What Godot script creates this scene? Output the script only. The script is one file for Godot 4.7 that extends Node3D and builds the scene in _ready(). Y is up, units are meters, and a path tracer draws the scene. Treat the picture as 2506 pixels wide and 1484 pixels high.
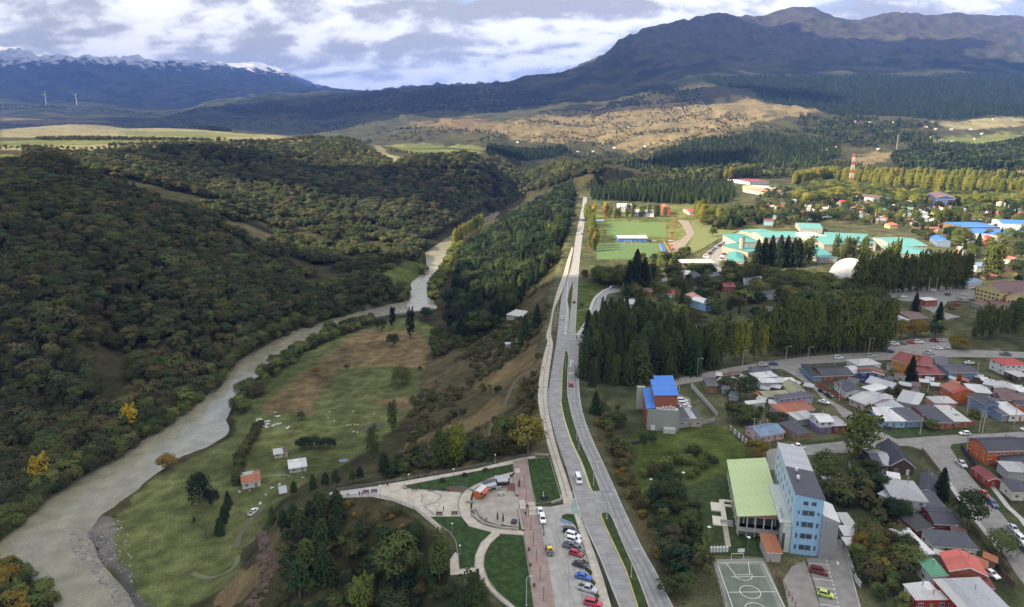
extends Node3D
# A drone's view down a river valley: terrace town on the right, wooded hills on the left, mountains behind.
var rng := RandomNumberGenerator.new()
var nz_small := FastNoiseLite.new()
var nz_big := FastNoiseLite.new()
var nz_patch := FastNoiseLite.new()
const U0 := -1.06
const U1 := 1.06
const NU := 425
var VS := PackedFloat64Array()
var NV := 0
var GH := PackedFloat32Array()   # ground height on the grid (u = x / depth, v = log depth)
var GA := PackedFloat32Array()   # roughness of the ground
var CTRL := [-1.3,-153.7,0,0,-7.7,-159.9,0,0,-15.7,-167.6,0,0,-21.4,-187.2,0,0,-33.5,-199.7,0,0,-53.2,-207.9,0,0,-54.5,-211.1,0,0,-34.7,-217,0,0,1,-233.7,0,0,12.2,-238.2,0,0,11.1,-278.9,0,0,14.3,-329.5,0,0,18,-376,0,0,26.8,-479.6,0,0,47.4,-633.2,0,0,64.1,-779.7,0,0,91.4,-1009,0,0,112.7,-1154.3,0,0,35.4,-153.7,0,0,86.3,-153.7,0,0,127.7,-153.7,0,0,167.5,-211.1,0,0,249.6,-329.5,0,0,370.7,-504.3,0,0,489.6,-675.8,0,0,658.4,-919.4,0,0,914.7,-1289.1,0,0,127.9,-278.9,0,0,59.4,-278.9,0,0,73.1,-504.3,0,0,221,-504.3,0,0,110.7,-779.7,0,0,245.2,-779.7,0,0,379.6,-779.7,0,0,152,-1180.4,0,0,298.7,-1329.9,0,0,438.7,-1419.4,0,0,632.4,-1499.9,0,0,844,-1499.9,0,0,-122.3,-204.4,-38,0.3,-104.2,-203.2,-38,0.3,-148.8,-241.9,-38,0.3,-147.2,-279,-38,0.3,-141,-327.4,-38,0.3,-152.1,-380.6,-38,0.3,-145.6,-435.6,-38,0.3,-125.8,-497.1,-38,0.3,-101.7,-528.6,-38,0.3,-93.2,-576.8,-38,0.3,-68.8,-517.7,-38,0.3,-58.2,-478,-38,0.3,-58.7,-435.6,-38,0.3,-57.1,-393.1,-38,0.3,-62,-341.9,-38,0.3,-73.1,-314,-38,0.3,-84.7,-297.5,-38,0.3,-97.7,-279,-38,0.3,-98.6,-250.3,-38,0.3,-99.3,-226.4,-38,0.3,-114.3,-216.9,-38,0.3,-117,-341.9,-38,0.3,-98.1,-399.7,-38,0.3,-54.5,-564,-38,0.3,-61.2,-564,-38,0.3,-176.9,-217.9,-42,0,-180.2,-253.8,-42,0,-174.6,-289.8,-42,0,-167.7,-350.7,-42,0,-170.5,-403.2,-42,0,-165.6,-499.9,-42,0,-140.7,-559.8,-42,0,-122.3,-585,-42,0,-91.5,-612.4,-42,0,-71.4,-627,-42,0,-93.5,-683.8,-42,0,-90.2,-761.8,-42,0,-93.6,-858.6,-42,0,-87.8,-931.9,-42,0,-73.4,-1037.4,-42,0,-48.9,-1168.4,-42,0,-26.8,-1235.6,-42,0,-36.6,-1335.7,-42,0,-188.2,-230.5,-40,0.3,-166.2,-210.8,-40,0.3,-202.1,-250.6,-40,0.3,-202.4,-265.8,-40,0.3,-198.2,-289.9,-40,0.3,-193.3,-307.4,-40,0.3,-186.1,-348.9,-40,0.3,-186.4,-373.5,-40,0.3,-182.1,-408.2,-40,0.3,-184.7,-470.5,-40,0.3,-169.9,-535.4,-40,0.3,-143.2,-571.3,-40,0.3,-107,-619.2,-40,0.3,-102.7,-693.1,-40,0.3,-97,-763.1,-40,0.3,-106.3,-861.5,-40,0.3,-96.9,-942.7,-40,0.3,-82.8,-1044,-40,0.3,-76.7,-626.3,-38,1,-77.4,-684.3,-38,1,-71.7,-764.4,-38,1,-75.4,-850.6,-38,1,-70.6,-957.4,-38,1,-53.1,-1050.8,-38,1,-31.3,-1139.2,-38,1,-5.6,-1215.5,-38,1,5.3,-1333.9,-38,1,-18.1,-1384,-36,2,41.5,-1558,-36,2,132.9,-1852.4,-36,2,237.4,-2139,-36,2,-73.8,-209.8,-3,1,-64.1,-203.5,-3,1,-44.9,-198.8,-3,1,-30.4,-185.5,-3,1,-21.3,-168.3,-3,1,-77.6,-202.4,-14,1.5,-69,-183.6,-14,1.5,-55.6,-187.5,-14,1.5,-40.2,-171.9,-14,1.5,-93.6,-205.8,-30,1.5,-88.6,-192.7,-30,1.5,-90,-214.7,-30,1.5,-93,-239.5,-33,0.5,-94.8,-231.5,-33,0.5,-21.8,-262.1,-14,1.2,-9.5,-289.3,-14,1.2,-4.7,-338.2,-14,1.2,-0.7,-382.2,-14,1.2,4.5,-447.3,-14,1.2,14.8,-536.5,-14,1.2,31.6,-708.4,-14,1.2,-52.7,-276.6,-27,1.2,-36.5,-304.3,-27,1.2,-28.4,-348.2,-27,1.2,-30.1,-404.9,-27,1.2,-26.2,-471.5,-27,1.2,-23.2,-536.2,-27,1.2,-20.3,-653.3,-27,1.2,-11,-830.4,-27,1.2,-236.3,-295.4,-57.6,2,-253.7,-358.4,-33.6,2,-286.4,-372.4,-39.5,2,-224.7,-364.9,-36.4,2,-247.8,-432.7,-26,2,-206.9,-417.2,-26.1,2,-259.9,-414.6,-4.3,2,-304.3,-404.2,-16.5,2,-318.6,-433.4,16.6,2,-312.9,-510.2,13.9,2,-390.2,-542.6,39,2,-355,-589.9,42.3,2,-465.4,-656.4,59.8,2,-268.3,-506.5,-0.5,2,-234,-493.1,-12.3,2,-262.5,-598.5,-4.1,2,-309.6,-594.7,21.1,2,-194,-500.5,-23.5,2,-210.2,-594.1,-21,2,-165.7,-621.5,-34.9,2,-206.9,-706.4,-26.2,2,-209,-545.4,-9.6,2,-205.5,-373,-30,1.5,-214.1,-462.4,-30,1.5,-189,-501.5,-30,1.5,-159.7,-547.3,-30,1.5,-132,-601.5,-30,1.5,-111.4,-649.2,-30,1.5,-109.9,-746.9,-30,1.5,-565.6,-804.4,72.6,1.5,-531.7,-793.5,70.5,1.5,-492,-774.7,77.6,1.5,-442.3,-745.4,64.3,1.5,-389.4,-721.5,52,1.5,-359.3,-714.9,38.4,1.5,-341,-725.9,29,1.5,-320.6,-742.9,15,1.5,-304.9,-765.7,3,1.5,-275.7,-791.6,-16.5,1.5,-252.8,-819.1,-29.8,1.5,-198,-850,-30.4,1.5,-644.4,-918.2,73.2,1.5,-647.6,-969.7,72.8,1.5,-542,-874,62.3,2,-504.4,-891.8,51.3,2,-438.7,-907.6,32.4,2,-368.3,-932.5,8.9,2,-303.4,-957.1,-15.8,2,-230.3,-996.9,-21.4,2,-173.1,-996.2,-24.2,2,-131.1,-979.2,-30.2,2,-119.1,-1079.8,-20.6,2,-74.3,-1151.4,-23.2,2,-51.3,-1234.2,-22.8,2,-404.9,-1095.7,20.8,3,-287.3,-1120.9,18.5,3,-195.7,-1137.9,4.2,3,-104.9,-1210.1,3.8,3,-51.3,-1238.6,-5.8,3,-566.4,-1057.7,53.6,3,-486.4,-1074.3,37.7,3,-40.3,-1345,6.2,3,39.7,-1501,9.9,3,-713.7,-1125.9,68,1.5,-623.1,-1169.2,68,1.5,-505.8,-1125.9,68,1.5,-432.4,-1184.3,68,1.5,-855.9,-1284.1,68,0,-755.5,-1284.1,68,0,-484.2,-1569.9,68,0,-444.2,-1685,68,0,-402.5,-1595.1,75,1,-327.2,-1533.4,75,1,-290,-1604.3,45,1,-206.5,-1255.3,45,1,-167.4,-1177.1,45,1,-118.6,-1220.6,45,1,-52.9,-1292.1,45,1,-289.4,-1463.1,45,1,-2.4,-1436.6,40,1.5,80.6,-1481.7,40,1.5,137.1,-1380.6,40,1.5,165.9,-1193.8,40,1.5,341.9,-2117,-25,1,-304.1,-1796.8,50,0.5,-176.1,-1823.1,50,0.5,-56.7,-1610.7,50,0.5,-863,-1232.7,70,0,-1090.1,-1560.4,70,0,-916.1,-1560.4,70,0,-742.1,-1560.4,70,0,-599.7,-1647.8,70,0,-1553.4,-2229,70,0,-1411.3,-2411,70,0,-1143.2,-2411,70,0,-771,-2122,70,0,-542.2,-1936.5,70,0,-1812.3,-2604,76,0.5,-1692.2,-2895,76,0.5,-1542.2,-3258,76,0.5,-1126.7,-2694,76,0.5,-742.3,-2109,76,0.5,-550.6,-1856.9,76,0.5,-3200,-4300,45,6,-2000,-4300,40,6,-1000,-3600,20,5,-500,-2600,10,5,-3723,-5363,83.5,8,-3404,-5573,97.1,8,-2723,-5157,84.8,8,-2242,-4741,74.7,8,-1567.2,-4321,48.3,8,-1149.7,-4113,42.8,8,-744.1,-3495,48.4,8,-4296,-6201,128,8,-3670,-6303,121.4,8,-2973,-6305,128.1,8,-1940.3,-5371,112.2,8,-1190.7,-4744,87.5,8,-4940,-7161,243.9,9,-4546,-7159,236.3,9,-3955,-7154,217.2,9,-3392,-7047,200.7,9,-2871,-6734,189.9,9,-6500,-8200,110,20,-4000,-8300,100,20,-2513,-6221,204.3,20,-2067,-6231,244.1,20,-1426.1,-6138,281.2,20,-1190.1,-6143,300.8,20,-853,-6151,333.4,20,-549.5,-6159,362.8,20,-181.7,-6263,366.9,20,163.8,-6388,448.7,20,520.8,-6508,515.8,20,817.2,-6633,598.9,20,896.3,-6709,690.5,26,1066,-6895,811.9,26,1308.7,-7027,921.1,26,1481.7,-7149,992.6,26,1736.9,-7262,1032,26,2078,-7378,1079.8,26,2308,-7474,1051.1,26,2567,-7908,1133.1,20,3023,-8251,1259.4,20,3243,-8255,1276.5,20,3418,-8122,1160.5,20,3630,-8002,1097,20,3835,-7910,1141.3,20,3950,-7809,1147.6,20,4184,-7695,1105.6,20,4308,-7693,1097.7,20,4431,-7699,1121.6,20,4719,-7695,1105.6,20,5155,-7688,1081.8,20,5953,-7674,1026,20,-1500,-9500,250,40,500,-9800,500,60,2500,-10200,700,60,5500,-9800,700,60,7500,-9500,600,60,0,-8200,250,40,748.1,-5542,376,48,1532.6,-6352,708.7,48,1844.2,-6229,633.6,48,2477,-7122,888.8,48,2945,-7354,988.2,48,3049,-6669,738.3,48,2476,-6115,592.8,48,3703,-6900,829.9,48,4129,-6679,773.1,48,4439,-6564,728.4,48,3076,-5678,500.3,48,3625,-5569,478.6,48,4231,-5565,463.9,48,1111.6,-5145,437.8,15,1363.2,-5044,444.6,15,1737.7,-4930,404,15,2141,-4934,419.6,15,2597,-5040,431.3,15,3009,-5044,444.6,15,3420,-5035,410,15,649.3,-4784,240.1,15,271.6,-5096,248.1,15,-276.6,-4874,190.8,15,-813.8,-4868,164.8,15,-1580,-5171,140.1,15,1021.7,-4174,279.5,14,1296.3,-3960,250.4,14,1579.4,-3856,246.9,14,2002,-3856,246.9,14,2425,-3856,246.9,14,2848,-3853,236.7,14,1323.3,-3211,148.9,14,1677.5,-3211,148.9,14,1900.7,-2999,130.8,14,2232,-2999,130.8,14,1106.9,-3432,205.6,22,1127.6,-3162,161.9,22,1171.2,-2892,114.9,22,906.5,-2999,130.8,22,766.3,-3098,114.7,22,824.3,-2571,73.8,22,868.8,-2412,56.9,22,664.1,-2670,57.6,22,594.9,-3094,98.1,22,465.8,-3408,114.3,22,188.5,-3507,95.4,22,-99.9,-3394,59.6,22,243.6,-2979,50.6,22,424.3,-2561,32.3,22,487.7,-2194,14.5,22,210,-2555,11.5,22,41.7,-2765,25.4,22,-271,-3184,46,22,-491.5,-3497,57.8,22,-300,-2400,-5,12,150,-2000,-10,8,300,-1800,-20,4,337.1,-1729,12.7,5,539.6,-1940.5,31.8,5,682.3,-2051,60.5,5,756.7,-1943.3,42.3,5,819.8,-1834.5,21.4,5,948.3,-1888.9,32,5,1082.5,-1943.3,42.3,5,1064.8,-2260,66.9,5,1316.2,-2258,60.8,5,1470.6,-2205,56.2,5,1503.6,-2155,63.4,5,1596.6,-2051,60.5,5,1555.5,-2682,100.7,5,1790,-2578,101.4,5,1003,-1627.3,18.9,5,1128.6,-1681.7,29.5,5,1074,-1526.6,29.2,5,637.3,-1626.1,14.5,5,1116.1,-1476.8,36.2,5,435.7,-1555.7,6,1,654.8,-1555.7,6,1,873.9,-1555.7,6,1,1700,-2000,30,5,3500,-2700,80,5,-12026,-15837,1428.9,60,-11098,-16382,1541.2,60,-10832,-16398,1601.2,60,-10567,-16365,1472.6,60,-10301,-16347,1404,60,-9769,-16342,1386.9,60,-9415,-16320,1301.1,60,-9194,-16349,1412.6,60,-8884,-16320,1301.1,60,-8529,-16324,1318.3,60,-8175,-16342,1386.9,60,-7555,-16320,1301.1,60,-6847,-16307,1249.7,60,-6321,-16083,1184.3,60,-5940,-15742,1063.8,60,-5245,-15180,887.9,60,-4424,-14626,745.2,60,-3649,-14075,610.8,60,-2994,-13535,520.7,60,-2399,-13535,520.7,60,-1953.7,-13553,592.6,60,-10021,-13099,830.1,40,-8950,-13090,795.6,40,-8236,-13111,878.5,40,-7664,-13133,961.5,40,-6979,-12898,852.8,40,-6261,-12557,735.3,40,-5277,-12018,646,40,-3918,-10943,483.9,40,-3160,-10407,411.2,40,-2485,-9987,383.5,40,-7518,-10943,483.9,40,-6318,-10943,483.9,40,-4874,-10407,411.2,40,-5930,-9350,317.1,40,-4541,-9133,278.6,40,-3495,-9035,300.9,40,-8017,-10400,383.5,40,-8177,-21520,1433.3,20,-7649,-21561,1592.1,20,-7181,-21576,1648.8,20,-6712,-21538,1501.3,20,-6009,-21461,1206.5,20,-5307,-21402,979.8,20,-4604,-21355,798.3,20,-3876,-21849,710.4,20,-2450,-16681,702.1,20,-13000,-18000,400,80,-9000,-18500,300,80,-4000,-17500,200,50,-16000,-26000,0,0,-8000,-26500,0,0,0,-26500,0,0,12000,-26500,0,0,28000,-26800,0,0,-28000,-26800,0,0,9000,-15000,300,50,3000,-14000,200,50,-112,-105,-41,1,112,-105,0,0,0,-105,-20,1,-320,-300,-20,2,-480,-450,30,2,-640,-600,60,2,-900,-850,75,2,200,-190,0,0,480,-450,0,0,900,-850,0,0,1300,-1220,0,1,1500,-1400,30,3,-1300,-1200,70,1,-2200,-2000,75,1,-4200,-4000,60,5,-9000,-8500,150,20,-14000,-13000,500,50,3300,-3100,150,6,5600,-5300,300,20,8500,-8000,900,50,14000,-13000,600,50,160,-150,0,0,-160,-150,-40,1,-60,-115,-34,1]
var taken := {}
var mats := {}

func _ready():
	rng.seed = 7
	build_camera_and_light()
	build_terrain()
	build_water()
	build_roads()
	build_park()
	build_trees()
	build_buildings()
	build_vehicles()
	build_details()

# ------------------------------------------------------------------ helpers
func numbered(n: String) -> String:
	if not taken.has(n):
		taken[n] = 0
		return n
	taken[n] += 1
	return "%s_%03d" % [n, taken[n]]

func tag(o: Node, label := "", category := "", group := "", kind := ""):
	if label: o.set_meta("label", label)
	if category: o.set_meta("category", category)
	if group: o.set_meta("group", group)
	if kind: o.set_meta("kind", kind)
	return o

func thing(called: String, label: String, category: String, at := Vector3.ZERO, turn := 0.0, group := "") -> Node3D:
	var o := Node3D.new()
	o.name = numbered(called)
	add_child(o)
	o.position = at
	o.rotation.y = deg_to_rad(turn)
	tag(o, label, category, group)
	return o

func lin(r: float, g: float, b: float) -> Color:
	return Color(r, g, b).linear_to_srgb()

# a material of a linear base colour
func mat(key: String, r := 0.5, g := 0.5, b := 0.5, rough := 0.8, metal := 0.0) -> StandardMaterial3D:
	if mats.has(key): return mats[key]
	var m := StandardMaterial3D.new()
	m.resource_name = key
	m.albedo_color = lin(r, g, b)
	m.roughness = rough
	m.metallic = metal
	m.metallic_specular = 0.4
	mats[key] = m
	return m

func noise_tex(freq: float, lo: float, hi: float, sd := 1, size := 512, tint_lo := Color.WHITE, tint_hi := Color.WHITE, octaves := 5) -> NoiseTexture2D:
	var n := FastNoiseLite.new()
	n.seed = sd
	n.frequency = freq
	n.fractal_octaves = octaves
	var t := NoiseTexture2D.new()
	t.width = size
	t.height = size
	t.seamless = true
	t.noise = n
	var g := Gradient.new()
	g.offsets = PackedFloat32Array([0.15, 0.85])
	g.colors = PackedColorArray([Color(tint_lo.r * lo, tint_lo.g * lo, tint_lo.b * lo), Color(tint_hi.r * hi, tint_hi.g * hi, tint_hi.b * hi)])
	t.color_ramp = g
	return t

func worn(m: StandardMaterial3D, tex: Texture2D, scale: float, tex2: Texture2D = null, scale2 := 0.02) -> StandardMaterial3D:
	m.albedo_texture = tex
	m.uv1_triplanar = true
	m.uv1_world_triplanar = true
	m.uv1_scale = Vector3.ONE * scale
	if tex2:
		m.detail_enabled = true
		m.detail_albedo = tex2
		m.detail_blend_mode = BaseMaterial3D.BLEND_MODE_MUL
		m.detail_uv_layer = BaseMaterial3D.DETAIL_UV_2
		m.uv2_triplanar = true
		m.uv2_world_triplanar = true
		m.uv2_scale = Vector3.ONE * scale2
	return m

func sfc() -> SurfaceTool:
	var st := SurfaceTool.new()
	st.begin(Mesh.PRIMITIVE_TRIANGLES)
	st.set_smooth_group(-1)
	return st

func tri(st: SurfaceTool, a: Vector3, b: Vector3, c: Vector3):
	st.add_vertex(a); st.add_vertex(b); st.add_vertex(c)

# corners given clockwise as seen from the front
func quad(st: SurfaceTool, a: Vector3, b: Vector3, c: Vector3, d: Vector3):
	tri(st, a, b, c); tri(st, a, c, d)

func box(st: SurfaceTool, c: Vector3, s: Vector3, turn := 0.0, taper := 1.0):
	var bs := Basis(Vector3.UP, turn)
	var p := []
	for y in [-0.5, 0.5]:
		var k: float = taper if y > 0 else 1.0
		for q in [[-0.5, -0.5], [0.5, -0.5], [0.5, 0.5], [-0.5, 0.5]]:
			p.append(c + bs * Vector3(q[0] * s.x * k, y * s.y, q[1] * s.z * k))
	quad(st, p[4], p[5], p[6], p[7])
	quad(st, p[3], p[2], p[1], p[0])
	for i in 4:
		var j := (i + 1) % 4
		quad(st, p[j], p[j + 4], p[i + 4], p[i])

func tube(st: SurfaceTool, a: Vector3, b: Vector3, ra: float, rb: float, n := 8, caps := true):
	var d := (b - a).normalized()
	var s := d.cross(Vector3.RIGHT if absf(d.x) < 0.9 else Vector3.UP).normalized()
	var t := d.cross(s)
	for i in n:
		var p := TAU * i / n
		var q := TAU * (i + 1) / n
		var e := s * cos(p) + t * sin(p)
		var f := s * cos(q) + t * sin(q)
		quad(st, a + f * ra, b + f * rb, b + e * rb, a + e * ra)
		if caps:
			tri(st, b, b + e * rb, b + f * rb)
			tri(st, a, a + f * ra, a + e * ra)

func build(st: SurfaceTool, called: String, m: Material, parent: Node = self, at := Vector3.ZERO, turn := 0.0) -> MeshInstance3D:
	st.generate_normals()
	return put(st.commit(), called, m, parent, at, turn)

func put(mesh: Mesh, called: String, m: Material, parent: Node = self, at := Vector3.ZERO, turn := 0.0) -> MeshInstance3D:
	var o := MeshInstance3D.new()
	o.mesh = mesh
	o.material_override = m
	o.name = numbered(called) if parent == self else called
	parent.add_child(o, true)
	o.position = at
	o.rotation.y = turn
	return o

func structure(o: Node) -> Node:
	o.set_meta("kind", "structure")
	return o

func boxpart(called: String, m: Material, parent: Node, c: Vector3, s: Vector3, turn := 0.0) -> MeshInstance3D:
	var st := sfc()
	box(st, c, s, turn)
	return build(st, called, m, parent)

func poly(a: Array) -> PackedVector2Array:
	var p := PackedVector2Array()
	for i in range(0, a.size(), 2): p.append(Vector2(a[i], a[i + 1]))
	return p

# ------------------------------------------------------------------ camera, sky, sun
func build_camera_and_light():
	var cam := Camera3D.new()
	cam.name = "camera"
	cam.fov = rad_to_deg(2.0 * atan(742.0 / 1750.0))
	cam.near = 1.0
	cam.far = 60000.0
	cam.position = Vector3(0, 118, 0)
	cam.rotation.x = -atan(454.0 / 1750.0)
	add_child(cam)
	cam.current = true
	var env := Environment.new()
	env.background_mode = Environment.BG_SKY
	env.tonemap_mode = Environment.TONE_MAPPER_LINEAR
	env.tonemap_exposure = EXPOSURE
	env.sdfgi_enabled = true
	env.ssao_enabled = true
	env.ssil_enabled = true
	env.fog_enabled = true
	env.fog_density = 0.000038
	env.fog_light_color = Color(0.45, 0.62, 1.0)
	var sk := Sky.new()
	var pm := PanoramaSkyMaterial.new()
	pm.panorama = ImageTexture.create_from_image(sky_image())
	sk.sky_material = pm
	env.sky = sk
	var we := WorldEnvironment.new()
	we.environment = env
	add_child(we)
	var sun := DirectionalLight3D.new()
	sun.name = "sun"
	sun.light_energy = 1.6
	sun.light_color = Color(1.0, 0.93, 0.8)
	sun.light_angular_distance = 0.6
	sun.shadow_enabled = true
	sun.basis = Basis.looking_at(SUNWAY, Vector3.UP)
	add_child(sun)
	shade_clouds()

const EXPOSURE := 2.75
const SUNWAY := Vector3(0.785, -0.555, -0.275)

func sky_image() -> Image:
	var w := 4096
	var h := 2048
	var im := Image.create(w, h, false, Image.FORMAT_RGBF)
	var n1 := FastNoiseLite.new()
	n1.seed = 11
	n1.frequency = 1.25
	n1.fractal_octaves = 6
	n1.fractal_gain = 0.52
	n1.domain_warp_enabled = true
	n1.domain_warp_amplitude = 0.16
	n1.domain_warp_frequency = 1.6
	var n2 := FastNoiseLite.new()
	n2.seed = 23
	n2.frequency = 0.7
	n2.fractal_octaves = 3
	var below := Color(0.30, 0.33, 0.36)
	im.fill_rect(Rect2i(0, h / 2, w, h / 2), below)
	var y := h / 2 - 1
	while y >= 0:
		var el := (0.5 - (y + 0.5) / h) * PI
		var step := 1 if el < 0.36 else (4 if el < 0.9 else 8)
		y -= step - 1
		var ce := cos(el)
		var se := sin(el)
		var x := 0
		while x < w:
			var az := ((x + 0.5) / w - 0.5) * TAU
			var dir := Vector3(sin(az) * ce, se, -cos(az) * ce)
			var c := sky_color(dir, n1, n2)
			if step == 1: im.set_pixel(x, y, c)
			else: im.fill_rect(Rect2i(x, maxi(y, 0), step, step), c)
			x += step
		y -= 1
	return im

func sky_color(d: Vector3, n1: FastNoiseLite, n2: FastNoiseLite) -> Color:
	var e := maxf(d.y, 0.0)
	var air := Vector3(0.36, 0.52, 0.76).lerp(Vector3(0.60, 0.70, 0.82), exp(-e * 7.0))
	# a broken deck of cumulus on a plane overhead
	var k := 1.0 / (e + 0.34)
	var p := Vector2(d.x, d.z) * k
	var big := n2.get_noise_3d(p.x * 0.8, p.y * 1.2, 9.0)
	var a := n1.get_noise_3d(p.x, p.y * 1.5, 3.0)
	var up := n1.get_noise_3d(p.x - 0.05, p.y * 1.5 + 0.06, 3.0)
	var fine := n1.get_noise_3d(p.x * 2.0, p.y * 2.6, 40.0)
	var finer := n1.get_noise_3d(p.x * 4.4, p.y * 6.0, 80.0)
	var gap := 0.80 + a * 1.1 + big * 1.1 + fine * 0.5 - 0.5 * d.x
	var cover := smoothstep(0.0, 0.5, gap)
	# bellies are grey, shoulders that face the sun and thin rims are bright
	var shoulder := clampf((a - up) * 6.0, -1.0, 1.0)
	var tone := 0.50 - big * 0.42 - a * 0.45 + shoulder * 0.55 + fine * 0.95 + finer * 0.45
	var grey := Vector3(0.385, 0.387, 0.392)
	var white := Vector3(0.90, 0.885, 0.86)
	var cl := grey.lerp(white, smoothstep(0.0, 1.0, tone))
	cl = cl.lerp(Vector3(0.56, 0.58, 0.60), exp(-e * 24.0) * 0.5)
	var c := air.lerp(cl, cover)
	c *= 0.60 * (1.0 + 0.60 * smoothstep(0.12, 0.8, e))  # brightened overhead, above the view, to add light on the ground
	return Color(c.x, c.y, c.z)

# the clouds overhead, outside the picture, whose shade lies on the near town, the mountain and the far range
func shade_clouds():
	var m := mat("cloud_white", 0.88, 0.89, 0.9, 1.0)
	m.metallic_specular = 0.0
	var n := FastNoiseLite.new()
	n.seed = 77
	n.frequency = 1.3
	n.fractal_octaves = 4
	for c in [[60, 0, -235, 600, 270, 900], [-470, 30, -540, 330, 215, 900], [-300, 40, -1130, 240, 70, 900], [1300, 600, -6200, 2100, 1300, 3400], [2600, 250, -5300, 1300, 500, 3000], [-900, 250, -5300, 2600, 1100, 3000], [-6500, 700, -12500, 6500, 4000, 5200], [-1500, 60, -4300, 1500, 450, 2200], [300, -20, -1750, 350, 150, 1000], [900, 150, -3700, 700, 350, 2000]]:
		var t: float = (c[5] - c[1]) / -SUNWAY.y
		var at := Vector3(c[0], c[1], c[2]) - SUNWAY * t
		var st := SurfaceTool.new()
		st.begin(Mesh.PRIMITIVE_TRIANGLES)
		var rows := 26
		var cols := 52
		var v := []
		for j in rows + 1:
			for i in cols + 1:
				var la := PI * j / rows - PI / 2
				var lo := TAU * (i % cols) / cols
				var d := Vector3(cos(la) * cos(lo), sin(la), cos(la) * sin(lo))
				var f := 1.0 + 0.55 * n.get_noise_3d(d.x * 1.6 + c[0], d.y * 1.6, d.z * 1.6 + c[2])
				v.append(Vector3(d.x * c[3], d.y * (c[3] + c[4]) * (0.10 if d.y > 0 else 0.05), d.z * c[4]) * f)
		for j in rows:
			for i in cols:
				var k := j * (cols + 1) + i
				quad(st, v[k], v[k + cols + 1], v[k + cols + 2], v[k + 1])
		var o := build(st, "cloud", m, self, at)
		tag(o, "white cloud high above the valley", "cloud", "clouds over the valley")

# ------------------------------------------------------------------ terrain
func grid_index(x: float, z: float) -> Vector2:
	var dd := maxf(-z, 1.0)
	var v := log(dd)
	var j: float
	if v <= VS[split]: j = (v - VS[0]) / 0.006
	else: j = split + (v - VS[split]) / 0.011
	return Vector2((x / dd - U0) / (U1 - U0) * (NU - 1), j)
var split := 0

func ground(x: float, z: float) -> float:
	var g := grid_index(x, z)
	var i := clampi(int(g.x), 0, NU - 2)
	var j := clampi(int(g.y), 0, NV - 2)
	var a := clampf(g.x - i, 0.0, 1.0)
	var b := clampf(g.y - j, 0.0, 1.0)
	var k := j * NU + i
	return lerpf(lerpf(GH[k], GH[k + 1], a), lerpf(GH[k + NU], GH[k + NU + 1], a), b)

func on(x: float, z: float) -> Vector3:
	return Vector3(x, ground(x, z), z)

func blur(g: PackedFloat32Array, r: int) -> PackedFloat32Array:
	var o := PackedFloat32Array()
	o.resize(g.size())
	var k := 1.0 / (2 * r + 1)
	for i in NU:
		var s := 0.0
		for j in range(-r, r + 1): s += g[clampi(j, 0, NV - 1) * NU + i]
		for j in NV:
			o[j * NU + i] = s * k
			s += g[mini(j + r + 1, NV - 1) * NU + i] - g[maxi(j - r, 0) * NU + i]
	var o2 := PackedFloat32Array()
	o2.resize(g.size())
	for j in NV:
		var s := 0.0
		var q := j * NU
		for i in range(-r, r + 1): s += o[q + clampi(i, 0, NU - 1)]
		for i in NU:
			o2[q + i] = s * k
			s += o[q + mini(i + r + 1, NU - 1)] - o[q + maxi(i - r, 0)]
	return o2

# calls f(index, x, z) for every grid point inside a polygon; the outline wavers by edge metres
func inside(p: PackedVector2Array, edge: float) -> PackedInt32Array:
	var out := PackedInt32Array()
	var lo := p[0]
	var hi := p[0]
	for q in p:
		lo = lo.min(q)
		hi = hi.max(q)
	lo -= Vector2.ONE * edge
	hi += Vector2.ONE * edge
	for j in NV:
		var dd: float = exp(VS[j])
		if -dd < lo.y or -dd > hi.y: continue
		var i0 := clampi(int((lo.x / dd - U0) / (U1 - U0) * (NU - 1)), 0, NU - 1)
		var i1 := clampi(int((hi.x / dd - U0) / (U1 - U0) * (NU - 1)) + 1, 0, NU - 1)
		for i in range(i0, i1 + 1):
			var x: float = US[i] * dd
			var v := Vector2(x, -dd)
			if edge > 0.0:
				v += Vector2(nz_patch.get_noise_2d(x, -dd), nz_patch.get_noise_2d(x + 991.0, -dd)) * edge * 2.0
			if Geometry2D.is_point_in_polygon(v, p): out.append(j * NU + i)
	return out
var US := PackedFloat64Array()

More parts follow.
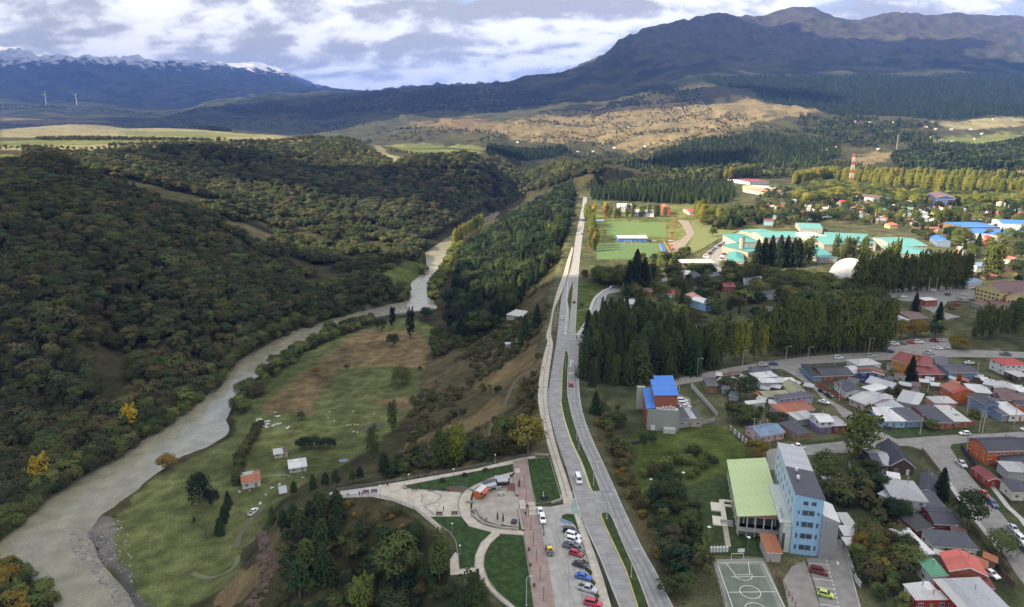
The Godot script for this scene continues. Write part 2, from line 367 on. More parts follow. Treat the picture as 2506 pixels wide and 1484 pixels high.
func build_terrain():
	nz_small.seed = 3
	nz_small.frequency = 1.0 / 38.0
	nz_small.fractal_octaves = 4
	nz_big.seed = 5
	nz_big.frequency = 1.0 / 1100.0
	nz_big.fractal_type = FastNoiseLite.FRACTAL_RIDGED
	nz_big.fractal_octaves = 6
	nz_patch.seed = 8
	nz_patch.frequency = 1.0 / 60.0
	nz_patch.fractal_octaves = 4
	VS.append(log(105.0))
	while exp(VS[-1]) < 900.0: VS.append(VS[-1] + 0.006)
	split = VS.size() - 1
	while exp(VS[-1]) < 27000.0: VS.append(VS[-1] + 0.011)
	NV = VS.size()
	for i in NU: US.append(lerpf(U0, U1, float(i) / (NU - 1)))
	GH.resize(NU * NV)
	GA.resize(NU * NV)
	var pts := PackedVector2Array()
	for k in range(0, CTRL.size(), 4):
		var dd: float = -CTRL[k + 1]
		pts.append(Vector2(CTRL[k] / dd, log(dd) * 0.35))
	var t := Geometry2D.triangulate_delaunay(pts)
	for k in range(0, t.size(), 3):
		var a := pts[t[k]]
		var b := pts[t[k + 1]]
		var c := pts[t[k + 2]]
		var den := (b.y - c.y) * (a.x - c.x) + (c.x - b.x) * (a.y - c.y)
		if absf(den) < 1e-12: continue
		var i0 := clampi(int((minf(a.x, minf(b.x, c.x)) - U0) / (U1 - U0) * (NU - 1)), 0, NU - 1)
		var i1 := clampi(int((maxf(a.x, maxf(b.x, c.x)) - U0) / (U1 - U0) * (NU - 1)) + 1, 0, NU - 1)
		var vlo := minf(a.y, minf(b.y, c.y)) / 0.35
		var vhi := maxf(a.y, maxf(b.y, c.y)) / 0.35
		var j0 := maxi(VS.bsearch(vlo) - 1, 0)
		var j1 := mini(VS.bsearch(vhi) + 1, NV - 1)
		for j in range(j0, j1 + 1):
			var y := VS[j] * 0.35
			for i in range(i0, i1 + 1):
				var x := US[i]
				var l0 := ((b.y - c.y) * (x - c.x) + (c.x - b.x) * (y - c.y)) / den
				var l1 := ((c.y - a.y) * (x - c.x) + (a.x - c.x) * (y - c.y)) / den
				var l2 := 1.0 - l0 - l1
				if l0 < -1e-6 or l1 < -1e-6 or l2 < -1e-6: continue
				GH[j * NU + i] = l0 * CTRL[t[k] * 4 + 2] + l1 * CTRL[t[k + 1] * 4 + 2] + l2 * CTRL[t[k + 2] * 4 + 2]
				GA[j * NU + i] = l0 * CTRL[t[k] * 4 + 3] + l1 * CTRL[t[k + 1] * 4 + 3] + l2 * CTRL[t[k + 2] * 4 + 3]
	var crisp := blur(GH, 1)
	GH = blur(blur(GH, 3), 3)
	for j in NV:
		var f := smoothstep(2200.0, 4500.0, exp(VS[j]))
		if f > 0.0:
			for i in NU: GH[j * NU + i] = lerpf(GH[j * NU + i], crisp[j * NU + i], f)
	for j in NV:
		var dd: float = exp(VS[j])
		for i in NU:
			var k := j * NU + i
			var am := GA[k]
			if am > 0.05:
				var x: float = US[i] * dd
				GH[k] += nz_small.get_noise_2d(x, -dd) * minf(am, 4.0) * 1.3
				if am > 4.0:
					GH[k] += nz_big.get_noise_2d(x, -dd) * (am - 4.0) * 2.4
					GH[k] += nz_big.get_noise_2d(x * 3.7 + 5000.0, -dd * 3.7) * minf(am - 4.0, 26.0) * 1.1
	for k in inside(poly(TERRACE), 0.0): GH[k] = 0.0
	var bed := PackedFloat32Array()
	bed.resize(GH.size())
	for r in RIVERS:
		for k in inside(poly(r), 1.5): bed[k] = 1.0
	bed = blur(bed, 1)
	for k in GH.size():
		if bed[k] > 0.0: GH[k] = lerpf(maxf(GH[k], -40.5), -42.8, bed[k])
		elif GH[k] < -40.4: GH[k] = -40.4
	paint_terrain()

# base colours of the ground, linear
const SOIL := {
	"floor": [0.075, 0.072, 0.036], "plain": [0.15, 0.168, 0.064], "lush": [0.115, 0.150, 0.042], "dry": [0.225, 0.170, 0.085], "straw": [0.25, 0.20, 0.105],
	"earth": [0.15, 0.115, 0.075], "field": [0.20, 0.22, 0.075], "pale": [0.31, 0.28, 0.15], "rock": [0.12, 0.095, 0.075], "scree": [0.24, 0.22, 0.20], "snow": [0.82, 0.83, 0.86],
	"gravel": [0.20, 0.185, 0.165], "moor": [0.085, 0.085, 0.042], "wood": [0.022, 0.032, 0.018], "town": [0.13, 0.135, 0.07], "slope": [0.125, 0.105, 0.055], "tarn": [0.2, 0.23, 0.25], "crag": [0.085, 0.072, 0.066],
}

func paint_terrain():
	var col := PackedColorArray()
	col.resize(GH.size())
	var kind := []
	for k in SOIL: kind.append(Color(SOIL[k][0], SOIL[k][1], SOIL[k][2]))
	for j in NV:
		var dd: float = exp(VS[j])
		for i in NU:
			var k := j * NU + i
			var x: float = US[i] * dd
			var h := GH[k]
			var n := nz_patch.get_noise_2d(x * 0.12, -dd * 0.12)
			var c: Color = kind[0]
			if dd > 4300.0:
				c = kind[13].lerp(kind[12], clampf(n * 1.6 + 0.35, 0.0, 1.0))
				var crag := nz_patch.get_noise_2d(x * 0.4, dd * 0.4)
				if x > 0.0 and h > 620.0 + n * 420.0: c = kind[12].lerp(kind[17], clampf(crag * 2.0 + 0.4, 0.0, 1.0))
				if x > 0.0 and h > 1000.0 + n * 260.0: c = kind[17].lerp(kind[12], clampf(crag * 2.0 + 0.5, 0.0, 1.0))
				if dd > 12500.0 and h > 1080.0 + nz_big.get_noise_2d(x * 2.2, dd * 2.2) * 330.0: c = kind[10]
				if x > 1500.0 and h > 1330.0 + nz_big.get_noise_2d(x * 3.0, dd * 3.0) * 120.0: c = kind[10]
			elif dd > 1350.0: c = kind[12]
			elif h > -0.5 and h < 0.6 and x > -40.0: c = kind[14]
			col[k] = c
	for q in PAINT:
		var c: Color = kind[SOIL.keys().find(q[0])]
		for k in inside(poly(q.slice(2)), q[1]): col[k] = c
	# uneven growth and bare spots
	var va := PackedVector3Array()
	va.resize(GH.size())
	var na := PackedVector3Array()
	na.resize(GH.size())
	for j in NV:
		var dd: float = exp(VS[j])
		for i in NU:
			var k := j * NU + i
			var x: float = US[i] * dd
			va[k] = Vector3(x, GH[k], -dd)
			var n := nz_patch.get_noise_2d(x * 2.1 + 300.0, -dd * 2.1) * 0.5 + nz_patch.get_noise_2d(x * 0.5, dd * 0.5) * 0.6
			var c := col[k]
			var f := 1.0 + n * 0.75
			col[k] = Color(c.r * (f + n * 0.12), c.g * f, c.b * f)
	for j in NV:
		for i in NU:
			var a := va[j * NU + maxi(i - 1, 0)]
			var b := va[j * NU + mini(i + 1, NU - 1)]
			var c := va[maxi(j - 1, 0) * NU + i]
			var d := va[mini(j + 1, NV - 1) * NU + i]
			na[j * NU + i] = (b - a).cross(d - c).normalized()
	var ix := PackedInt32Array()
	for j in NV - 1:
		for i in NU - 1:
			var k := j * NU + i
			ix.append_array([k, k + NU, k + 1, k + 1, k + NU, k + NU + 1])
	var arr := []
	arr.resize(Mesh.ARRAY_MAX)
	arr[Mesh.ARRAY_VERTEX] = va
	arr[Mesh.ARRAY_NORMAL] = na
	arr[Mesh.ARRAY_COLOR] = col
	arr[Mesh.ARRAY_INDEX] = ix
	var me := ArrayMesh.new()
	me.add_surface_from_arrays(Mesh.PRIMITIVE_TRIANGLES, arr)
	var m := mat("ground", 1, 1, 1, 0.95)
	m.albedo_color = Color.WHITE
	m.metallic_specular = 0.15
	m.vertex_color_use_as_albedo = true
	worn(m, noise_tex(0.02, 0.72, 1.0, 4), 1.0 / 9.0, noise_tex(0.012, 0.72, 1.0, 6), 1.0 / 57.0)
	structure(put(me, "terrain", m))

# ------------------------------------------------------------------ outlines on the ground (x, z pairs, metres)
var TERRACE := [-1.8,-151.2,-8.2,-159.4,-16.6,-165.5,-22.5,-187.2,-34,-199,-54.1,-207.4,-55.6,-211.6,-34.8,-218.1,1.3,-234.9,10.3,-239.5,9.1,-278.9,12,-329.5,15.3,-376,24,-479.6,44.4,-633.2,61.8,-779.7,89.1,-1009,112.5,-1180.4,165.7,-1289.1,322.6,-1438.7,469.6,-1521.5,669.6,-1590,893.7,-1590,1080.3,-1419.4,1103.2,-1180.4,872.6,-779.7,511.2,-399.9,185.4,-125.5,3.6,-106.1]
var RIVERS := [
	[-118.4,-199.8,-135.9,-216.5,-145.7,-224.6,-157.5,-235.8,-168.4,-249.3,-171.2,-262.7,-168.3,-278.1,-163.5,-301.3,-160.9,-316.6,-150.5,-330,-147.9,-342.4,-157.5,-367.2,-163.3,-397.4,-160.6,-432.4,-154.4,-482.5,-142,-525.5,-133.2,-556.3,-112.3,-568.6,-87.3,-582.7,-62.5,-593.3,-79.9,-643,-83.2,-706.8,-78.4,-802.4,-81.6,-875.3,-69.7,-982.8,-50.9,-1066.9,-28.3,-1146.7,-14.9,-1238.8,-20.9,-1359.6,-42.7,-1414.5,-45.1,-1296.5,-49.6,-1185.9,-79.7,-1042.6,-94.7,-948.7,-104.5,-866.9,-95.3,-768,-100.1,-697.5,-93,-623.1,-111.8,-604.4,-132.7,-585.3,-142.4,-567.3,-170.3,-536.5,-177.1,-498.7,-184.9,-470.8,-186.6,-445.6,-182.4,-408.7,-185.2,-365.6,-186.5,-349.5,-189.5,-330,-193.8,-308.1,-199,-290.9,-202.7,-265.9,-201.8,-249.9,-202.8,-225.8,-187.1,-199.8,-148.4,-199.8,-163,-216.5,-180,-227,-184.4,-216.5,-172.4,-199.8],
]
var PAINT := [
	["plain", 3.0, -122.4,-201.9,-145.4,-221.6,-162.9,-241.9,-160.4,-291.8,-146.9,-321.9,-141.5,-337,-157.9,-380.6,-155,-424.2,-134.7,-497.1,-100.5,-540,-80.4,-557.8,-60.8,-528.6,-55.8,-468.9,-56,-413.4,-57.3,-368.8,-64.9,-322.8,-76.2,-301.5,-91.7,-282.6,-98,-253.3,-98.2,-231.3,-87.6,-201.9],
	["dry", 2.0, -139.4,-377.6,-128.8,-451.7,-114.3,-528.6,-75,-517.7,-55.3,-478,-54.8,-435.6,-60.7,-393.1,-56.9,-365.9,-86.9,-380.6,-110,-363.1,-134.6,-363.1],
	["plain", 2.0, -111.8,-437.2,-67.2,-439.6,-55.6,-431.8,-57.4,-386.8,-110.8,-365.9],
	["plain", 3.0, -116.4,-221.6,-93.9,-236.5,-93.6,-265.6,-110.6,-275.6,-117.3,-265.6,-114.1,-226.4],
	["gravel", 5.0, -124.4,-203.8,-146.8,-223.4,-164.4,-238.4,-177.5,-253.7,-175.1,-263.7,-162.5,-255.1,-155.6,-239.7,-143.1,-224.6,-119.7,-203.8],
	["gravel", 4.0, -137.4,-590.9,-91.8,-614.8,-82.3,-571.3,-117.1,-558.8,-134.3,-546.9],
	["lush", 3.0, -132.5,-650.1,-115.8,-757.1,-97.9,-790,-90.1,-689.4,-111,-645.7],
	["slope", 5.0, -47.7,-258.9,-39.9,-317.5,-56.8,-365.5,-56.7,-465.2,-1,-560.4,26.8,-525.8,17.6,-382.6,11.6,-281.3,11.6,-240.8,1,-235.9,-35.4,-221.8],
	["dry", 4.0, -51,-311.8,-20.6,-325.5,-4.6,-331,1.3,-297.4,-13.5,-299.3,-31.4,-291.7,-51.6,-280.5],
	["dry", 3.0, -22.8,-364,-0.7,-380.3,15.2,-378.1,12.2,-324,-2.6,-327.4],
	["dry", 3.0, -53.3,-239.2,-31.2,-244.6,-11.8,-259.1,-11.2,-245,-36.9,-231.2],
	["slope", 3.0, -53.6,-209.5,-34.1,-199.6,-23.4,-188.1,-25.5,-185.2,-45.1,-199.6,-59.7,-206.6],
	["dry", 3.0, -96.2,-197.9,-88.1,-206.1,-77.2,-196.8,-73.6,-187.5,-88.4,-192.4],
	["earth", 7.0, -86.8,-219,-77.3,-203.5,-72.7,-186.8,-78.5,-183.9,-82.4,-187.4,-77.6,-193.4],
	["slope", 3.0, -83.7,-219.3,-71.8,-211.5,-50.6,-201.3,-43.4,-190.2,-66.6,-183.5,-73.7,-190],
	["slope", 2.0, 37.9,-297.4,39.5,-258.6,41,-211.1,42.4,-167.6,43.5,-153.7,41.5,-153.7,37.4,-189.3,34.3,-231.1,32,-278.9],
	["lush", 3.0, 45.3,-254.9,72.5,-262.5,87.5,-258.6,85.6,-237.5,69.3,-198.5,59.3,-180.9,46.7,-176.9,43.2,-200.9,41.1,-237.5],
	["lush", 2.0, 46.1,-517.6,62.8,-517.6,70.1,-504.3,42.1,-399.9,35.5,-383.7],
	["field", 2.0, 100.4,-940.3,268.5,-1009,245.2,-779.7,142.1,-633.2,80.9,-675.8],
	["field", 10.0, -1090.5,-1561,-1004.2,-1711.7,-746.8,-1780.6,-493.3,-1599.8,-364.7,-1509.6,-451.7,-1462.3,-670.2,-1407.9,-829.6,-1346.9,-893.1,-1276.1],
	["pale", 12.0, -2759,-3965,-2043,-3861,-1146,-2740,-559,-1816.2,-352.8,-1570,-497.8,-1614.8,-846,-1780.6,-1292.5,-1852.5],
	["field", 8.0, -1393.4,-2632,-1031.3,-2464,-614.7,-1831.4,-777.9,-1855.3,-1125.2,-2122],
	["pale", 10.0, -893.1,-1276.1,-752.6,-1415,-486.5,-1256.4,-383.7,-1518,-414.9,-1573.4,-506.7,-1203.6,-721,-1224.5,-752.2,-1073.2],
	["field", 4.0, -648.7,-924.4,-624,-918.1,-572.7,-848.5,-558.9,-794.3],
	["pale", 5.0, -670.2,-3141,-239.8,-1460.6,-139.9,-1291.6,-135.4,-1248.7,-203.7,-1236.8,-253,-1397.1],
	["field", 8.0, -463.7,-2695,-261.3,-2705,-83.7,-2051,-62.4,-1525.2,-154.9,-1432.7,-237,-1579.9],
	["straw", 3.0, -321.1,-764.4,-317.2,-846.9,-278.4,-842.7,-273,-797.3,-295,-761.4],
	["straw", 60.0, -75.2,-3145,197.1,-3673,515.6,-3783,671.7,-3511,813.2,-3297,1034.4,-3439,1129.8,-3168,1174.4,-2841,969.9,-2704,745.9,-2451,543.2,-2173,396.7,-2307,250.9,-2692,37.5,-2488],
	["dry", 60.0, -515.3,-3671,-214.2,-3754,-5.5,-3287,-84.7,-2866,-361.7,-3202],
	["straw", 40.0, 569.4,-4187,785.2,-3894,872.1,-3546,679.8,-3555],
	["dry", 60.0, -4103,-5919,-3029,-5453,-2584,-4893,-2494,-4079,-3723,-5363],
	["moor", 60.0, -2712,-5136,-1488.8,-4866,-893.3,-3995,-953.8,-3787,-1883.7,-4508],
	["wood", 40.0, 1123.6,-3310,1182,-3669,1076,-4405,1580.1,-4472,2062,-4460,2580,-4519,3211,-4697,3647,-4784,2165,-2802,1946.4,-2808,1657.2,-2728,1465.2,-2796,1216.2,-2756,1194.5,-3060],
	["wood", 12.0, 215.5,-1434.6,416.4,-2139,599.6,-2161,746.5,-2246,846.4,-2147,900.5,-2024,835.3,-1847.3,681.2,-1643.8,483.6,-1570.1,344.6,-1540.5],
	["wood", 12.0, 923.4,-1776.7,1065.4,-1951.9,1174.8,-1971.2,1238.2,-1931.6,1424.1,-2039,1517.8,-1947.3,1027.6,-1305.5,999.1,-1415.1,948.6,-1416.3,890.4,-1508.3,830.3,-1556.1],
	["pale", 30.0, 1535.3,-2672,1891,-2727,1701.6,-2448,1457.3,-2436],
	["field", 30.0, 1346.4,-2245,1619.5,-2326,1424.1,-2039,1264.3,-2009,1152.3,-2072],
	["straw", 12.0, 763.2,-1683.1,906.9,-1868.3,996.7,-1881.1,923.4,-1776.7,763.5,-1601.6],
	["straw", 12.0, 962.6,-1438.3,1082.4,-1538.6,985.2,-1394.5],
]

# ------------------------------------------------------------------ flat sheets, kerbs
func sheet(called: String, a: Array, y: float, m: Material, parent: Node = self) -> MeshInstance3D:
	var p := poly(a)
	if Geometry2D.is_polygon_clockwise(p): p.reverse()
	var st := sfc()
	var t := Geometry2D.triangulate_polygon(p)
	for k in range(0, t.size(), 3):
		var v := []
		for q in 3: v.append(Vector3(p[t[k + q]].x, y, p[t[k + q]].y))
		var up: float = (v[1] - v[0]).cross(v[2] - v[0]).y
		if up < 0: tri(st, v[0], v[1], v[2])
		else: tri(st, v[0], v[2], v[1])
	# a rim so that the sheet has thickness
	for k in p.size():
		var q := p[(k + 1) % p.size()]
		quad(st, Vector3(p[k].x, y, p[k].y), Vector3(q.x, y, q.y), Vector3(q.x, y - 0.3, q.y), Vector3(p[k].x, y - 0.3, p[k].y))
	return build(st, called, m, parent)

# a strip of given width and height along a line of x, z pairs
func strip(st: SurfaceTool, a: Array, width: float, y0: float, y1: float, closed := false):
	var p := poly(a)
	if closed: p.append(p[0])
	var n := p.size()
	var l := PackedVector2Array()
	var r := PackedVector2Array()
	for k in n:
		var d := (p[mini(k + 1, n - 1)] - p[maxi(k - 1, 0)]).normalized()
		if closed and (k == 0 or k == n - 1): d = (p[1] - p[n - 2]).normalized()
		var s := Vector2(d.y, -d.x) * width * 0.5
		l.append(p[k] + s)
		r.append(p[k] - s)
	for k in n - 1:
		var a0 := Vector3(l[k].x, y1, l[k].y)
		var a1 := Vector3(l[k + 1].x, y1, l[k + 1].y)
		var b0 := Vector3(r[k].x, y1, r[k].y)
		var b1 := Vector3(r[k + 1].x, y1, r[k + 1].y)
		var dn := Vector3(0, y0 - y1, 0)
		quad(st, a0, a1, b1, b0)
		quad(st, b0, b1, b1 + dn, b0 + dn)
		quad(st, a1, a0, a0 + dn, a1 + dn)

func kerb(called: String, a: Array, width: float, y0: float, y1: float, m: Material, parent: Node = self) -> MeshInstance3D:
	var st := sfc()
	strip(st, a, width, y0, y1)
	return build(st, called, m, parent)

# points along a line every so many metres: [Vector2, direction]
func along(a: Array, every: float, from := 0.0) -> Array:
	var p := poly(a)
	var out := []
	var left := from
	for k in p.size() - 1:
		var d := p[k + 1] - p[k]
		var len := d.length()
		while left <= len:
			out.append([p[k] + d * (left / len), d / len])
			left += every
		left -= len
	return out

func smooth(a: Array, n := 4) -> Array:
	var p := poly(a)
	var out := []
	for k in p.size() - 1:
		for q in n:
			var v := p[k].cubic_interpolate(p[k + 1], p[maxi(k - 1, 0)], p[mini(k + 2, p.size() - 1)], float(q) / n)
			out.append_array([v.x, v.y])
	out.append_array([p[-1].x, p[-1].y])
	return out

# ------------------------------------------------------------------ water
func build_water():
	var m := mat("river_water", 0.25, 0.235, 0.165, 0.16)
	m.metallic_specular = 0.5
	m.albedo_texture = noise_tex(0.006, 0.86, 1.0, 31)
	m.uv1_triplanar = true
	m.uv1_world_triplanar = true
	m.uv1_scale = Vector3.ONE / 34.0
	var nt := noise_tex(0.02, 0, 1, 33)
	nt.as_normal_map = true
	nt.bump_strength = 5.0
	m.normal_enabled = true
	m.normal_texture = nt
	m.normal_scale = 0.16
	for r in RIVERS:
		var grown := Geometry2D.offset_polygon(poly(r), 5.0)
		var best := PackedVector2Array()
		for g in grown:
			if g.size() > best.size(): best = g
		var flat := []
		for v in best: flat.append_array([v.x, v.y])
		structure(sheet("river", flat, -41.0, m))
	# broken white water over the shoals
	var st := sfc()
	for a in RAPIDS:
		var p := poly(a.slice(1))
		var lo := p[0]
		var hi := p[0]
		for q in p:
			lo = lo.min(q)
			hi = hi.max(q)
		var flow := Vector2.from_angle(deg_to_rad(a[0][1]))
		for k in a[0][0]:
			var c := Vector2(rng.randf_range(lo.x, hi.x), rng.randf_range(lo.y, hi.y))
			if not Geometry2D.is_point_in_polygon(c, p) or nz_patch.get_noise_2d(c.x * 5.0, c.y * 5.0) < -0.05: continue
			var len := rng.randf_range(0.3, 1.0)
			var w := rng.randf_range(0.04, 0.13)
			var dir := flow.rotated(rng.randf_range(-0.5, 0.5))
			var s := Vector2(-dir.y, dir.x)
			var prev := []
			for i in 6:
				var t := i / 5.0
				var half := w * sin(PI * clampf(t, 0.06, 0.94)) * rng.randf_range(0.6, 1.3)
				var o := c + dir * (t - 0.5) * len * 2.0 + s * sin(t * 5.0 + k) * 0.22
				var e := [o + s * half, o - s * half]
				if prev:
					var top := -40.93 + 0.05 * sin(PI * t)
					quad(st, Vector3(prev[0].x, top, prev[0].y), Vector3(e[0].x, top, e[0].y), Vector3(e[1].x, top, e[1].y), Vector3(prev[1].x, top, prev[1].y))
				prev = e
	# long wavering current lines down the whole river
	var mid := along(smooth([-35.5,-1296.5,-45.6,-1170.9,-71.6,-1011.9,-88.4,-910.6,-87.7,-802.4,-88.9,-679.6,-81.4,-618.7,-108.5,-585.3,-137.3,-559.9,-161.5,-506.7,-174,-448,-168,-384.8,-167.7,-351.1,-176.6,-324.5,-183.7,-289.8,-187.1,-262.7,-186.3,-241,-177.4,-218.8], 4), 1.6)
	var shape := poly(RIVERS[0])
	for k in 1500:
		var q: Array = mid[rng.randi() % mid.size()]
		var c: Vector2 = q[0] + Vector2(-q[1].y, q[1].x) * rng.randfn() * 7.0
		if not Geometry2D.is_point_in_polygon(c, shape): continue
		var len := rng.randf_range(0.8, 3.6)
		var w := rng.randf_range(0.03, 0.10)
		var prev := []
		for i in 5:
			var t := i / 4.0
			var o: Vector2 = c + q[1] * (t - 0.5) * len + Vector2(-q[1].y, q[1].x) * sin(t * 4.0 + k) * 0.25
			var h := w * sin(PI * clampf(t, 0.08, 0.92))
			var e := [o + Vector2(-q[1].y, q[1].x) * h, o - Vector2(-q[1].y, q[1].x) * h]
			if prev: quad(st, Vector3(prev[0].x, -40.96, prev[0].y), Vector3(e[0].x, -40.96, e[0].y), Vector3(e[1].x, -40.96, e[1].y), Vector3(prev[1].x, -40.96, prev[1].y))
			prev = e
	var foam := build(st, "white_water", mat("foam", 0.33, 0.32, 0.27, 0.5))
	tag(foam, "broken white water streaks over the river shoals", "", "", "stuff")

var RAPIDS := [
	[[700, 60.0], -163.1,-224.5,-159.4,-233.8,-148.3,-228.7,-134.1,-215.1,-123.2,-207,-147.6,-207,-155.9,-212.9],
	[[240, 60.0], -196.8,-247.5,-189,-258.5,-177.2,-260.5,-173.3,-246.5,-179.6,-240.9,-186.1,-236.4],
	[[380, 30.0], -180.8,-343.4,-180.2,-366.9,-166.4,-376.7,-157,-368.8,-154.3,-353.9,-164.7,-340,-173.8,-328.6],
	[[260, 60.0], -181,-377.7,-179.9,-410.6,-175.5,-443.4,-171.6,-425.2,-170.3,-394.7,-170,-377.7],
]

# ------------------------------------------------------------------ roads
func conc(key: String, r: float, g: float, b: float, rough := 0.9) -> StandardMaterial3D:
	var fresh := not mats.has(key)
	var m := mat(key, r, g, b, rough)
	if fresh: worn(m, tex_speck, 1.0 / 3.1, tex_stain, 1.0 / 23.0)
	return m
var tex_speck: Texture2D
var tex_stain: Texture2D
var tex_streak: Texture2D

func paint_line(called: String, a: Array, w: float, y: float, m: Material, parent: Node = self, dash := 0.0, gap := 0.0) -> MeshInstance3D:
	var st := sfc()
	if dash <= 0.0: strip(st, a, w, y - 0.004, y)
	else:
		for q in along(a, dash + gap):
			var e: Vector2 = q[0] + q[1] * dash
			strip(st, [q[0].x, q[0].y, e.x, e.y], w, y - 0.004, y)
	var o := build(st, called, m, parent)
	if parent == self: o.set_meta("kind", "stuff" if dash > 0.0 else "structure")
	return o

func island(called: String, left: Array, right: Array, ml: Material, mr: Material, parent: Node = self):
	var ring := left.duplicate()
	var rr := poly(right)
	rr.reverse()
	for v in rr: ring.append_array([v.x, v.y])
	var o := sheet(called, ring, 0.2, turf)
	structure(o)
	kerb("kerb", left, 0.28, 0.0, 0.24, ml, o)
	kerb("kerb", right, 0.28, 0.0, 0.242, mr, o)
	return o
var turf: StandardMaterial3D

func build_roads():
	tex_speck = noise_tex(0.04, 0.86, 1.0, 41)
	tex_stain = noise_tex(0.010, 0.88, 1.0, 43)
	turf = mat("turf", 0.062, 0.105, 0.022, 0.95)
	worn(turf, noise_tex(0.03, 0.62, 1.0, 45), 1.0 / 4.3, noise_tex(0.012, 0.7, 1.0, 46), 1.0 / 21.0)
	var road := conc("road_concrete", 0.33, 0.322, 0.318)
	var walk := conc("walk_concrete", 0.50, 0.455, 0.38)
	var kerbm := conc("kerb_concrete", 0.52, 0.49, 0.45)
	var yellow := conc("kerb_yellow", 0.62, 0.50, 0.16)
	var white := mat("line_white", 0.66, 0.66, 0.64, 0.8)
	var ochre := mat("line_yellow", 0.55, 0.42, 0.16, 0.8)
	var av_left := smooth([27.1,-150.6,26.8,-153.6,25.8,-161.9,24.4,-174.1,22.5,-185.8,20.9,-195.7,20.2,-207.4,19.2,-223.3,17,-247.4,15.8,-269.4,15.5,-288.8, 17.3,-310,20.6,-339.4,24.4,-374.2,26.9,-401.3,29.7,-432.3,32.4,-460.6,36,-492.4,43,-538.6,50.7,-593.7,58.7,-668.1,67.2,-743.7,82.8,-874,96.6,-988.4, 109.3,-1105.5], 3)
	var av_right := smooth([40.4,-150.6,40,-153.6,38.4,-168.5,36.8,-178.8,34.9,-197.3,33.7,-211.9,32.1,-230.5,30.5,-247.4,29.2,-269.4,29.4,-288.8, 30.7,-310,33,-339.4,34.8,-359.5,35.5,-384.1,38.6,-416.3,43.8,-468.2,49,-519.2,54.2,-570.4,61.1,-632.2,69.7,-708.2,82.2,-814.7,98.5,-957.2, 115,-1105.5], 3)
	var ring := av_left.duplicate()
	var rr := poly(av_right)
	rr.reverse()
	for v in rr: ring.append_array([v.x, v.y])
	structure(sheet("avenue", ring, 0.06, road))
	kerb("avenue_kerb", av_right, 0.3, 0.0, 0.17, kerbm).set_meta("kind", "structure")
	# slab joints and dark wheel tracks worn into the concrete
	var js := sfc()
	var rp := along(av_right.slice(0, 62), 5.0)
	for q in rp:
		var inn := Vector2(q[1].y, -q[1].x)
		var a: Vector2 = q[0] + inn * 0.4
		var b: Vector2 = q[0] + inn * 6.2
		strip(js, [a.x, a.y, b.x, b.y], 0.13, 0.062, 0.0685)
	for q in along(av_left.slice(0, 62), 5.0):
		var inn := Vector2(-q[1].y, q[1].x)
		var a: Vector2 = q[0] + inn * 0.4
		var b: Vector2 = q[0] + inn * 6.2
		strip(js, [a.x, a.y, b.x, b.y], 0.13, 0.062, 0.0685)
	tag(build(js, "slab_joint", conc("joint_grey", 0.20, 0.195, 0.19)), "joints between the avenue's concrete slabs", "", "", "stuff")
	for off in [1.5, 3.1, 4.7]:
		var tr := []
		for q in along(av_right.slice(0, 66), 4.0): tr.append_array([q[0].x + q[1].y * (off + 0.15 * sin(tr.size() * 0.4)), q[0].y - q[1].x * off])
		structure(kerb("wheel_track", tr, 0.75, 0.06, 0.0665, conc("track_grey", 0.262, 0.255, 0.252)))
	# grass median strips with painted kerbs
	island("median_strip", smooth([28.6,-358.1,27,-350.3,23.8,-319.3,21.7,-292.9, 21.1,-287.2,21.2,-269.4,22.6,-247.4,24.7,-230.5,25.9,-213,26.4,-211], 3), smooth([28.7,-358.1,28.9,-348.1,27.2,-329,24.9,-301.3, 24.4,-287.2,24.7,-266.7,25.9,-246.2,27.6,-230.5,28.9,-211.9,28.2,-210.8], 3), yellow, kerbm)
	island("median_strip", smooth([28,-197.5,27.3,-196.3,28,-188.8,29.5,-177.5,30.7,-167.8,31.3,-153.6,31.7,-149.5], 3), smooth([29.5,-197.6,30.3,-196.2,31.1,-188.8,32,-178.8,33.3,-167.2,34.1,-153.6,34.4,-149.5], 3), yellow, kerbm)
	island("median_strip", [46.3,-527.8,39.7,-488.2,36.6,-460.6,36.1,-435.7,34.2,-416.3,31.5,-388.7], [46.4,-527.8,41.5,-476,38.3,-446,35.8,-422.6,32,-388.7], kerbm, yellow)
	# walkway and cycle lane on the scarp side
	var wk_l := smooth([56.7,-668.1,47,-599.8,40.5,-548.8,34.7,-510,29.4,-472,24.9,-432.3,22.3,-407.2,19.1,-382,19.3,-371.7,16.5,-350.3,13.2,-319.3, 11.2,-287.2,13.1,-247.4,14.7,-228.4,16,-211,16.3,-202.9], 3)
	var wk_r := smooth([57.4,-660.7,48.4,-587.7,41.2,-528.7,33.7,-480,27.9,-446,24.4,-416.3,21.9,-384.6,22.2,-369.2,20.5,-350.3,17.5,-319.3, 15.2,-287.2,16.3,-247.4,18.2,-223.3,19.7,-206.4,19.8,-202.9], 3)
	ring = wk_l.duplicate()
	rr = poly(wk_r)
	rr.reverse()
	for v in rr: ring.append_array([v.x, v.y])
	structure(sheet("walkway", ring, 0.12, walk))
	var mid := []
	for k in range(0, mini(wk_l.size(), wk_r.size()), 2): mid.append_array([lerpf(wk_l[k], wk_r[k], 0.44), lerpf(wk_l[k + 1], wk_r[k + 1], 0.44)])
	structure(kerb("walkway_divider", mid, 0.22, 0.1, 0.2, mat("dark_kerb", 0.16, 0.15, 0.14)))
	# low parapet and rail between walkway and carriageway
	var rail_line := smooth([63.5,-716.7,47.9,-576.1,34.8,-482,30.5,-442.5,26.9,-401.3,23.4,-369.2,19.3,-329, 15.5,-288.8,15.7,-268,16.9,-246.8,19,-223.1,19.9,-207.2], 3)
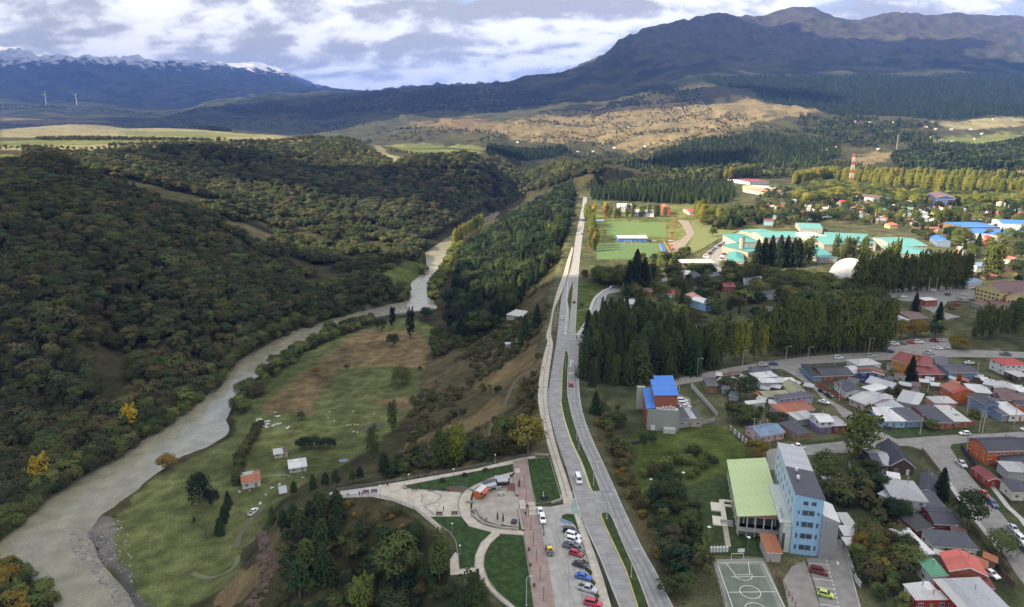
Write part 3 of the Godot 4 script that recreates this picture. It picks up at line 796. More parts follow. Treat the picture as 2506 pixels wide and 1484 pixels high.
	rail_fence("guard_rail", rail_line, 0.05, 1.0, 3.2, "dark metal guard rail between walkway and avenue", mat("rail_dark", 0.045, 0.045, 0.045, 0.5, 0.4))
	structure(kerb("avenue_parapet", av_left.slice(0, 66), 0.35, 0.0, 0.32, kerbm))
	# cycle path beside the car park
	structure(sheet("cycle_path", [19,-196.9,21,-196.9,21.4,-191.8,22.3,-184,23.3,-174.8,24.1,-165.4,24.9,-151.1,22.5,-151.1,21.8,-161.9,21.1,-172.2,20,-185.8,19.4,-192.6], 0.14, walk))
	paint_line("cycle_dashes", [19.8,-194.9,21,-184,22.1,-171.9,22.8,-161.9,23.5,-152.6], 0.12, 0.155, white, self, 0.8, 1.4)
	structure(sheet("cycle_crossing", [19,-203.5,20.7,-204.8,21.1,-197.1,19,-196.7], 0.075, conc("crossing_green", 0.26, 0.40, 0.36)))
	var vg := [21,-195.7,22.4,-185.5,24.3,-173.8,25.8,-161.6,26.8,-151.6,25.2,-151.1,24.3,-165.4,23.5,-174.8,22.5,-184,21.7,-191.8]
	structure(sheet("verge", vg, 0.1, turf))
	rail_fence("guard_rail", [21,-194.1,22,-185.5,23.8,-173.8,25.1,-161.9,26.1,-152.6], 0.1, 0.9, 3.2, "dark metal guard rail between cycle path and avenue", mats["rail_dark"])
	# side road that climbs off to the right
	structure(sheet("side_road", [36.3,-382.5,39.2,-388.7,44.6,-407.2,52.2,-446,59.3,-476,67.2,-492.4,75.6,-503.3,86.4,-507.7,111,-528.7,138.1,-551.5,135.7,-541.1,110.7,-516.9,84.5,-495.8,77.5,-489.1,66.2,-480.8,59.8,-453.2,55.1,-432.3,49.9,-413.2,43.4,-387.3,39.1,-371.7,34.7,-359], 0.066, road))
	structure(kerb("side_road_walk", smooth([36.1,-383.6,39,-391.4,43.8,-408.7,50.7,-444.3,57,-472,66.3,-493.3,76.1,-506.4], 3), 2.0, 0.0, 0.2, kerbm))
	paint_line("road_arrow", [28.5,-331.1,29.7,-342.6], 0.3, 0.075, white)
	paint_line("road_arrow", [29.2,-336.2,31,-341.5], 0.3, 0.075, white)
	paint_line("speed_hump_band", [26.7,-322,31,-322], 1.6, 0.072, ochre)
	paint_line("stop_bar", [45.5,-546.2,48.5,-547.3], 0.8, 0.072, white)
	paint_line("stop_bar", [29,-387.6,31.2,-387.6], 0.8, 0.072, white)
	paint_line("lane_line", [42.1,-523.9,36.7,-468.2,35,-435.7,32.9,-416.3,30.1,-388.7], 0.2, 0.072, white)
	paint_line("edge_line", [20.9,-285.6,21,-268,22.3,-246.8,24.4,-230,25.6,-212.6], 0.16, 0.073, white)
	# tar seams and cracks in the concrete slabs
	var seam := mat("tar_seam", 0.14, 0.135, 0.13, 0.9)
	for a in [[26.5,-199.8,25.8,-194.1], [26.3,-175.5,26.5,-170.9,26.7,-164.2], [25.5,-203.1,29.5,-202.8], [26,-206.5,28.6,-205.8,30.3,-205.5], [26.4,-206.5,25.7,-204.6,26.3,-203.3]]:
		paint_line("tar_seam", smooth(a, 3), 0.14, 0.071, seam)
	# ---- streets of the town
	var grey := conc("street_concrete", 0.285, 0.27, 0.25)
	structure(sheet("upper_street", [64.7,-308.3,90.7,-322.2,108,-331.1,122.4,-337.3,146.6,-345.8,170.4,-351.4,193.3,-353.7,232.8,-359,270.3,-353.7,264,-344.7,225.2,-346.3,187.1,-341.5,167,-338.9,149.8,-336.2,138.3,-328,132.9,-328,116.9,-329,95.5,-315.5,63.4,-301.3], 0.05, grey))
	structure(sheet("lane", [131.1,-328.9,139.3,-329.6,137.6,-314.2,137.8,-304.4,136.9,-290.5,140.8,-275, 140.3,-274.7,140.2,-270.5,134.6,-270.5,136.4,-283.3, 137.2,-277.1,134.7,-289.3,135.7,-302.5,133.9,-316.9], 0.056, grey))
	structure(sheet("cross_street", [95.1,-241.3,109,-245.3,121.5,-247.7,132,-249.9,138.1,-252.1,141.2,-256.7,143.9,-255.5,145.9,-250.1,152.3,-251.1,169.8,-253.6,186.9,-255.1,202.4,-257.1,198.8,-252.1,183.1,-249.2,171.9,-247.4,164,-245.3,162,-242.7,157.8,-229.5,155.2,-217.5,152.9,-206.5,150,-194.1,145.9,-176.8,133,-158.5,134.6,-166.6,137.6,-176.8,140.3,-190.3,143.9,-206.5,146.3,-217.5,148.9,-228.4,151.3,-239.9,147.9,-243.9,138.3,-244.5,125.4,-239.1,106.5,-236.5,93.9,-231.6,91.7,-225.4,88.6,-225.4,92.9,-239.3], 0.058, grey))
	structure(sheet("hotel_drive", [91.7,-183,94.5,-183,92,-172.2,88.6,-160.8,85.8,-150.6,76,-150.6,79,-161.9,80.7,-170.6,81.6,-174,87.9,-174.5], 0.054, grey))
	structure(sheet("gate_yard", [71,-310.9,75.9,-307.6,72.5,-296.4,77.3,-290.5,75.7,-280.3,68.5,-280.3,72,-296.4], 0.052, grey))
	structure(sheet("car_yard", [193.3,-353.7,205.6,-369.2,221,-378.1,241,-378.1,232,-359], 0.053, grey))
	structure(sheet("market_street", [263,-492.4,302.5,-510,327.3,-492.4,312.1,-468.2,289.7,-460.6,269.7,-435.7,275,-422.6,262.8,-416.3,265.6,-460.6,248.9,-464.3], 0.051, grey))
	structure(sheet("gravel_bed", [80.4,-172.9,79.9,-168.8,78,-159.6,76.6,-153.6,69,-153.6,71.3,-164.2,76,-170.3], 0.03, conc("pea_gravel", 0.30, 0.27, 0.25)))
	structure(kerb("drive_kerb", [94.7,-183,92.2,-172.2,88.8,-160.8,86.1,-151.6], 0.3, 0.0, 0.16, kerbm))
	for k in 6:
		var t := k / 5.0
		var a := Vector2(81.3,-171.9).lerp(Vector2(77.1,-154.7), t)
		var b := Vector2(86,-170.9).lerp(Vector2(81.5,-153.7), t)
		paint_line("bay_line", [a.x, a.y, b.x, b.y], 0.14, 0.066, white)
	paint_line("bay_dashes", [86.7,-173.2,81.5,-153.6], 0.16, 0.067, white, self, 0.9, 0.9)
	paint_line("drive_arrow", [89.4,-172.5,89,-171.1], 0.4, 0.066, white)
	# pavements beside the street that runs down to the right
	structure(sheet("street_lawn", [153.6,-211.9,158.6,-213.3,155.6,-200.6,153.7,-198.1,150.9,-198.1], 0.09, turf))
	structure(kerb("street_pavement", [160.4,-223.3,158.2,-211.9,155.2,-200.6,154.7,-194.1,152.2,-185.8], 1.6, 0.0, 0.14, kerbm))
	structure(kerb("street_pavement", [145.8,-216.5,143.1,-205.2,139.9,-190.3,137.2,-176.8], 1.4, 0.0, 0.13, kerbm))
	structure(sheet("corner_lawn", [144.5,-260,145.1,-250.5,152.4,-251.3,165.5,-253.6,165.9,-258,157.8,-261.3], 0.09, turf))
	structure(sheet("corner_lawn", [166.4,-258,167.4,-254.2,180.9,-255.8,182.1,-261.3], 0.09, turf))
	structure(sheet("corner_lawn", [161.4,-242.1,164.2,-245.1,172,-246.8,170.4,-243.3,165.5,-242.1], 0.09, turf))
	structure(sheet("corner_lawn", [101.5,-244.8,128.3,-252.1,126.7,-248.6,104.1,-243.3], 0.09, turf))
	structure(sheet("hotel_lawn", [54.5,-211.9,67.6,-219.4,75,-220.4,70.8,-206.5,65.5,-185.8,75.3,-183.7,69.9,-174.8,54.9,-175.5,56.1,-183,56.6,-198.1], 0.05, turf))
	# sports court behind the hotel
	var court := conc("court_green", 0.165, 0.195, 0.155)
	structure(sheet("sports_court", [55.4,-173.5,69.7,-174.1,67.8,-150.6,52.5,-150.6], 0.05, conc("court_slab", 0.27, 0.28, 0.24)))
	structure(sheet("court_floor", [56.8,-170.9,67.5,-171.1,66.1,-150.6,53.3,-150.6], 0.07, court))
	for a in [[56.1,-171.9,68.7,-172.2,67.9,-152.6], [56.1,-170.9,54.9,-152.6], [55.6,-159.3,67.8,-159.5], [58,-165.6,67.2,-165.7], [58.5,-171.8,59.6,-166.5], [64.7,-172,63.5,-166.6], [59.7,-166.5,63.4,-166.6]]:
		paint_line("court_line", a, 0.16, 0.09, white)
	for c in [[61.2,-159.4, 2.6, 0.0, TAU], [61.6,-166.5, 2.3, 0.0, PI], [60.4,-152.6, 2.6, 0.0, TAU]]:
		var ar := []
		for k in 25:
			var an: float = lerpf(c[3], c[4], k / 24.0)
			ar.append_array([c[0] + cos(an) * c[2], c[1] + sin(an) * c[2]])
		paint_line("court_line", ar, 0.16, 0.092, white)
	# pitches
	var pitch := conc("pitch_turf", 0.12, 0.19, 0.055, 0.95)
	structure(sheet("football_pitch", [110.8,-837.7,178.1,-830.9,161.9,-725.2,96.5,-725.2], 0.06, pitch))
	var low := [82.4,-688.4,143.3,-686.7,132.4,-605.8,72.9,-605.8]
	structure(sheet("football_pitch", low, 0.06, conc("pitch_dark", 0.085, 0.15, 0.05, 0.95)))
	var mow := conc("pitch_mown", 0.12, 0.195, 0.07, 0.95)
	var la := Vector2(low[0], low[1])
	var lb := Vector2(low[2], low[3])
	var lc := Vector2(low[4], low[5])
	var ld := Vector2(low[6], low[7])
	for k in 9:
		var t0 := (k + 0.15) / 9.0
		var t1 := (k + 0.6) / 9.0
		var q := [la.lerp(ld, t0), lb.lerp(lc, t0), lb.lerp(lc, t1), la.lerp(ld, t1)]
		structure(sheet("mown_band", [q[0].x, q[0].y, q[1].x, q[1].y, q[2].x, q[2].y, q[3].x, q[3].y], 0.075, mow))
	paint_line("pitch_line", [82.3,-683.8,142,-682.6,132.2,-607.6], 0.25, 0.095, white)
	structure(sheet("running_strip", [143,-686.7,146,-686.7,136.5,-613.7,132.2,-605.8], 0.08, conc("track_blue", 0.05, 0.13, 0.5)))
	structure(sheet("dirt_track", [197.9,-853.3,209.2,-844.5,193.8,-753.2,175,-701.5,154.1,-644.6,146.3,-649.8,154.7,-692.5,167.3,-707.6,182,-739.6,192.8,-805], 0.05, conc("dirt", 0.28, 0.24, 0.19)))
	structure(sheet("hospital_car_park", [166.7,-618.4,179.3,-645.6,198.3,-683.8,226.6,-733,244.5,-763.8,257.7,-771,232.9,-733,215.9,-683.8,191.5,-620.8,180,-593.3,168.5,-556.1,161.8,-552.3,167.4,-584.6], 0.055, grey))
	structure(sheet("meadow", [210.8,-846.3,234.7,-873.1,231.9,-805,230.2,-767.3,247.8,-774.6,207.6,-713.8,178.7,-661.5,165,-640.5,166.4,-669.7,193.2,-746.4], 0.045, conc("meadow_grass", 0.17, 0.19, 0.065, 0.95)))

func rail_fence(called: String, line: Array, y: float, h: float, every: float, label: String, m: Material, mid := 2):
	var p := poly(line)
	var o := thing(called, label, "railing", Vector3(p[0].x, y, p[0].y))
	var base := Vector3(p[0].x, 0, p[0].y)
	var st := sfc()
	box(st, Vector3(0, h * 0.5, 0), Vector3(0.07, h, 0.07))
	st.generate_normals()
	var post := st.commit()
	for q in along(line, every): put(post, "post", m, o, Vector3(q[0].x, 0, q[0].y) - base)
	for k in mid:
		var s := sfc()
		var yy := h * (k + 1.0) / mid
		var rel := []
		for v in p: rel.append_array([v.x - base.x, v.y - base.z])
		strip(s, rel, 0.06, yy - 0.06, yy)
		build(s, "rail", m, o)
	return o

# ------------------------------------------------------------------ the riverside park
func build_park():
	var stone := conc("plaza_stone", 0.52, 0.465, 0.385)
	var pave := conc("plaza_pavers", 0.40, 0.355, 0.31)
	var rose := conc("promenade_pavers", 0.335, 0.255, 0.225)
	var grey := conc("parking_concrete", 0.40, 0.385, 0.355)
	var wallm := conc("low_wall", 0.36, 0.325, 0.28)
	var lawn := mat("lawn", 0.044, 0.098, 0.016, 0.95)
	worn(lawn, noise_tex(0.03, 0.68, 1.0, 51), 1.0 / 3.7, noise_tex(0.012, 0.66, 1.0, 52), 1.0 / 17.0)
	var white: Material = mats["line_white"]
	structure(sheet("plaza", [-59.6,-209.9,-43.6,-214.5,-35.8,-215,-35.4,-212.6,-16.2,-209.7,-17,-203.1,-15.8,-195.4,-25.2,-195.4,-21.2,-189.9,-21.3,-187.7,-30,-199.3,-37.8,-204.6,-45,-207.2,-58.8,-206.5], 0.05, stone))
	structure(sheet("upper_path", [-44.1,-214.5,-27.1,-220.9,-12.2,-226.4,-0.5,-232.5,7.8,-236.2,8.7,-234.6,0.2,-229.7,-18.2,-221.9,-35.3,-214.8], 0.062, stone))
	structure(sheet("promenade", [0.3,-231.8,5.4,-234.4,6.3,-215.6,7.3,-201.4,8.1,-193.4,9,-183.7,9.8,-175.5,10.8,-153.6,11.1,-149.5,5.9,-149.5,5.5,-153.6,4.6,-171.6,3.5,-186.6,2.2,-204.8,0.9,-222.3], 0.075, rose))
	# pale bands and red channel let into the promenade
	for a in [[2.2,-205.2,4,-205.4,4.4,-199.9,2.5,-199.8], [4.9,-203.5,7.3,-203.9,7.4,-202.1,5,-201.7], [5.1,-201.2,7.5,-201.6,7.7,-198.9,5.2,-198.8], [5.2,-198.3,7.8,-198.6,8,-196.3,5.3,-196.2], [0.9,-225.9,2.6,-226.4,2.8,-223.5,1.1,-223.2]]:
		structure(sheet("paving_band", a, 0.088, stone))
	for k in 22:
		var t := k / 22.0
		var a := Vector2(2.6,-225.4).lerp(Vector2(6.6,-153.6), t)
		var b := Vector2(6,-225.4).lerp(Vector2(10.8,-153.6), t)
		paint_line("paving_joint", [a.x, a.y, b.x, b.y], 0.10, 0.083, conc("joint", 0.24, 0.18, 0.16))
	structure(sheet("car_park", [7.3,-201.2,11.8,-201,17.4,-202.9,20.1,-206.5,20.6,-203.5,19.5,-202.7,19.1,-196.9,15.5,-196.5,15.1,-194.5,18.8,-190.7,19.9,-184,20.8,-173.5,21.8,-161.9,22.5,-149.5,11.2,-149.5,10.8,-153.6,9.8,-175.5,9,-183.7,8.1,-193.4], 0.068, grey))
	structure(sheet("ring_path", smooth([0.5,-223.7,-6.2,-220.1,-13.4,-213.7,-16.6,-207.4,-16.9,-201.4,-15.6,-195.6,-12.9,-190.1,-5.8,-186.9,3.4,-185.3], 4) + smooth([3.5,-187.3,2,-187.9,-3.6,-188.6,-8.7,-191,-12.2,-195.6,-13.1,-201.4,-13.2,-207.4,-12,-212.8,-6.8,-218,0,-222.5], 4), 0.08, stone))
	structure(sheet("round_plaza", [0.7,-220.9,-1,-219.4,-6.6,-216.5,-11,-211.9,-12.6,-206.5,-12.4,-199.8,-10.7,-194.9,-8.1,-193.4,-2.9,-189.9,2,-188.3,2.2,-204.8,1.1,-215.6], 0.07, pave))
	structure(sheet("winding_path", smooth([-5.9,-186.9,-8.9,-181.6,-10.2,-175.5,-10,-170.3,-8.9,-166,-6.9,-161.9,-3.6,-156.9,0,-152.6,2.4,-149.5], 4) + smooth([4.7,-149.5,0.7,-153.6,-4,-159.6,-6.5,-164.8,-7.8,-170.3,-7.7,-175.5,-6.3,-180.9,-3.4,-186.1], 4), 0.085, stone))
	structure(sheet("spur_path", [-15.9,-176.8,-15.2,-176.1,-14.3,-168.8,-10,-169.7,-9,-167.4,-16.4,-166.5,-17.2,-173.5], 0.065, stone))
	var lawns := [
		[5.4,-233.2,13.4,-234.6,15.8,-206.1,15.1,-204.1,7.6,-203.1,6.4,-215.6],
		[-35.2,-214.5,0.2,-229.7,0.5,-223.9,-6.2,-220.3,-12.3,-214.7,-16.4,-209.9,-35.4,-212.6],
		[-25.1,-195.2,-15.5,-195.4,-12.8,-190,-5.9,-186.7,-8.9,-181.4,-10.2,-175.3,-10.1,-169.9,-14.2,-169.1,-15.1,-176.1,-16.2,-182.3,-18.1,-186.6,-21,-189.9],
		[-3.4,-185.8,3.4,-185.1,5.5,-153.6,5.8,-149.5,4.8,-149.5,0.7,-153.6,-3.9,-159.6,-6.4,-164.8,-7.7,-170.3,-7.7,-175.5,-6.3,-180.9],
		[-12.1,-196.9,-9.4,-194.1,-10.6,-193.2,-12.4,-195.7], [-8,-193.2,-4.2,-190.7,-4.8,-189.4,-8.7,-191.8], [-3,-190.8,2,-189.5,2,-188,-3.4,-189.2],
		[-13.3,-211,-11.1,-213.3,-10.1,-211.9,-12,-209.2],
	]
	for a in lawns:
		var o := sheet("park_lawn", a, 0.11, lawn)
		structure(o)
		kerb("edging", a + [a[0], a[1]], 0.16, 0.0, 0.15, wallm, o)
	structure(sheet("bare_bed", [-20.8,-213.9,-16.3,-214.5,-14.3,-213,-16.4,-210.1,-20.6,-210.8], 0.125, conc("bare_soil", 0.10, 0.085, 0.065)))
	# planted islands between the parking bays
	structure(sheet("bay_planter", [15,-195.1,16.7,-196.9,19,-196.7,19.6,-189.9,18.5,-191.8], 0.15, lawn))
	for a in [[19,-179.5,20.1,-177.8,19.1,-176.1], [19.4,-177.5,20.5,-175.8,19.5,-174.1,18.4,-176.4], [19.8,-173.5,21,-171.6,20,-169.7,19,-172.9], [20.6,-169.4,21.6,-167.7,21,-165.9,19.6,-168.8], [21.1,-164.8,22,-163.1,21.4,-161.9,20.2,-164.2], [21.5,-159.4,22.4,-157.7,21.6,-156.6,20.6,-158.8]]:
		structure(sheet("bay_planter", a, 0.16, lawn))
	structure(sheet("accessible_bay", [14.4,-194,15.4,-194.3,18.6,-191.8,17.8,-190.8,14.7,-192.1], 0.079, conc("bay_blue", 0.17, 0.24, 0.34)))
	structure(sheet("accessible_bay", [14.4,-189.9,15.4,-190.4,16.2,-189.5,15.3,-188.6], 0.079, mats["bay_blue"]))
	for a in [[15.9,-185.5,19.6,-183], [15.9,-177.8,20,-174.8], [16.9,-172.9,20.9,-170.3], [17.2,-169.1,21.4,-166.3], [17.1,-164.2,21.8,-161.9], [17.2,-159.6,22,-157.4]]:
		paint_line("bay_line", a, 0.14, 0.082, white)
	# tyre marks wind over the car park
	var rub := mat("tyre_mark", 0.20, 0.19, 0.18, 0.9)
	for k in 7:
		var line := []
		var a := Vector2(11.3,-191.8) + Vector2(k * 1.0, 0)
		var b := Vector2(12.2,-178.8) + Vector2(k * 1.0, 0)
		var c := Vector2(13.4,-166.6) + Vector2(k * 0.9, 0)
		var d := Vector2(14,-154.2) + Vector2(k * 0.9, 0)
		for q in 13:
			var t := q / 12.0
			var v := a.bezier_interpolate(b, c, d, t) + Vector2(sin(t * 9.0 + k * 1.7) * 0.5, 0)
			line.append_array([v.x, v.y])
		paint_line("tyre_mark", line.slice(0 if k % 2 == 0 else 6, 26 if k % 3 else 20), 0.11 + 0.03 * (k % 3), 0.0775 + 0.001 * k, rub)
	# low walls
	for a in [[0.8,-220.9,1.1,-215.6,1.7,-207.4], [2.1,-199.6,2.6,-193.4,3.2,-187.4], [-14,-211.9,-12.1,-210.8], [-14.6,-203.5,-12.3,-203.5], [-13,-198.5,-10.9,-198.9,-9.2,-194.1], [-12.5,-196.5,-8.6,-191.4,-3.6,-188.9,2,-188], [-9.1,-193.2,-7.6,-194.1], [-4.2,-189.2,-3,-191], [8,-236.8,13.3,-236.2], [12.3,-202.9,15.8,-205.2,15.7,-207.4], [-35.8,-214.5,-35.5,-212.4,-34.5,-212.4]]:
		var o := kerb("low_stone_wall", a, 0.7, 0.0, 0.62, wallm)
		tag(o, "low pale stone wall edging the round plaza", "wall", "low stone walls of the plaza")
	structure(kerb("plaza_seam", smooth([-27.5,-211.4,-23.3,-208.5,-22.9,-206.5,-24.4,-203.5,-26.9,-202.2,-27.2,-201,-25.4,-198.5,-23.9,-196.5], 3), 0.5, 0.05, 0.056, conc("seam_grey", 0.28, 0.26, 0.24)))
	structure(kerb("plaza_seam", [-29.3,-209,-28.6,-206.5,-28.8,-203.9], 0.5, 0.05, 0.056, mats["seam_grey"]))
	structure(kerb("plaza_seam", smooth([-16.5,-209.7,-17,-202.7,-15.7,-195.6], 4), 0.5, 0.05, 0.09, mats["seam_grey"]))
	# railings along the drop
	rail_fence("viewpoint_railing", smooth([-56.1,-206.5,-45,-207.1,-37.8,-204.5,-30,-199.1,-26,-194.1,-21.3,-187.4], 3), 0.05, 1.1, 2.0, "grey metal railing along the plaza's lower edge", mat("rail_grey", 0.22, 0.23, 0.24, 0.5, 0.5), 3)
	rail_fence("viewpoint_railing", smooth([-57.1,-210.8,-43.7,-215,-27.2,-221.5,-12.2,-227,-0.5,-233.1,7.8,-236.6], 3), 0.05, 1.1, 2.2, "grey metal railing along the plaza's upper path", mats["rail_grey"], 3)
	rail_fence("viewpoint_railing", smooth([-9,-166.6,-6.9,-161.3,-3.6,-156.2,-0.4,-152.6], 3), 0.05, 1.1, 2.0, "grey metal railing along the winding park path", mats["rail_grey"], 3)
	# deck that juts out over the slope
	var o := thing("viewpoint_deck", "grey viewing deck jutting out at the plaza's tip", "deck", Vector3.ZERO)
	sheet("deck_slab", [-55.8,-209.4,-43.9,-213.5,-42.5,-211,-45,-207.4,-55.4,-207.4], 0.09, conc("deck_grey", 0.46, 0.45, 0.45), o)

# ------------------------------------------------------------------ trees
class Leafy:
	var v := PackedVector3Array()
	var n := PackedVector3Array()
	var c := PackedColorArray()
	func leaf(p: Vector3, out: Vector3, along_: Vector3, l: float, w: float, tint: Color):
		var s := out.cross(along_).normalized()
		if s.length_squared() < 0.5: s = out.cross(Vector3(0.3, 0.2, 0.9)).normalized()
		var a := s.cross(out).normalized()
		var q := [p + a * l, p + s * w, p - a * l, p - s * w]
		var face: Vector3 = (q[2] - q[0]).cross(q[1] - q[0])
		var o := [0, 1, 2, 0, 2, 3] if face.dot(out) > 0.0 else [0, 2, 1, 0, 3, 2]
		for k in o:
			v.append(q[k])
			n.append(out)
			c.append(tint)
	func mesh() -> ArrayMesh:
		var arr := []
		arr.resize(Mesh.ARRAY_MAX)
		arr[Mesh.ARRAY_VERTEX] = v
		arr[Mesh.ARRAY_NORMAL] = n
		arr[Mesh.ARRAY_COLOR] = c
		var m := ArrayMesh.new()
		m.add_surface_from_arrays(Mesh.PRIMITIVE_TRIANGLES, arr)
		return m

func rv() -> Vector3:
	return Vector3(rng.randfn(), rng.randfn(), rng.randfn()).normalized()

func leaf_tint(spread := 0.3) -> Color:
	var f := rng.randf_range(1.0 - spread, 1.0 + spread)
	return Color(f * rng.randf_range(0.92, 1.12), f, f * rng.randf_range(0.85, 1.1))

# rounded crown out of many clumps; height 1, crown from lo to 1, radius r
func crown_broad(clumps: int, leaves: int, lo: float, r: float, size: float) -> ArrayMesh:
	var L := Leafy.new()
	var mid := Vector3(0, (lo + 1.0) * 0.5, 0)
	var half := Vector3(r, (1.0 - lo) * 0.5, r)
	for k in clumps:
		var d := rv()
		if d.y < -0.55: d.y = -d.y
		var at := mid + d * half * (rng.randf_range(0.5, 0.82))
		var cr := r * rng.randf_range(0.30, 0.50)
		var tone := rng.randf_range(0.8, 1.22)
		for q in leaves:
			var e := (rv() + Vector3(0, 0.35, 0) + d * 0.4).normalized()
			var p := at + e * cr * rng.randf_range(0.6, 1.05) * Vector3(1, 0.8, 1)
			var out := (e * 0.8 + d * 0.5 + Vector3(0, 0.25, 0) + rv() * 0.35).normalized()
			var t := leaf_tint(0.25)
			L.leaf(p, out, rv(), size * rng.randf_range(0.7, 1.4), size * rng.randf_range(0.5, 0.9), Color(t.r * tone, t.g * tone, t.b * tone))
	return L.mesh()

func crown_pine(levels: int, arms: int, r: float, lo: float, size: float, full: float) -> ArrayMesh:
	var L := Leafy.new()
	for k in levels:
		var t := float(k) / levels
		var y := lerpf(lo, 0.99, t)
		var rad := r * pow(1.0 - t, full) * rng.randf_range(0.82, 1.15) + 0.012
		for q in arms:
			if rng.randf() < 0.12: continue
			var an := TAU * (q + rng.randf()) / arms + k * 1.3
			var dir := Vector3(cos(an), 0, sin(an))
			var reach := rad * rng.randf_range(0.75, 1.15)
			var bits := 3 if rad > 0.08 else 2
			for b in bits:
				var s := (b + 0.7) / bits
				var p := Vector3(0, y - 0.10 * reach * s * s * 3.0 + rng.randf_range(-0.012, 0.012), 0) + dir * reach * s
				var out := (Vector3(0, 0.75, 0) + dir * 0.75 + rv() * 0.4).normalized()
				L.leaf(p, out, dir, size * rng.randf_range(0.8, 1.5), size * rng.randf_range(0.45, 0.8), leaf_tint(0.32))
	return L.mesh()

func crown_poplar(leaves: int, r: float, lean: float, size: float) -> ArrayMesh:
	var L := Leafy.new()
	var plumes := 26
	for k in plumes:
		var t := pow(float(k) / plumes, 0.9)
		var an := rng.randf() * TAU
		var prof := r * (0.45 + 1.1 * sin(PI * clampf(t * 0.8 + 0.16, 0.0, 1.0))) * 0.7
		var root := Vector3(cos(an) * prof * 0.45, lerpf(0.06, 0.80, t), sin(an) * prof * 0.45)
		var tone := rng.randf_range(0.78, 1.25)
		var up := Vector3(cos(an) * 0.26, 1.0, sin(an) * 0.26).normalized()
		for q in int(leaves / float(plumes)):
			var s := rng.randf()
			var wdt := prof * 0.62 * sin(PI * (0.2 + 0.78 * s))
			var e := (rv() * Vector3(1, 0.3, 1)).normalized()
			var p := root + up * s * 0.24 + e * wdt
			p.x += lean * p.y * p.y * p.y
			var out := (e + Vector3(cos(an), 0.3, sin(an)) * 0.6 + rv() * 0.3).normalized()
			var tn := leaf_tint(0.25)
			L.leaf(p, out, up + rv() * 0.3, size * rng.randf_range(0.9, 1.7), size * rng.randf_range(0.45, 0.75), Color(tn.r * tone, tn.g * tone, tn.b * tone))
	return L.mesh()

func trunk_mesh(h: float, r: float, limbs: int, lean := 0.0) -> ArrayMesh:
	var st := sfc()
	var prev := Vector3.ZERO
	for k in 4:
		var t := (k + 1) / 4.0
		var p := Vector3(rng.randf_range(-1, 1) * r * 0.5 + lean * pow(h * t, 3), h * t, rng.randf_range(-1, 1) * r * 0.5)
		tube(st, prev, p, lerpf(r, r * 0.35, t - 0.25), lerpf(r, r * 0.35, t), 6, false)
		prev = p
	for k in limbs:
		var an := TAU * k / limbs + rng.randf()
		var y := h * rng.randf_range(0.45, 0.8)
		tube(st, Vector3(0, y, 0), Vector3(cos(an) * h * 0.3, y + h * 0.28, sin(an) * h * 0.3), r * 0.4, r * 0.12, 5, false)
	st.generate_normals()
	return st.commit()

var PROTO := {}
func leaf_mat(key: String, r: float, g: float, b: float) -> StandardMaterial3D:
	if mats.has(key): return mats[key]
	var m := mat(key, r, g, b, 0.85)
	m.metallic_specular = 0.2
	m.vertex_color_use_as_albedo = true
	m.backlight_enabled = true
	m.backlight = Color(0.30, 0.32, 0.2)
	return m

# base colours of foliage, linear
const LEAF := {
	"native": [[0.060, 0.066, 0.026], [0.074, 0.076, 0.030], [0.046, 0.056, 0.024], [0.094, 0.090, 0.034], [0.066, 0.060, 0.030], [0.050, 0.066, 0.030], [0.040, 0.046, 0.022]],
	"pine": [[0.022, 0.040, 0.018], [0.028, 0.046, 0.020], [0.020, 0.034, 0.018], [0.034, 0.050, 0.020]],
	"grove": [[0.046, 0.066, 0.022], [0.056, 0.074, 0.024], [0.036, 0.054, 0.020]],
	"spruce": [[0.013, 0.021, 0.013], [0.016, 0.026, 0.015]],
	"poplar": [[0.076, 0.096, 0.030], [0.090, 0.106, 0.032], [0.060, 0.082, 0.028], [0.10, 0.11, 0.03]],
	"lime": [[0.15, 0.17, 0.035], [0.19, 0.19, 0.04], [0.13, 0.15, 0.035], [0.23, 0.20, 0.04]],
	"willow": [[0.105, 0.125, 0.036], [0.125, 0.14, 0.04], [0.085, 0.11, 0.034]],
	"gold": [[0.44, 0.31, 0.03], [0.36, 0.26, 0.03]],
	"amber": [[0.18, 0.12, 0.025], [0.15, 0.115, 0.025]],
	"scrub": [[0.062, 0.060, 0.026], [0.080, 0.072, 0.030], [0.048, 0.054, 0.024], [0.10, 0.085, 0.04]],
	"garden": [[0.054, 0.078, 0.025], [0.072, 0.094, 0.029], [0.042, 0.060, 0.024], [0.086, 0.092, 0.034]],
	"turning": [[0.22, 0.165, 0.028], [0.17, 0.145, 0.03]],
	"maroon": [[0.06, 0.035, 0.03]],
}

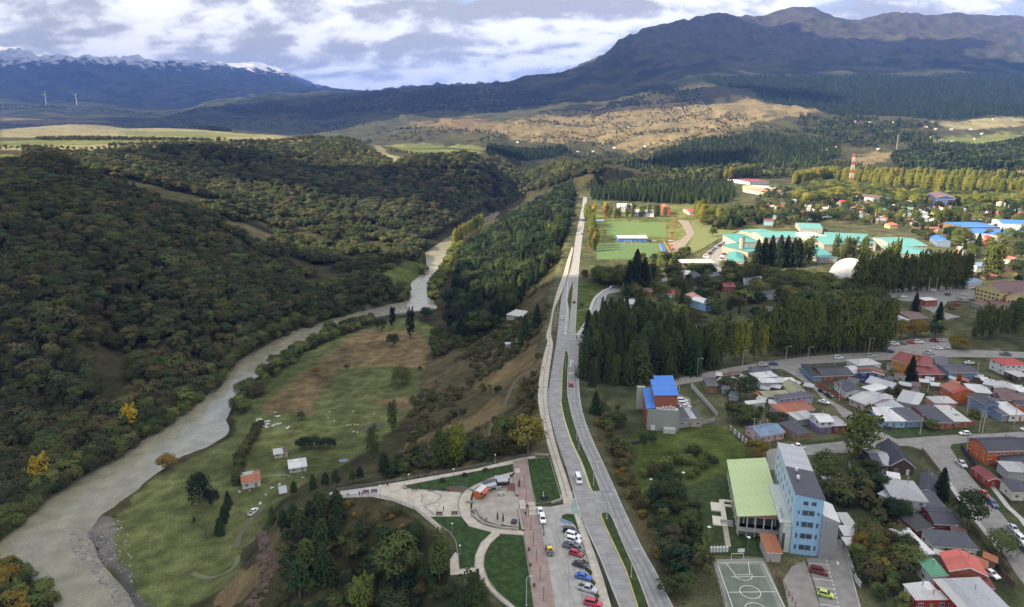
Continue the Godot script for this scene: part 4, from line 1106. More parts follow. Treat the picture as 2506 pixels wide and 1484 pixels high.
func build_protos():
	var bark := mat("bark", 0.11, 0.09, 0.07, 0.95)
	for k in 4: PROTO["broad%d" % k] = [trunk_mesh(0.62, 0.030, 5), crown_broad(30, 46, 0.16 + 0.03 * k, 0.44 + 0.035 * (k % 3), 0.036)]
	for k in 3: PROTO["willow%d" % k] = [trunk_mesh(0.5, 0.035, 5), crown_broad(44, 44, 0.02, 0.60, 0.036)]
	for k in 3: PROTO["bush%d" % k] = [trunk_mesh(0.4, 0.03, 4), crown_broad(16, 34, -0.1, 0.62, 0.066)]
	for k in 3: PROTO["pine%d" % k] = [trunk_mesh(0.9, 0.018, 0), crown_pine(34, 13, 0.185 + 0.02 * k, 0.07, 0.034, 0.8)]
	for k in 3: PROTO["spruce%d" % k] = [trunk_mesh(0.9, 0.02, 0), crown_pine(38, 15, 0.26, 0.04, 0.036, 0.75)]
	for k in 2: PROTO["scots%d" % k] = [trunk_mesh(0.95, 0.016, 3), crown_pine(20, 10, 0.17, 0.38, 0.042, 0.55)]
	for k in 4: PROTO["poplar%d" % k] = [trunk_mesh(0.55, 0.014, 0), crown_poplar(1300, 0.115 + 0.014 * k, 0.05 + 0.012 * k, 0.020)]
	for k in 3: PROTO["farbroad%d" % k] = [null, crown_broad(11, 22, 0.0, 0.5, 0.085)]
	for k in 2: PROTO["farpine%d" % k] = [null, crown_pine(12, 7, 0.22, 0.03, 0.075, 0.8)]

const VARIANTS := {"broad": 4, "willow": 3, "bush": 3, "pine": 3, "spruce": 3, "scots": 2, "poplar": 4, "farbroad": 3, "farpine": 2}
var woods := []   # [size in view, family, colours, x, z, height, width, group index]
var wood_text := []

func wood_group(called: String, label: String, group: String, far_label: String) -> int:
	wood_text.append([called, label, group, far_label])
	return wood_text.size() - 1

func plant(fam: String, tones: String, x: float, z: float, h: float, w: float, g: int):
	var dist := Vector3(x, -100, z).length()
	woods.append([h * (0.5 + 0.5 * minf(w, 1.6)) / dist, fam, tones, x, z, h, w, g])

func scatter(g: int, fams: Array, tones: Array, spacing: float, h0: float, h1: float, outline: Array, thin := 0.0, patch := 0.0, holes := []):
	var p := poly(outline)
	var lo := p[0]
	var hi := p[0]
	for q in p:
		lo = lo.min(q)
		hi = hi.max(q)
	var z := lo.y
	while z < hi.y:
		var x := lo.x
		while x < hi.x:
			var v := Vector2(x + rng.randf() * spacing, z + rng.randf() * spacing)
			x += spacing
			if not Geometry2D.is_point_in_polygon(v, p): continue
			if rng.randf() < thin: continue
			if patch > 0.0 and nz_patch.get_noise_2d(v.x * patch, v.y * patch) < -0.06: continue
			var skip := false
			for hole in holes:
				if Geometry2D.is_point_in_polygon(v, hole):
					skip = true
					break
			if skip: continue
			plant(fams[rng.randi() % fams.size()], tones[rng.randi() % tones.size()], v.x, v.y, rng.randf_range(h0, h1), rng.randf_range(0.72, 1.38), g)
		z += spacing

func row(g: int, fam: String, tones: Array, every: float, h0: float, h1: float, line: Array, jitter := 0.6, width := 1.0):
	for q in along(line, every):
		plant(fam, tones[rng.randi() % tones.size()], q[0].x + rng.randf_range(-1, 1) * jitter, q[0].y + rng.randf_range(-1, 1) * jitter, rng.randf_range(h0, h1), width * rng.randf_range(0.88, 1.15), g)

func single(fam: String, tone: String, x: float, z: float, h: float, w: float, called: String, label: String, category := "tree"):
	var o := make_tree(fam, tone, x, z, h, w, called)
	tag(o, label, category)

func make_tree(fam: String, tone: String, x: float, z: float, h: float, w: float, called: String) -> Node3D:
	var o := Node3D.new()
	o.name = numbered(called)
	add_child(o)
	o.position = on(x, z) - Vector3(0, 0.15, 0)
	o.rotation.y = rng.randf() * TAU if fam != "poplar" else rng.randf_range(-0.5, 0.5)
	o.scale = Vector3(h * w, h, h * w)
	var pr: Array = PROTO["%s%d" % [fam, rng.randi() % VARIANTS[fam]]]
	var cs: Array = LEAF[tone]
	var ci := rng.randi() % cs.size()
	if pr[0]: put(pr[0], "trunk", mats["bark"], o)
	put(pr[1], "crown", leaf_mat("leaf_%s_%d" % [tone, ci], cs[ci][0], cs[ci][1], cs[ci][2]), o)
	return o

func grow_woods():
	woods.sort_custom(func(a, b): return a[0] > b[0])
	var used := {}
	var rest := {}
	for w in woods:
		var fam: String = w[1]
		var text: Array = wood_text[w[7]]
		var kind: String = text[0]
		if used.get(kind, 0) < 300 and w[0] > 0.0075 and not fam.begins_with("far"):
			used[kind] = used.get(kind, 0) + 1
			var o := make_tree(fam, w[2], w[3], w[4], w[5], w[6], kind)
			tag(o, text[1], "shrub" if kind.contains("shrub") else "tree", text[2])
		else:
			if w[0] < 0.006: fam = {"broad": "farbroad", "willow": "farbroad", "bush": "farbroad", "pine": "farpine", "spruce": "farpine", "scots": "farpine"}.get(fam, fam)
			var key := "%d|%s%d" % [w[7], fam, rng.randi() % VARIANTS[fam]]
			if not rest.has(key): rest[key] = []
			rest[key].append(w)
	for key in rest:
		var g := int(key.split("|")[0])
		var pr: Array = PROTO[key.split("|")[1]]
		var mm := MultiMesh.new()
		mm.transform_format = MultiMesh.TRANSFORM_3D
		mm.use_colors = true
		mm.mesh = pr[1]
		mm.instance_count = rest[key].size()
		for k in rest[key].size():
			var w: Array = rest[key][k]
			var b := Basis(Vector3.UP, rng.randf() * TAU if w[1] != "poplar" else rng.randf_range(-0.5, 0.5)).scaled(Vector3(w[5] * w[6], w[5], w[5] * w[6]))
			mm.set_instance_transform(k, Transform3D(b, on(w[3], w[4]) - Vector3(0, 0.2, 0)))
			var c: Array = LEAF[w[2]][rng.randi() % LEAF[w[2]].size()]
			var f := rng.randf_range(0.78, 1.22) * (1.0 + 0.55 * nz_patch.get_noise_2d(w[3] * 0.5, w[4] * 0.5))
			mm.set_instance_color(k, Color(c[0] * f, c[1] * f, c[2] * f))
		var o := MultiMeshInstance3D.new()
		o.multimesh = mm
		var m := leaf_mat("foliage", 1, 1, 1)
		m.albedo_color = Color.WHITE
		o.material_override = m
		o.name = numbered(wood_text[g][0].replace("_tree", "") + "_wood")
		add_child(o)
		tag(o, wood_text[g][3], "", "", "stuff")
	print("woods ", woods.size(), " individuals ", used)

func build_trees():
	build_protos()
	# --- wooded hills beyond the river
	var g := wood_group("forest_tree", "olive green native tree in the wood beyond the river", "native forest trees beyond the river", "native woodland covering the hills beyond the river")
	var clear := [poly([-251,-391.8,-243.9,-425.8,-216.5,-433.2,-207.3,-417.5,-227.1,-407.1,-212.4,-363.1,-225.4,-358.3,-235.1,-386]), poly([-321.1,-764.4,-317.2,-846.9,-276.1,-850.6,-271.9,-807.6,-293.3,-756.9]), poly([-213.8,-456.2,-187.7,-480.4,-186.3,-476,-209.3,-451.2]), poly([-683.7,-974.8,-623.8,-920.8,-563.3,-835.7,-554,-787.2])]
	scatter(g, ["broad", "broad", "broad", "willow", "bush", "scots"], ["native", "native", "native", "native", "native", "scrub", "garden"], 4.7, 4.5, 12, [-571.2,-767.9,-512.2,-763.9,-605.1,-952.2,-438.2,-738.1,-388.6,-719.6,-340.2,-723.9,-318.9,-738.7,-293.4,-714.1,-233.7,-665.6,-164.2,-615.9,-143,-636.3,-110.3,-641.3,-123.9,-594.1,-139.9,-571.4,-167.1,-526.9,-183.8,-468.5,-182.6,-409.7,-185.6,-366.9,-190.5,-332.1,-194.7,-309.9,-199.6,-292.3,-206.3,-271.2,-201.6,-237.3,-278.8,-318.8,-415.4,-512], 0.10, 0.0, clear)
	scatter(g, ["broad", "broad", "bush"], ["native", "native", "garden"], 5.6, 6.5, 11, [-340.2,-723.9,-371.1,-864.7,-367,-929.3,-312.7,-990.7,-234.6,-1018.3,-167.5,-997.3,-110.1,-893.7,-105.4,-777.5,-136.5,-725.9,-133.8,-646.9,-158.2,-621.2,-215.7,-668.5,-277,-734.5,-318.9,-738.7], 0.12, 0.9, clear)
	scatter(g, ["broad", "broad", "willow", "bush"], ["native", "native", "native", "native", "scrub", "garden"], 7.0, 6, 14, [-650.8,-974.3,-618.2,-1158.8,-437,-1195.6,-426.1,-1517.5,-334,-1563.3,-251.2,-1386.6,-201.9,-1224.7,-58.2,-1418.4,6.7,-1704.7,144.3,-1373.3,174.9,-1257.2,134.2,-1272,93,-1295.5,20.8,-1358.9,-37.5,-1243.9,-50.3,-1209.4,-89.4,-1016.1,-112.7,-916.2,-171.4,-986.2,-301,-950,-367,-929.3,-436.3,-902.7,-497.1,-878.8,-576.3,-890.6], 0.06)
	scatter(g, ["broad"], ["native"], 11, 5, 8, [-744,-1328.2,-654.4,-1407.8,-451.7,-1462.3,-430.9,-1446.3,-492.4,-1271.6,-662.6,-1244.2], 0.2)
	scatter(g, ["broad"], ["native", "scrub"], 10, 6, 9, [-1097.5,-1679.1,-1044.3,-1780.6,-751.4,-1618.3,-615.8,-1594,-637.3,-1517.6,-831.2,-1564.3,-988.2,-1564.3], 0.3)
	scatter(g, ["broad"], ["native"], 12, 6, 10, [-562.3,-1454.4,-488.9,-1585.6,-584,-2967,-546.4,-2855,-440.7,-1480.4,-479.6,-1314.9], 0.15)
	row(g, "broad", ["native"], 9, 6, 9, [-778.4,-1110.9,-739.5,-1199,-635,-1217.4,-499.2,-1185.3])
	row(g, "broad", ["native"], 10, 6, 9, [-258.4,-1576.1,-150.7,-1393.4,-61.1,-1493.2], 3.0)
	# --- banks
	var gb := wood_group("bank_shrub", "leafy green bush on the river bank", "bushes lining the river", "bushes and willows lining the river")
	scatter(gb, ["bush", "willow"], ["willow", "garden"], 5.0, 4, 7, [-143.2,-705.5,-124.1,-727.4,-97.9,-790,-91.7,-756.4,-99.2,-682.6,-93.1,-624.5,-111.4,-603.1,-131.9,-582,-140.4,-574,-131.5,-634.8], 0.25, 0.0, [poly([-132.5,-650.1,-115.8,-757.1,-101.7,-784.5,-90.1,-689.4,-111,-645.7])])
	scatter(gb, ["bush", "willow"], ["willow", "lime"], 6.0, 4, 8, [-75.7,-633,-79.7,-686.8,-72.4,-787.5,-76.8,-897.4,-70.1,-949.4,-61.3,-898.7,-64.9,-780.6,-64.5,-676,-65.3,-622.8], 0.1)
	scatter(gb, ["bush", "broad", "willow"], ["garden", "willow", "native"], 4.6, 4, 7.5, [-152.3,-362.4,-160.5,-396.8,-158.1,-433.3,-151.8,-483.9,-137.1,-519.4,-114.4,-562,-105.9,-542.9,-127.6,-504.8,-141.2,-461.8,-147.6,-417.3,-146.5,-378,-146.3,-358.5], 0.2)
	scatter(gb, ["broad", "bush"], ["garden", "native", "willow"], 5.0, 6, 10, [-205.7,-270.4,-199.6,-292.3,-195.1,-310.7,-190.9,-333,-186.3,-368.6,-185.7,-405.5,-190.8,-406.4,-195.1,-373.7,-202.3,-343.2,-206.4,-307.1,-222,-288.3], 0.1)
	scatter(gb, ["bush", "broad"], ["garden", "willow", "amber"], 3.6, 3.5, 6.5, [-191.7,-229.3,-185.4,-233,-175.3,-224.7,-164.3,-218.8,-154.6,-212.5,-149.2,-201.6,-173.8,-203.7], 0.0)
	scatter(gb, ["bush", "willow"], ["lime", "willow"], 6.0, 4, 7, [-37.4,-1240.4,5.4,-1348.6,28.4,-1351.6,-9.6,-1294.3,-16.5,-1259.9], 0.1)
	for k in 2: row(gb, ["broad", "willow"][k], ["garden", "willow", "native"], 3.4, 5, 8.5, [-204,-239.7,-202.7,-251.6,-203.4,-267.5,-199.5,-292.4,-194.4,-309.8,-190.1,-331.8,-187.1,-351.6,-185.8,-367.8,-183,-411.5,-187.3,-448.8,-185.7,-474.3,-177.8,-502.7,-170.7,-539.9,-142.9,-572.3], 2.2, 1.1)
	gb = wood_group("hedge_tree", "dark tree in a hedge row on the farm's river plain", "farm hedge trees", "hedge rows on the river plain")
	row(gb, "bush", ["scrub", "garden"], 2.6, 3.5, 5.5, [-131.7,-345.4,-130.2,-328.7,-128.8,-313.4,-126,-302,-120,-282.5], 0.8)
	row(gb, "spruce", ["pine"], 2.2, 4.5, 7, [-118.3,-268.5,-114.8,-253.6,-112.3,-243.3], 0.6, 1.1)
	row(gb, "broad", ["pine"], 3.0, 5, 6.5, [-103.1,-319.4,-86.3,-320.1], 0.6, 1.1)
	# --- scarp
	var gs := wood_group("scarp_shrub", "dark olive shrub on the dry scarp below the avenue", "shrubs on the scarp", "low scrub covering the dry scarp")
	var bare := [poly([-49.3,-313.6,-20.5,-324.3,-5.6,-329.6,0.4,-299,-13.5,-299.3,-31.8,-295.3]), poly([-20.6,-364.3,-0.7,-376.4,14.6,-374.9,11.7,-327.8,-2.6,-333.6]), poly([-9.8,-270.7,-3.4,-305.5,1.8,-337.8,5.4,-327.1,0.4,-299,-6.3,-268.9])]
	scatter(gs, ["bush"], ["scrub", "scrub", "garden"], 3.1, 1.3, 3.6, [-46.4,-251.6,-45.2,-298.5,-56.8,-365.5,-55.5,-431.2,-49.5,-478,-21.1,-485.6,2.2,-526.4,24.9,-552.3,26.6,-491.3,17.6,-382.6,12.8,-336.1,9.9,-282.9,10.1,-240.8,1,-235.1,-35.7,-223.6], 0.2, 0.9, bare)
	scatter(gs, ["bush", "broad"], ["garden", "pine", "scrub"], 3.6, 3, 6, [-56.3,-277.5,-44.7,-295.1,-26.8,-281.3,-3.7,-259.3,7.2,-246.4,7,-238.3,-8.1,-245.5,-31.2,-244.6,-47,-246], 0.15)
	scatter(gs, ["bush"], ["scrub", "garden"], 3.0, 2, 5, [-60.1,-495.2,-41.4,-523.2,-21.6,-497.5,-19.8,-452.8,-41.4,-450.8,-51.7,-444.1], 0.1)
	gs = wood_group("knoll_shrub", "dark bush on the near slope below the park", "bushes below the park", "scrub on the near slope below the park")
	scatter(gs, ["bush", "bush", "broad"], ["garden", "scrub", "pine"], 3.0, 2, 4.5, [-71.5,-196.3,-63.1,-199,-44.4,-195.7,-29.1,-185.1,-20.6,-172.2,-17.6,-164.4,-7.5,-155.7,-16,-157.4,-63.3,-172.1,-70.9,-177.3], 0.35)
	scatter(gs, ["bush"], ["scrub", "amber", "garden"], 2.6, 1.0, 2.4, [-53.4,-208.8,-34,-198.4,-24.4,-186.6,-35.5,-187.5,-50.3,-199.8,-64,-203.1], 0.45)
	gs = wood_group("verge_shrub", "low dry bush on the bank right of the avenue", "bushes on the avenue's right bank", "dry scrub on the avenue's right bank")
	scatter(gs, ["bush"], ["scrub", "amber"], 2.5, 0.8, 2.2, [36.6,-297.4,38.4,-262.5,41.5,-213.7,43.2,-171.2,44.2,-152.1,42.4,-152.1,38.1,-193.8,34.1,-240.8,33.4,-278.9], 0.35)
	scatter(gs, ["bush", "broad"], ["garden", "scrub", "native"], 4.0, 2.5, 5.5, [37.2,-278.9,45.7,-278.9,44.2,-247.7,43.4,-225.1,43.2,-200.9,45.3,-180.9,54.4,-171.2,49.8,-152.1,45.2,-152.1,42.5,-178.9,39,-211.1,36.5,-247.7], 0.5)
	# --- pines on the slope left of the avenue
	var gp := wood_group("slope_tree", "dark tree in the wood on the slope left of the avenue", "trees between river and avenue", "dark pine wood between river and avenue")
	scatter(gp, ["pine", "pine", "spruce", "broad"], ["pine", "pine", "grove", "spruce"], 5.6, 8, 18, [-59.1,-770.3,-45.9,-859,-13.2,-1003.9,53.3,-1217.9,105,-1257.8,94.4,-1111.6,68.6,-859,50.6,-697.6,34.3,-605.3,15.1,-548.6,2.1,-509.5,-10.6,-470,-27.8,-454.8,-40,-472.1,-47.5,-509.5,-54.5,-570.3,-52.7,-656.1], 0.08)
	row(gp, "poplar", ["poplar", "lime"], 7, 18, 24, [-71.9,-882,-62.6,-962.3,-43.5,-1037.3], 1.5)
	# --- plantation right of the avenue
	var gq := wood_group("plantation_tree", "green conifer in the plantation right of the avenue", "plantation conifers beside the avenue", "conifer plantation beside the avenue")
	scatter(gq, ["pine", "spruce", "pine"], ["grove", "grove", "pine"], 4.6, 12, 23, [32.5,-304.8,37.9,-335.5,39.6,-365.1,54,-399.9,73.8,-404.1,90.7,-372.3,98.7,-351.4,101,-329.5,86.9,-320.9,66.4,-315.4,45.6,-303.3], 0.05)
	scatter(gq, ["pine"], ["pine", "grove"], 8, 12, 17, [123.2,-1129.4,173.1,-1236,295.1,-1313.3,392,-1289.1,330.1,-1060.5,291.5,-1009,224.7,-1018.9,147.6,-1049.8,118.9,-1060.5], 0.05)
	# --- poplars
	var gl := wood_group("poplar_tree", "tall dark green poplar in the windbreak above the street", "poplars of the town windbreaks", "rows of poplars between the town blocks")
	for k in 3: row(gl, "poplar", ["poplar"], 4.2, 21, 31, [133.5,-349.2,156.9,-353.7,176.1,-356,196.2,-359.5], 1.6, 1.05)
	row(gl, "poplar", ["poplar"], 4.5, 22, 30, [147.6,-361.9,168.7,-364.3,192.3,-366.7], 1.6, 1.05)
	row(gl, "poplar", ["poplar"], 4.0, 20, 26, [94.1,-334.1,103.6,-337.3,109.1,-339.4], 1.0, 1.2)
	row(gl, "poplar", ["poplar", "lime"], 5.0, 18, 24, [112.5,-341.5,121.7,-343.7,130.3,-348.1], 1.0, 1.2)
	gl = wood_group("town_poplar_tree", "tall poplar in a windbreak between hospital and lodge", "poplars in the middle of the town", "poplars in the middle of the town")
	for k in 2: row(gl, "poplar", ["poplar"], 4.6, 24, 30, [261.7,-484.1,291.5,-490.3,323.5,-497.6], 1.6)
	row(gl, "poplar", ["poplar"], 5.0, 26, 33, [231,-468.2,245.2,-472,263,-492.4,285.5,-528.7], 2.0, 1.1)
	row(gl, "poplar", ["poplar"], 5.5, 20, 26, [272.6,-593.7,285.8,-596.8,302.1,-593.7], 2.0)
	row(gl, "poplar", ["poplar"], 5.0, 22, 26, [342.6,-528.7,349.7,-538.6], 1.0)
	row(gl, "poplar", ["poplar"], 4.0, 24, 28, [360.6,-528.7,367.5,-536.1,365.9,-528.7], 1.0)
	row(gl, "poplar", ["poplar"], 5.0, 17, 22, [257.1,-374.2,275.5,-384.6,295.4,-395.6,303.8,-401.3], 2.5, 1.2)
	row(gl, "poplar", ["poplar"], 6.0, 18, 24, [239.6,-584.8,247.8,-587.7,254.1,-588.9], 2.0, 1.3)
	gl = wood_group("pitch_poplar_tree", "poplar beside the football pitches", "poplars around the football pitches", "poplars around the football pitches")
	row(gl, "poplar", ["poplar", "lime"], 7.0, 14, 20, [89.6,-864,90.3,-812.9,82.1,-726.5,73.7,-640.5], 2.5)
	row(gl, "poplar", ["poplar"], 6.0, 13, 18, [115.1,-871.3,133.7,-871.3,149.7,-877.7,177.7,-880.5,188.7,-873.1], 3.0, 1.4)
	row(gl, "poplar", ["poplar", "lime"], 8.0, 18, 26, [234.5,-891.9,220.2,-812.9,234,-821,232.3,-774.6], 5.0, 1.4)
	gl = wood_group("far_poplar_tree", "yellow-green poplar in the long rows behind the far town", "poplar rows behind the far town", "yellow-green poplar rows behind the far town")
	row(gl, "poplar", ["poplar"], 8.0, 20, 26, [470.5,-782.7,492.1,-793.1,504.6,-793.1], 4.0, 1.2)
	for k in 3:
		row(gl, "poplar", ["lime"], 6.0, 20, 30, [510.1,-1292.1,615.6,-1410.3,640.1,-1292.1,673.7,-1215.4,716.6,-1169,770.4,-1147.1,813.4,-1126], 7.0, 1.3)
		row(gl, "poplar", ["lime", "poplar"], 7.0, 20, 28, [397.6,-1410.3,430.3,-1410.3,502.1,-1513.8], 4.0, 1.2)
	row(gl, "poplar", ["lime"], 7.0, 22, 30, [670.1,-1410.3,708.7,-1378.8,775.3,-1378.8,824,-1348.7,908.8,-1319.8], 5.0, 1.3)
	# --- town trees
	var gt := wood_group("garden_tree", "green garden tree between the town houses", "garden trees in the town", "trees between the houses of the far town")
	scatter(gt, ["broad", "broad", "spruce", "willow"], ["garden", "native", "willow", "pine"], 13, 6, 13, [273.7,-827,406.6,-1180.4,545.3,-1289.1,727.8,-1289.1,926.3,-1250.8,386.7,-504.3,347.8,-517.6,390.3,-595.5,424.4,-779.7,397.1,-817.1,361.4,-844,290,-779.7], 0.4)
	scatter(gt, ["broad", "willow"], ["willow", "lime", "garden"], 9, 9, 16, [439.5,-1126,540.1,-1292.1,590.9,-1239.9,603.5,-1126,667,-1085.9,771.9,-1066.9,722.7,-997,594.4,-997,481.4,-1048.5,406.6,-1013.6], 0.2)
	gt = wood_group("park_tree", "green tree between the pitches, the hospital and the plantation", "trees around the hospital", "trees around the hospital")
	scatter(gt, ["broad", "spruce"], ["garden", "pine", "native"], 9, 8, 14, [220.2,-812.9,250.9,-882.4,297.6,-932,330.7,-932,322.9,-873.1,278.2,-812.9,239,-774.6,224.7,-767.3], 0.3)
	scatter(gt, ["broad", "willow"], ["garden", "willow", "native"], 7, 8, 13, [169.2,-528.7,200.1,-538.6,225.8,-510,238.3,-492.4,242.3,-460.6,200.9,-401.3,168.2,-401.3,173,-446,180.9,-501.1], 0.15)
	scatter(gt, ["spruce", "broad"], ["spruce", "pine", "garden"], 6, 12, 18, [77.1,-489,101.4,-496.8,106.9,-506.4,105.6,-526.6,88.2,-523.1], 0.1)
	scatter(gt, ["broad", "willow"], ["garden", "native"], 6, 8, 13, [51.8,-516.3,60,-530.1,72,-533.7,81.3,-523.1,78.1,-506.4,66.3,-506.4], 0.1)
	scatter(gt, ["broad", "bush"], ["garden", "native", "pine"], 6, 4, 8, [126.8,-584.6,144.1,-620.8,167.9,-656.1,165,-640.5,146.9,-602.2,128.3,-568], 0.1)
	scatter(gt, ["broad"], ["amber", "willow", "garden"], 6, 8, 11, [211,-376.8,224.5,-384.6,241.8,-387.3,246.5,-384.6,236.4,-378.1], 0.1)
	scatter(gt, ["broad", "spruce"], ["garden", "pine", "amber"], 7, 7, 12, [135.7,-407.2,157.5,-432.3,159.3,-422.6,142.9,-384.6,131.6,-374.2], 0.2)
	gt = wood_group("yard_tree", "leafy tree or bush in the gardens of the near houses", "trees in the near gardens", "bushes in the near gardens")
	scatter(gt, ["broad", "bush"], ["garden", "native"], 5, 3, 6, [86.9,-300,99.8,-305,96.9,-288.1,88.4,-285.9], 0.25)
	scatter(gt, ["broad"], ["garden", "pine"], 5, 6, 9, [85.4,-270.8,95,-275,96.5,-262.8,93.4,-257.1,85.8,-258], 0.05)
	scatter(gt, ["broad", "bush"], ["garden", "native"], 5, 4, 7, [100,-270.8,108.2,-270.8,107.8,-262.8,103,-261.9], 0.1)
	var gh := wood_group("lawn_shrub", "leafy bush on the rough lawns between avenue and hotel", "bushes between avenue and hotel", "bushes between avenue and hotel")
	scatter(gh, ["bush", "willow"], ["garden", "willow", "scrub"], 4, 2.5, 4.5, [53.7,-234.7,64,-241.2,69.7,-234.7,72.7,-227,62.5,-220.4,54.9,-216.9,41.8,-220.4,38.1,-218.3,35.5,-212.9,45.5,-221.9], 0.45)
	scatter(gh, ["bush", "broad"], ["garden", "native", "pine"], 3.6, 3, 6.5, [44.4,-211.9,53.1,-213.7,55.1,-206.5,52.3,-198.1,45.1,-190.3,44.7,-184.4,50.7,-183,44.8,-158,41.4,-153.6,41.7,-158,39.7,-169.7,40.4,-183], 0.38)
	scatter(gt, ["broad", "bush"], ["garden", "native", "pine"], 4.0, 3.5, 7.5, [101.8,-206.5,111.2,-215.6,117.7,-219.4,124.3,-219.4,119.2,-206.5,120.2,-195.7,119.8,-191.8,111.1,-190.3,105.4,-193.4,101.3,-201.4], 0.15)
	scatter(gt, ["broad", "bush", "willow"], ["garden", "native", "amber", "willow"], 3.8, 3.5, 7.5, [100.2,-185.8,110.2,-190.3,113.8,-184.4,111.8,-176.1,112,-170.9,106.4,-164.8,98,-164.2,93.2,-161.9,93.7,-170.9], 0.06)
	scatter(gt, ["bush", "broad"], ["garden", "willow"], 4.0, 3, 6, [91.3,-162.5,97.2,-164.2,104.1,-161.9,98.6,-150.6,88.4,-150.6], 0.15)
	scatter(gh, ["bush", "broad"], ["garden", "pine"], 4.0, 3, 6, [50.4,-211.9,55.4,-215.6,53.5,-201.4,57.1,-198.1,54.9,-183,53.6,-174.8,49.8,-153.6,38.3,-153.6], 0.32)
	scatter(gt, ["bush"], ["garden", "scrub"], 4.5, 2.5, 4.5, [163,-304.6,170.5,-301.8,176.3,-297.2,173.9,-292.7,163.9,-292.7], 0.0)
	var gm := wood_group("lane_tree", "tree among the cottages above the plantation", "trees among the cottages above the plantation", "trees among the cottages above the plantation")
	scatter(gm, ["broad", "willow", "spruce", "bush"], ["garden", "native", "willow", "pine"], 8, 5, 12, [80.9,-561.9,134,-595.5,146.5,-561.9,180.8,-578.2,184.1,-517.6,167.1,-436.3,106.4,-399.9,75.3,-412.8,72,-457], 0.58)
	scatter(gt, ["bush", "broad"], ["garden", "native", "willow"], 5.0, 1.6, 4.2, [160,-335.8,194.1,-352.4,205.8,-331.3,241.7,-318.5,206.4,-267.4,185.1,-263,163,-258.7,146,-265.9,143.8,-278.3,142.1,-296.3], 0.84)
	scatter(gt, ["bush", "broad"], ["garden", "native"], 4.5, 1.5, 4.0, [121,-221.4,139.9,-219.4,134,-190.3,133.1,-172.9,126.8,-152.6,105.5,-158,115.5,-183,116.7,-201.4], 0.8)
	# --- far conifers on the shelves below the mountain
	var gf := wood_group("hill_tree", "distant tree on the slopes below the mountain", "trees below the mountain", "conifer forest on the shelves below the mountain")
	scatter(gf, ["farpine"], ["pine"], 21, 14, 22, [1123.6,-3310,1182,-3669,1076,-4405,1580.1,-4472,2062,-4460,2580,-4519,3211,-4697,3647,-4784,2165,-2802,1946.4,-2808,1657.2,-2728,1465.2,-2796,1216.2,-2756,1194.5,-3060], 0.12)
	scatter(gf, ["farpine"], ["pine", "grove"], 12, 11, 17, [215.5,-1434.6,416.4,-2139,599.6,-2161,746.5,-2246,846.4,-2147,900.5,-2024,835.3,-1847.3,681.2,-1643.8,483.6,-1570.1,344.6,-1540.5], 0.08)
	scatter(gf, ["farpine", "farbroad"], ["pine", "grove"], 11, 11, 16, [923.4,-1776.7,1065.4,-1951.9,1174.8,-1971.2,1238.2,-1931.6,1424.1,-2039,1517.8,-1947.3,1027.6,-1305.5,999.1,-1415.1,948.6,-1416.3,890.4,-1508.3,830.3,-1556.1], 0.1)
	scatter(gf, ["farbroad", "farpine"], ["native", "pine"], 24, 7, 13, [1077.5,-2751,1239.7,-2642,1550.9,-2674,1272.6,-2182,1229.1,-2007,1028.2,-1942.8,910.5,-2047,802,-2225,974.3,-2516], 0.35, 0.5)
	scatter(gf, ["farbroad"], ["native", "scrub"], 17, 5, 10, [-84.7,-2866,188,-3498,542.2,-3983,835.2,-3390,882.1,-2759,873.4,-2426,655.3,-2149,428.7,-1926,312.3,-2252,127.5,-2348], 0.35, 0.22)
	scatter(gf, ["farbroad", "farpine"], ["pine", "native"], 26, 9, 14, [467.2,-3728,591.8,-4355,884.6,-4396,1003,-3917,835.2,-3390,679.8,-3555,557.6,-3519], 0.1, 0.5)
	scatter(gf, ["farpine", "farpine", "farbroad"], ["pine", "grove", "native"], 13, 10, 16, [1077.5,-2751,1269.8,-2707,1469.5,-2660,1236.8,-2119,1056.4,-1934.8,944.8,-1882,912.9,-2026,846.4,-2147,819.6,-2274], 0.1, 0.25)
	scatter(gf, ["farpine", "farbroad", "poplar"], ["grove", "native", "poplar"], 12, 10, 17, [168.3,-1208.2,290.9,-1487.8,483.6,-1570.1,691.8,-1647.2,763.2,-1683.1,812.9,-1556.3,880.9,-1491.5,942.9,-1407.4,919.4,-1370.8,817.2,-1451.5,624.9,-1482.2,444.2,-1437.9,256.2,-1307.1], 0.15)
	scatter(gf, ["farbroad", "farpine"], ["native", "pine"], 15, 7, 12, [88.1,-2039,263.7,-2389,377.9,-2270,450.7,-2192,369.5,-2142,190.5,-1371.1], 0.2, 0.2)
	scatter(gf, ["farbroad"], ["native", "scrub"], 26, 7, 12, [-670.2,-3141,-482.4,-3431,-90,-3049,38.3,-2540,-62.1,-2096,-265.5,-2749,-471.8,-2790], 0.3, 0.25)
	row(gf, "poplar", ["poplar", "lime"], 9, 14, 20, [-295.6,-1333.4,-283.5,-1354.8,-268.2,-1373.9], 4.0, 1.3)
	scatter(gf, ["farpine"], ["pine"], 9, 13, 17, [-72,-2044,97.6,-2263,185.2,-2245,86.8,-2007,-21,-1625.2,-49.6,-1523.7], 0.0)
	scatter(gf, ["farpine"], ["pine"], 12, 13, 18, [-2086,-4511,-1492.1,-3716,-1279.8,-3372,-1052.8,-2585], 0.0)
	scatter(gf, ["farbroad", "farpine"], ["pine", "native"], 34, 12, 18, [-4893,-7089,-3888,-7030,-2520,-5907,-1724.1,-5657,-1130,-5826,-514.1,-5752,-9.3,-5682,401.1,-4966,108.6,-4189,-348,-4114,-1060.9,-4758,-1996.3,-5532,-3480,-6613,-4571,-6610], 0.15)
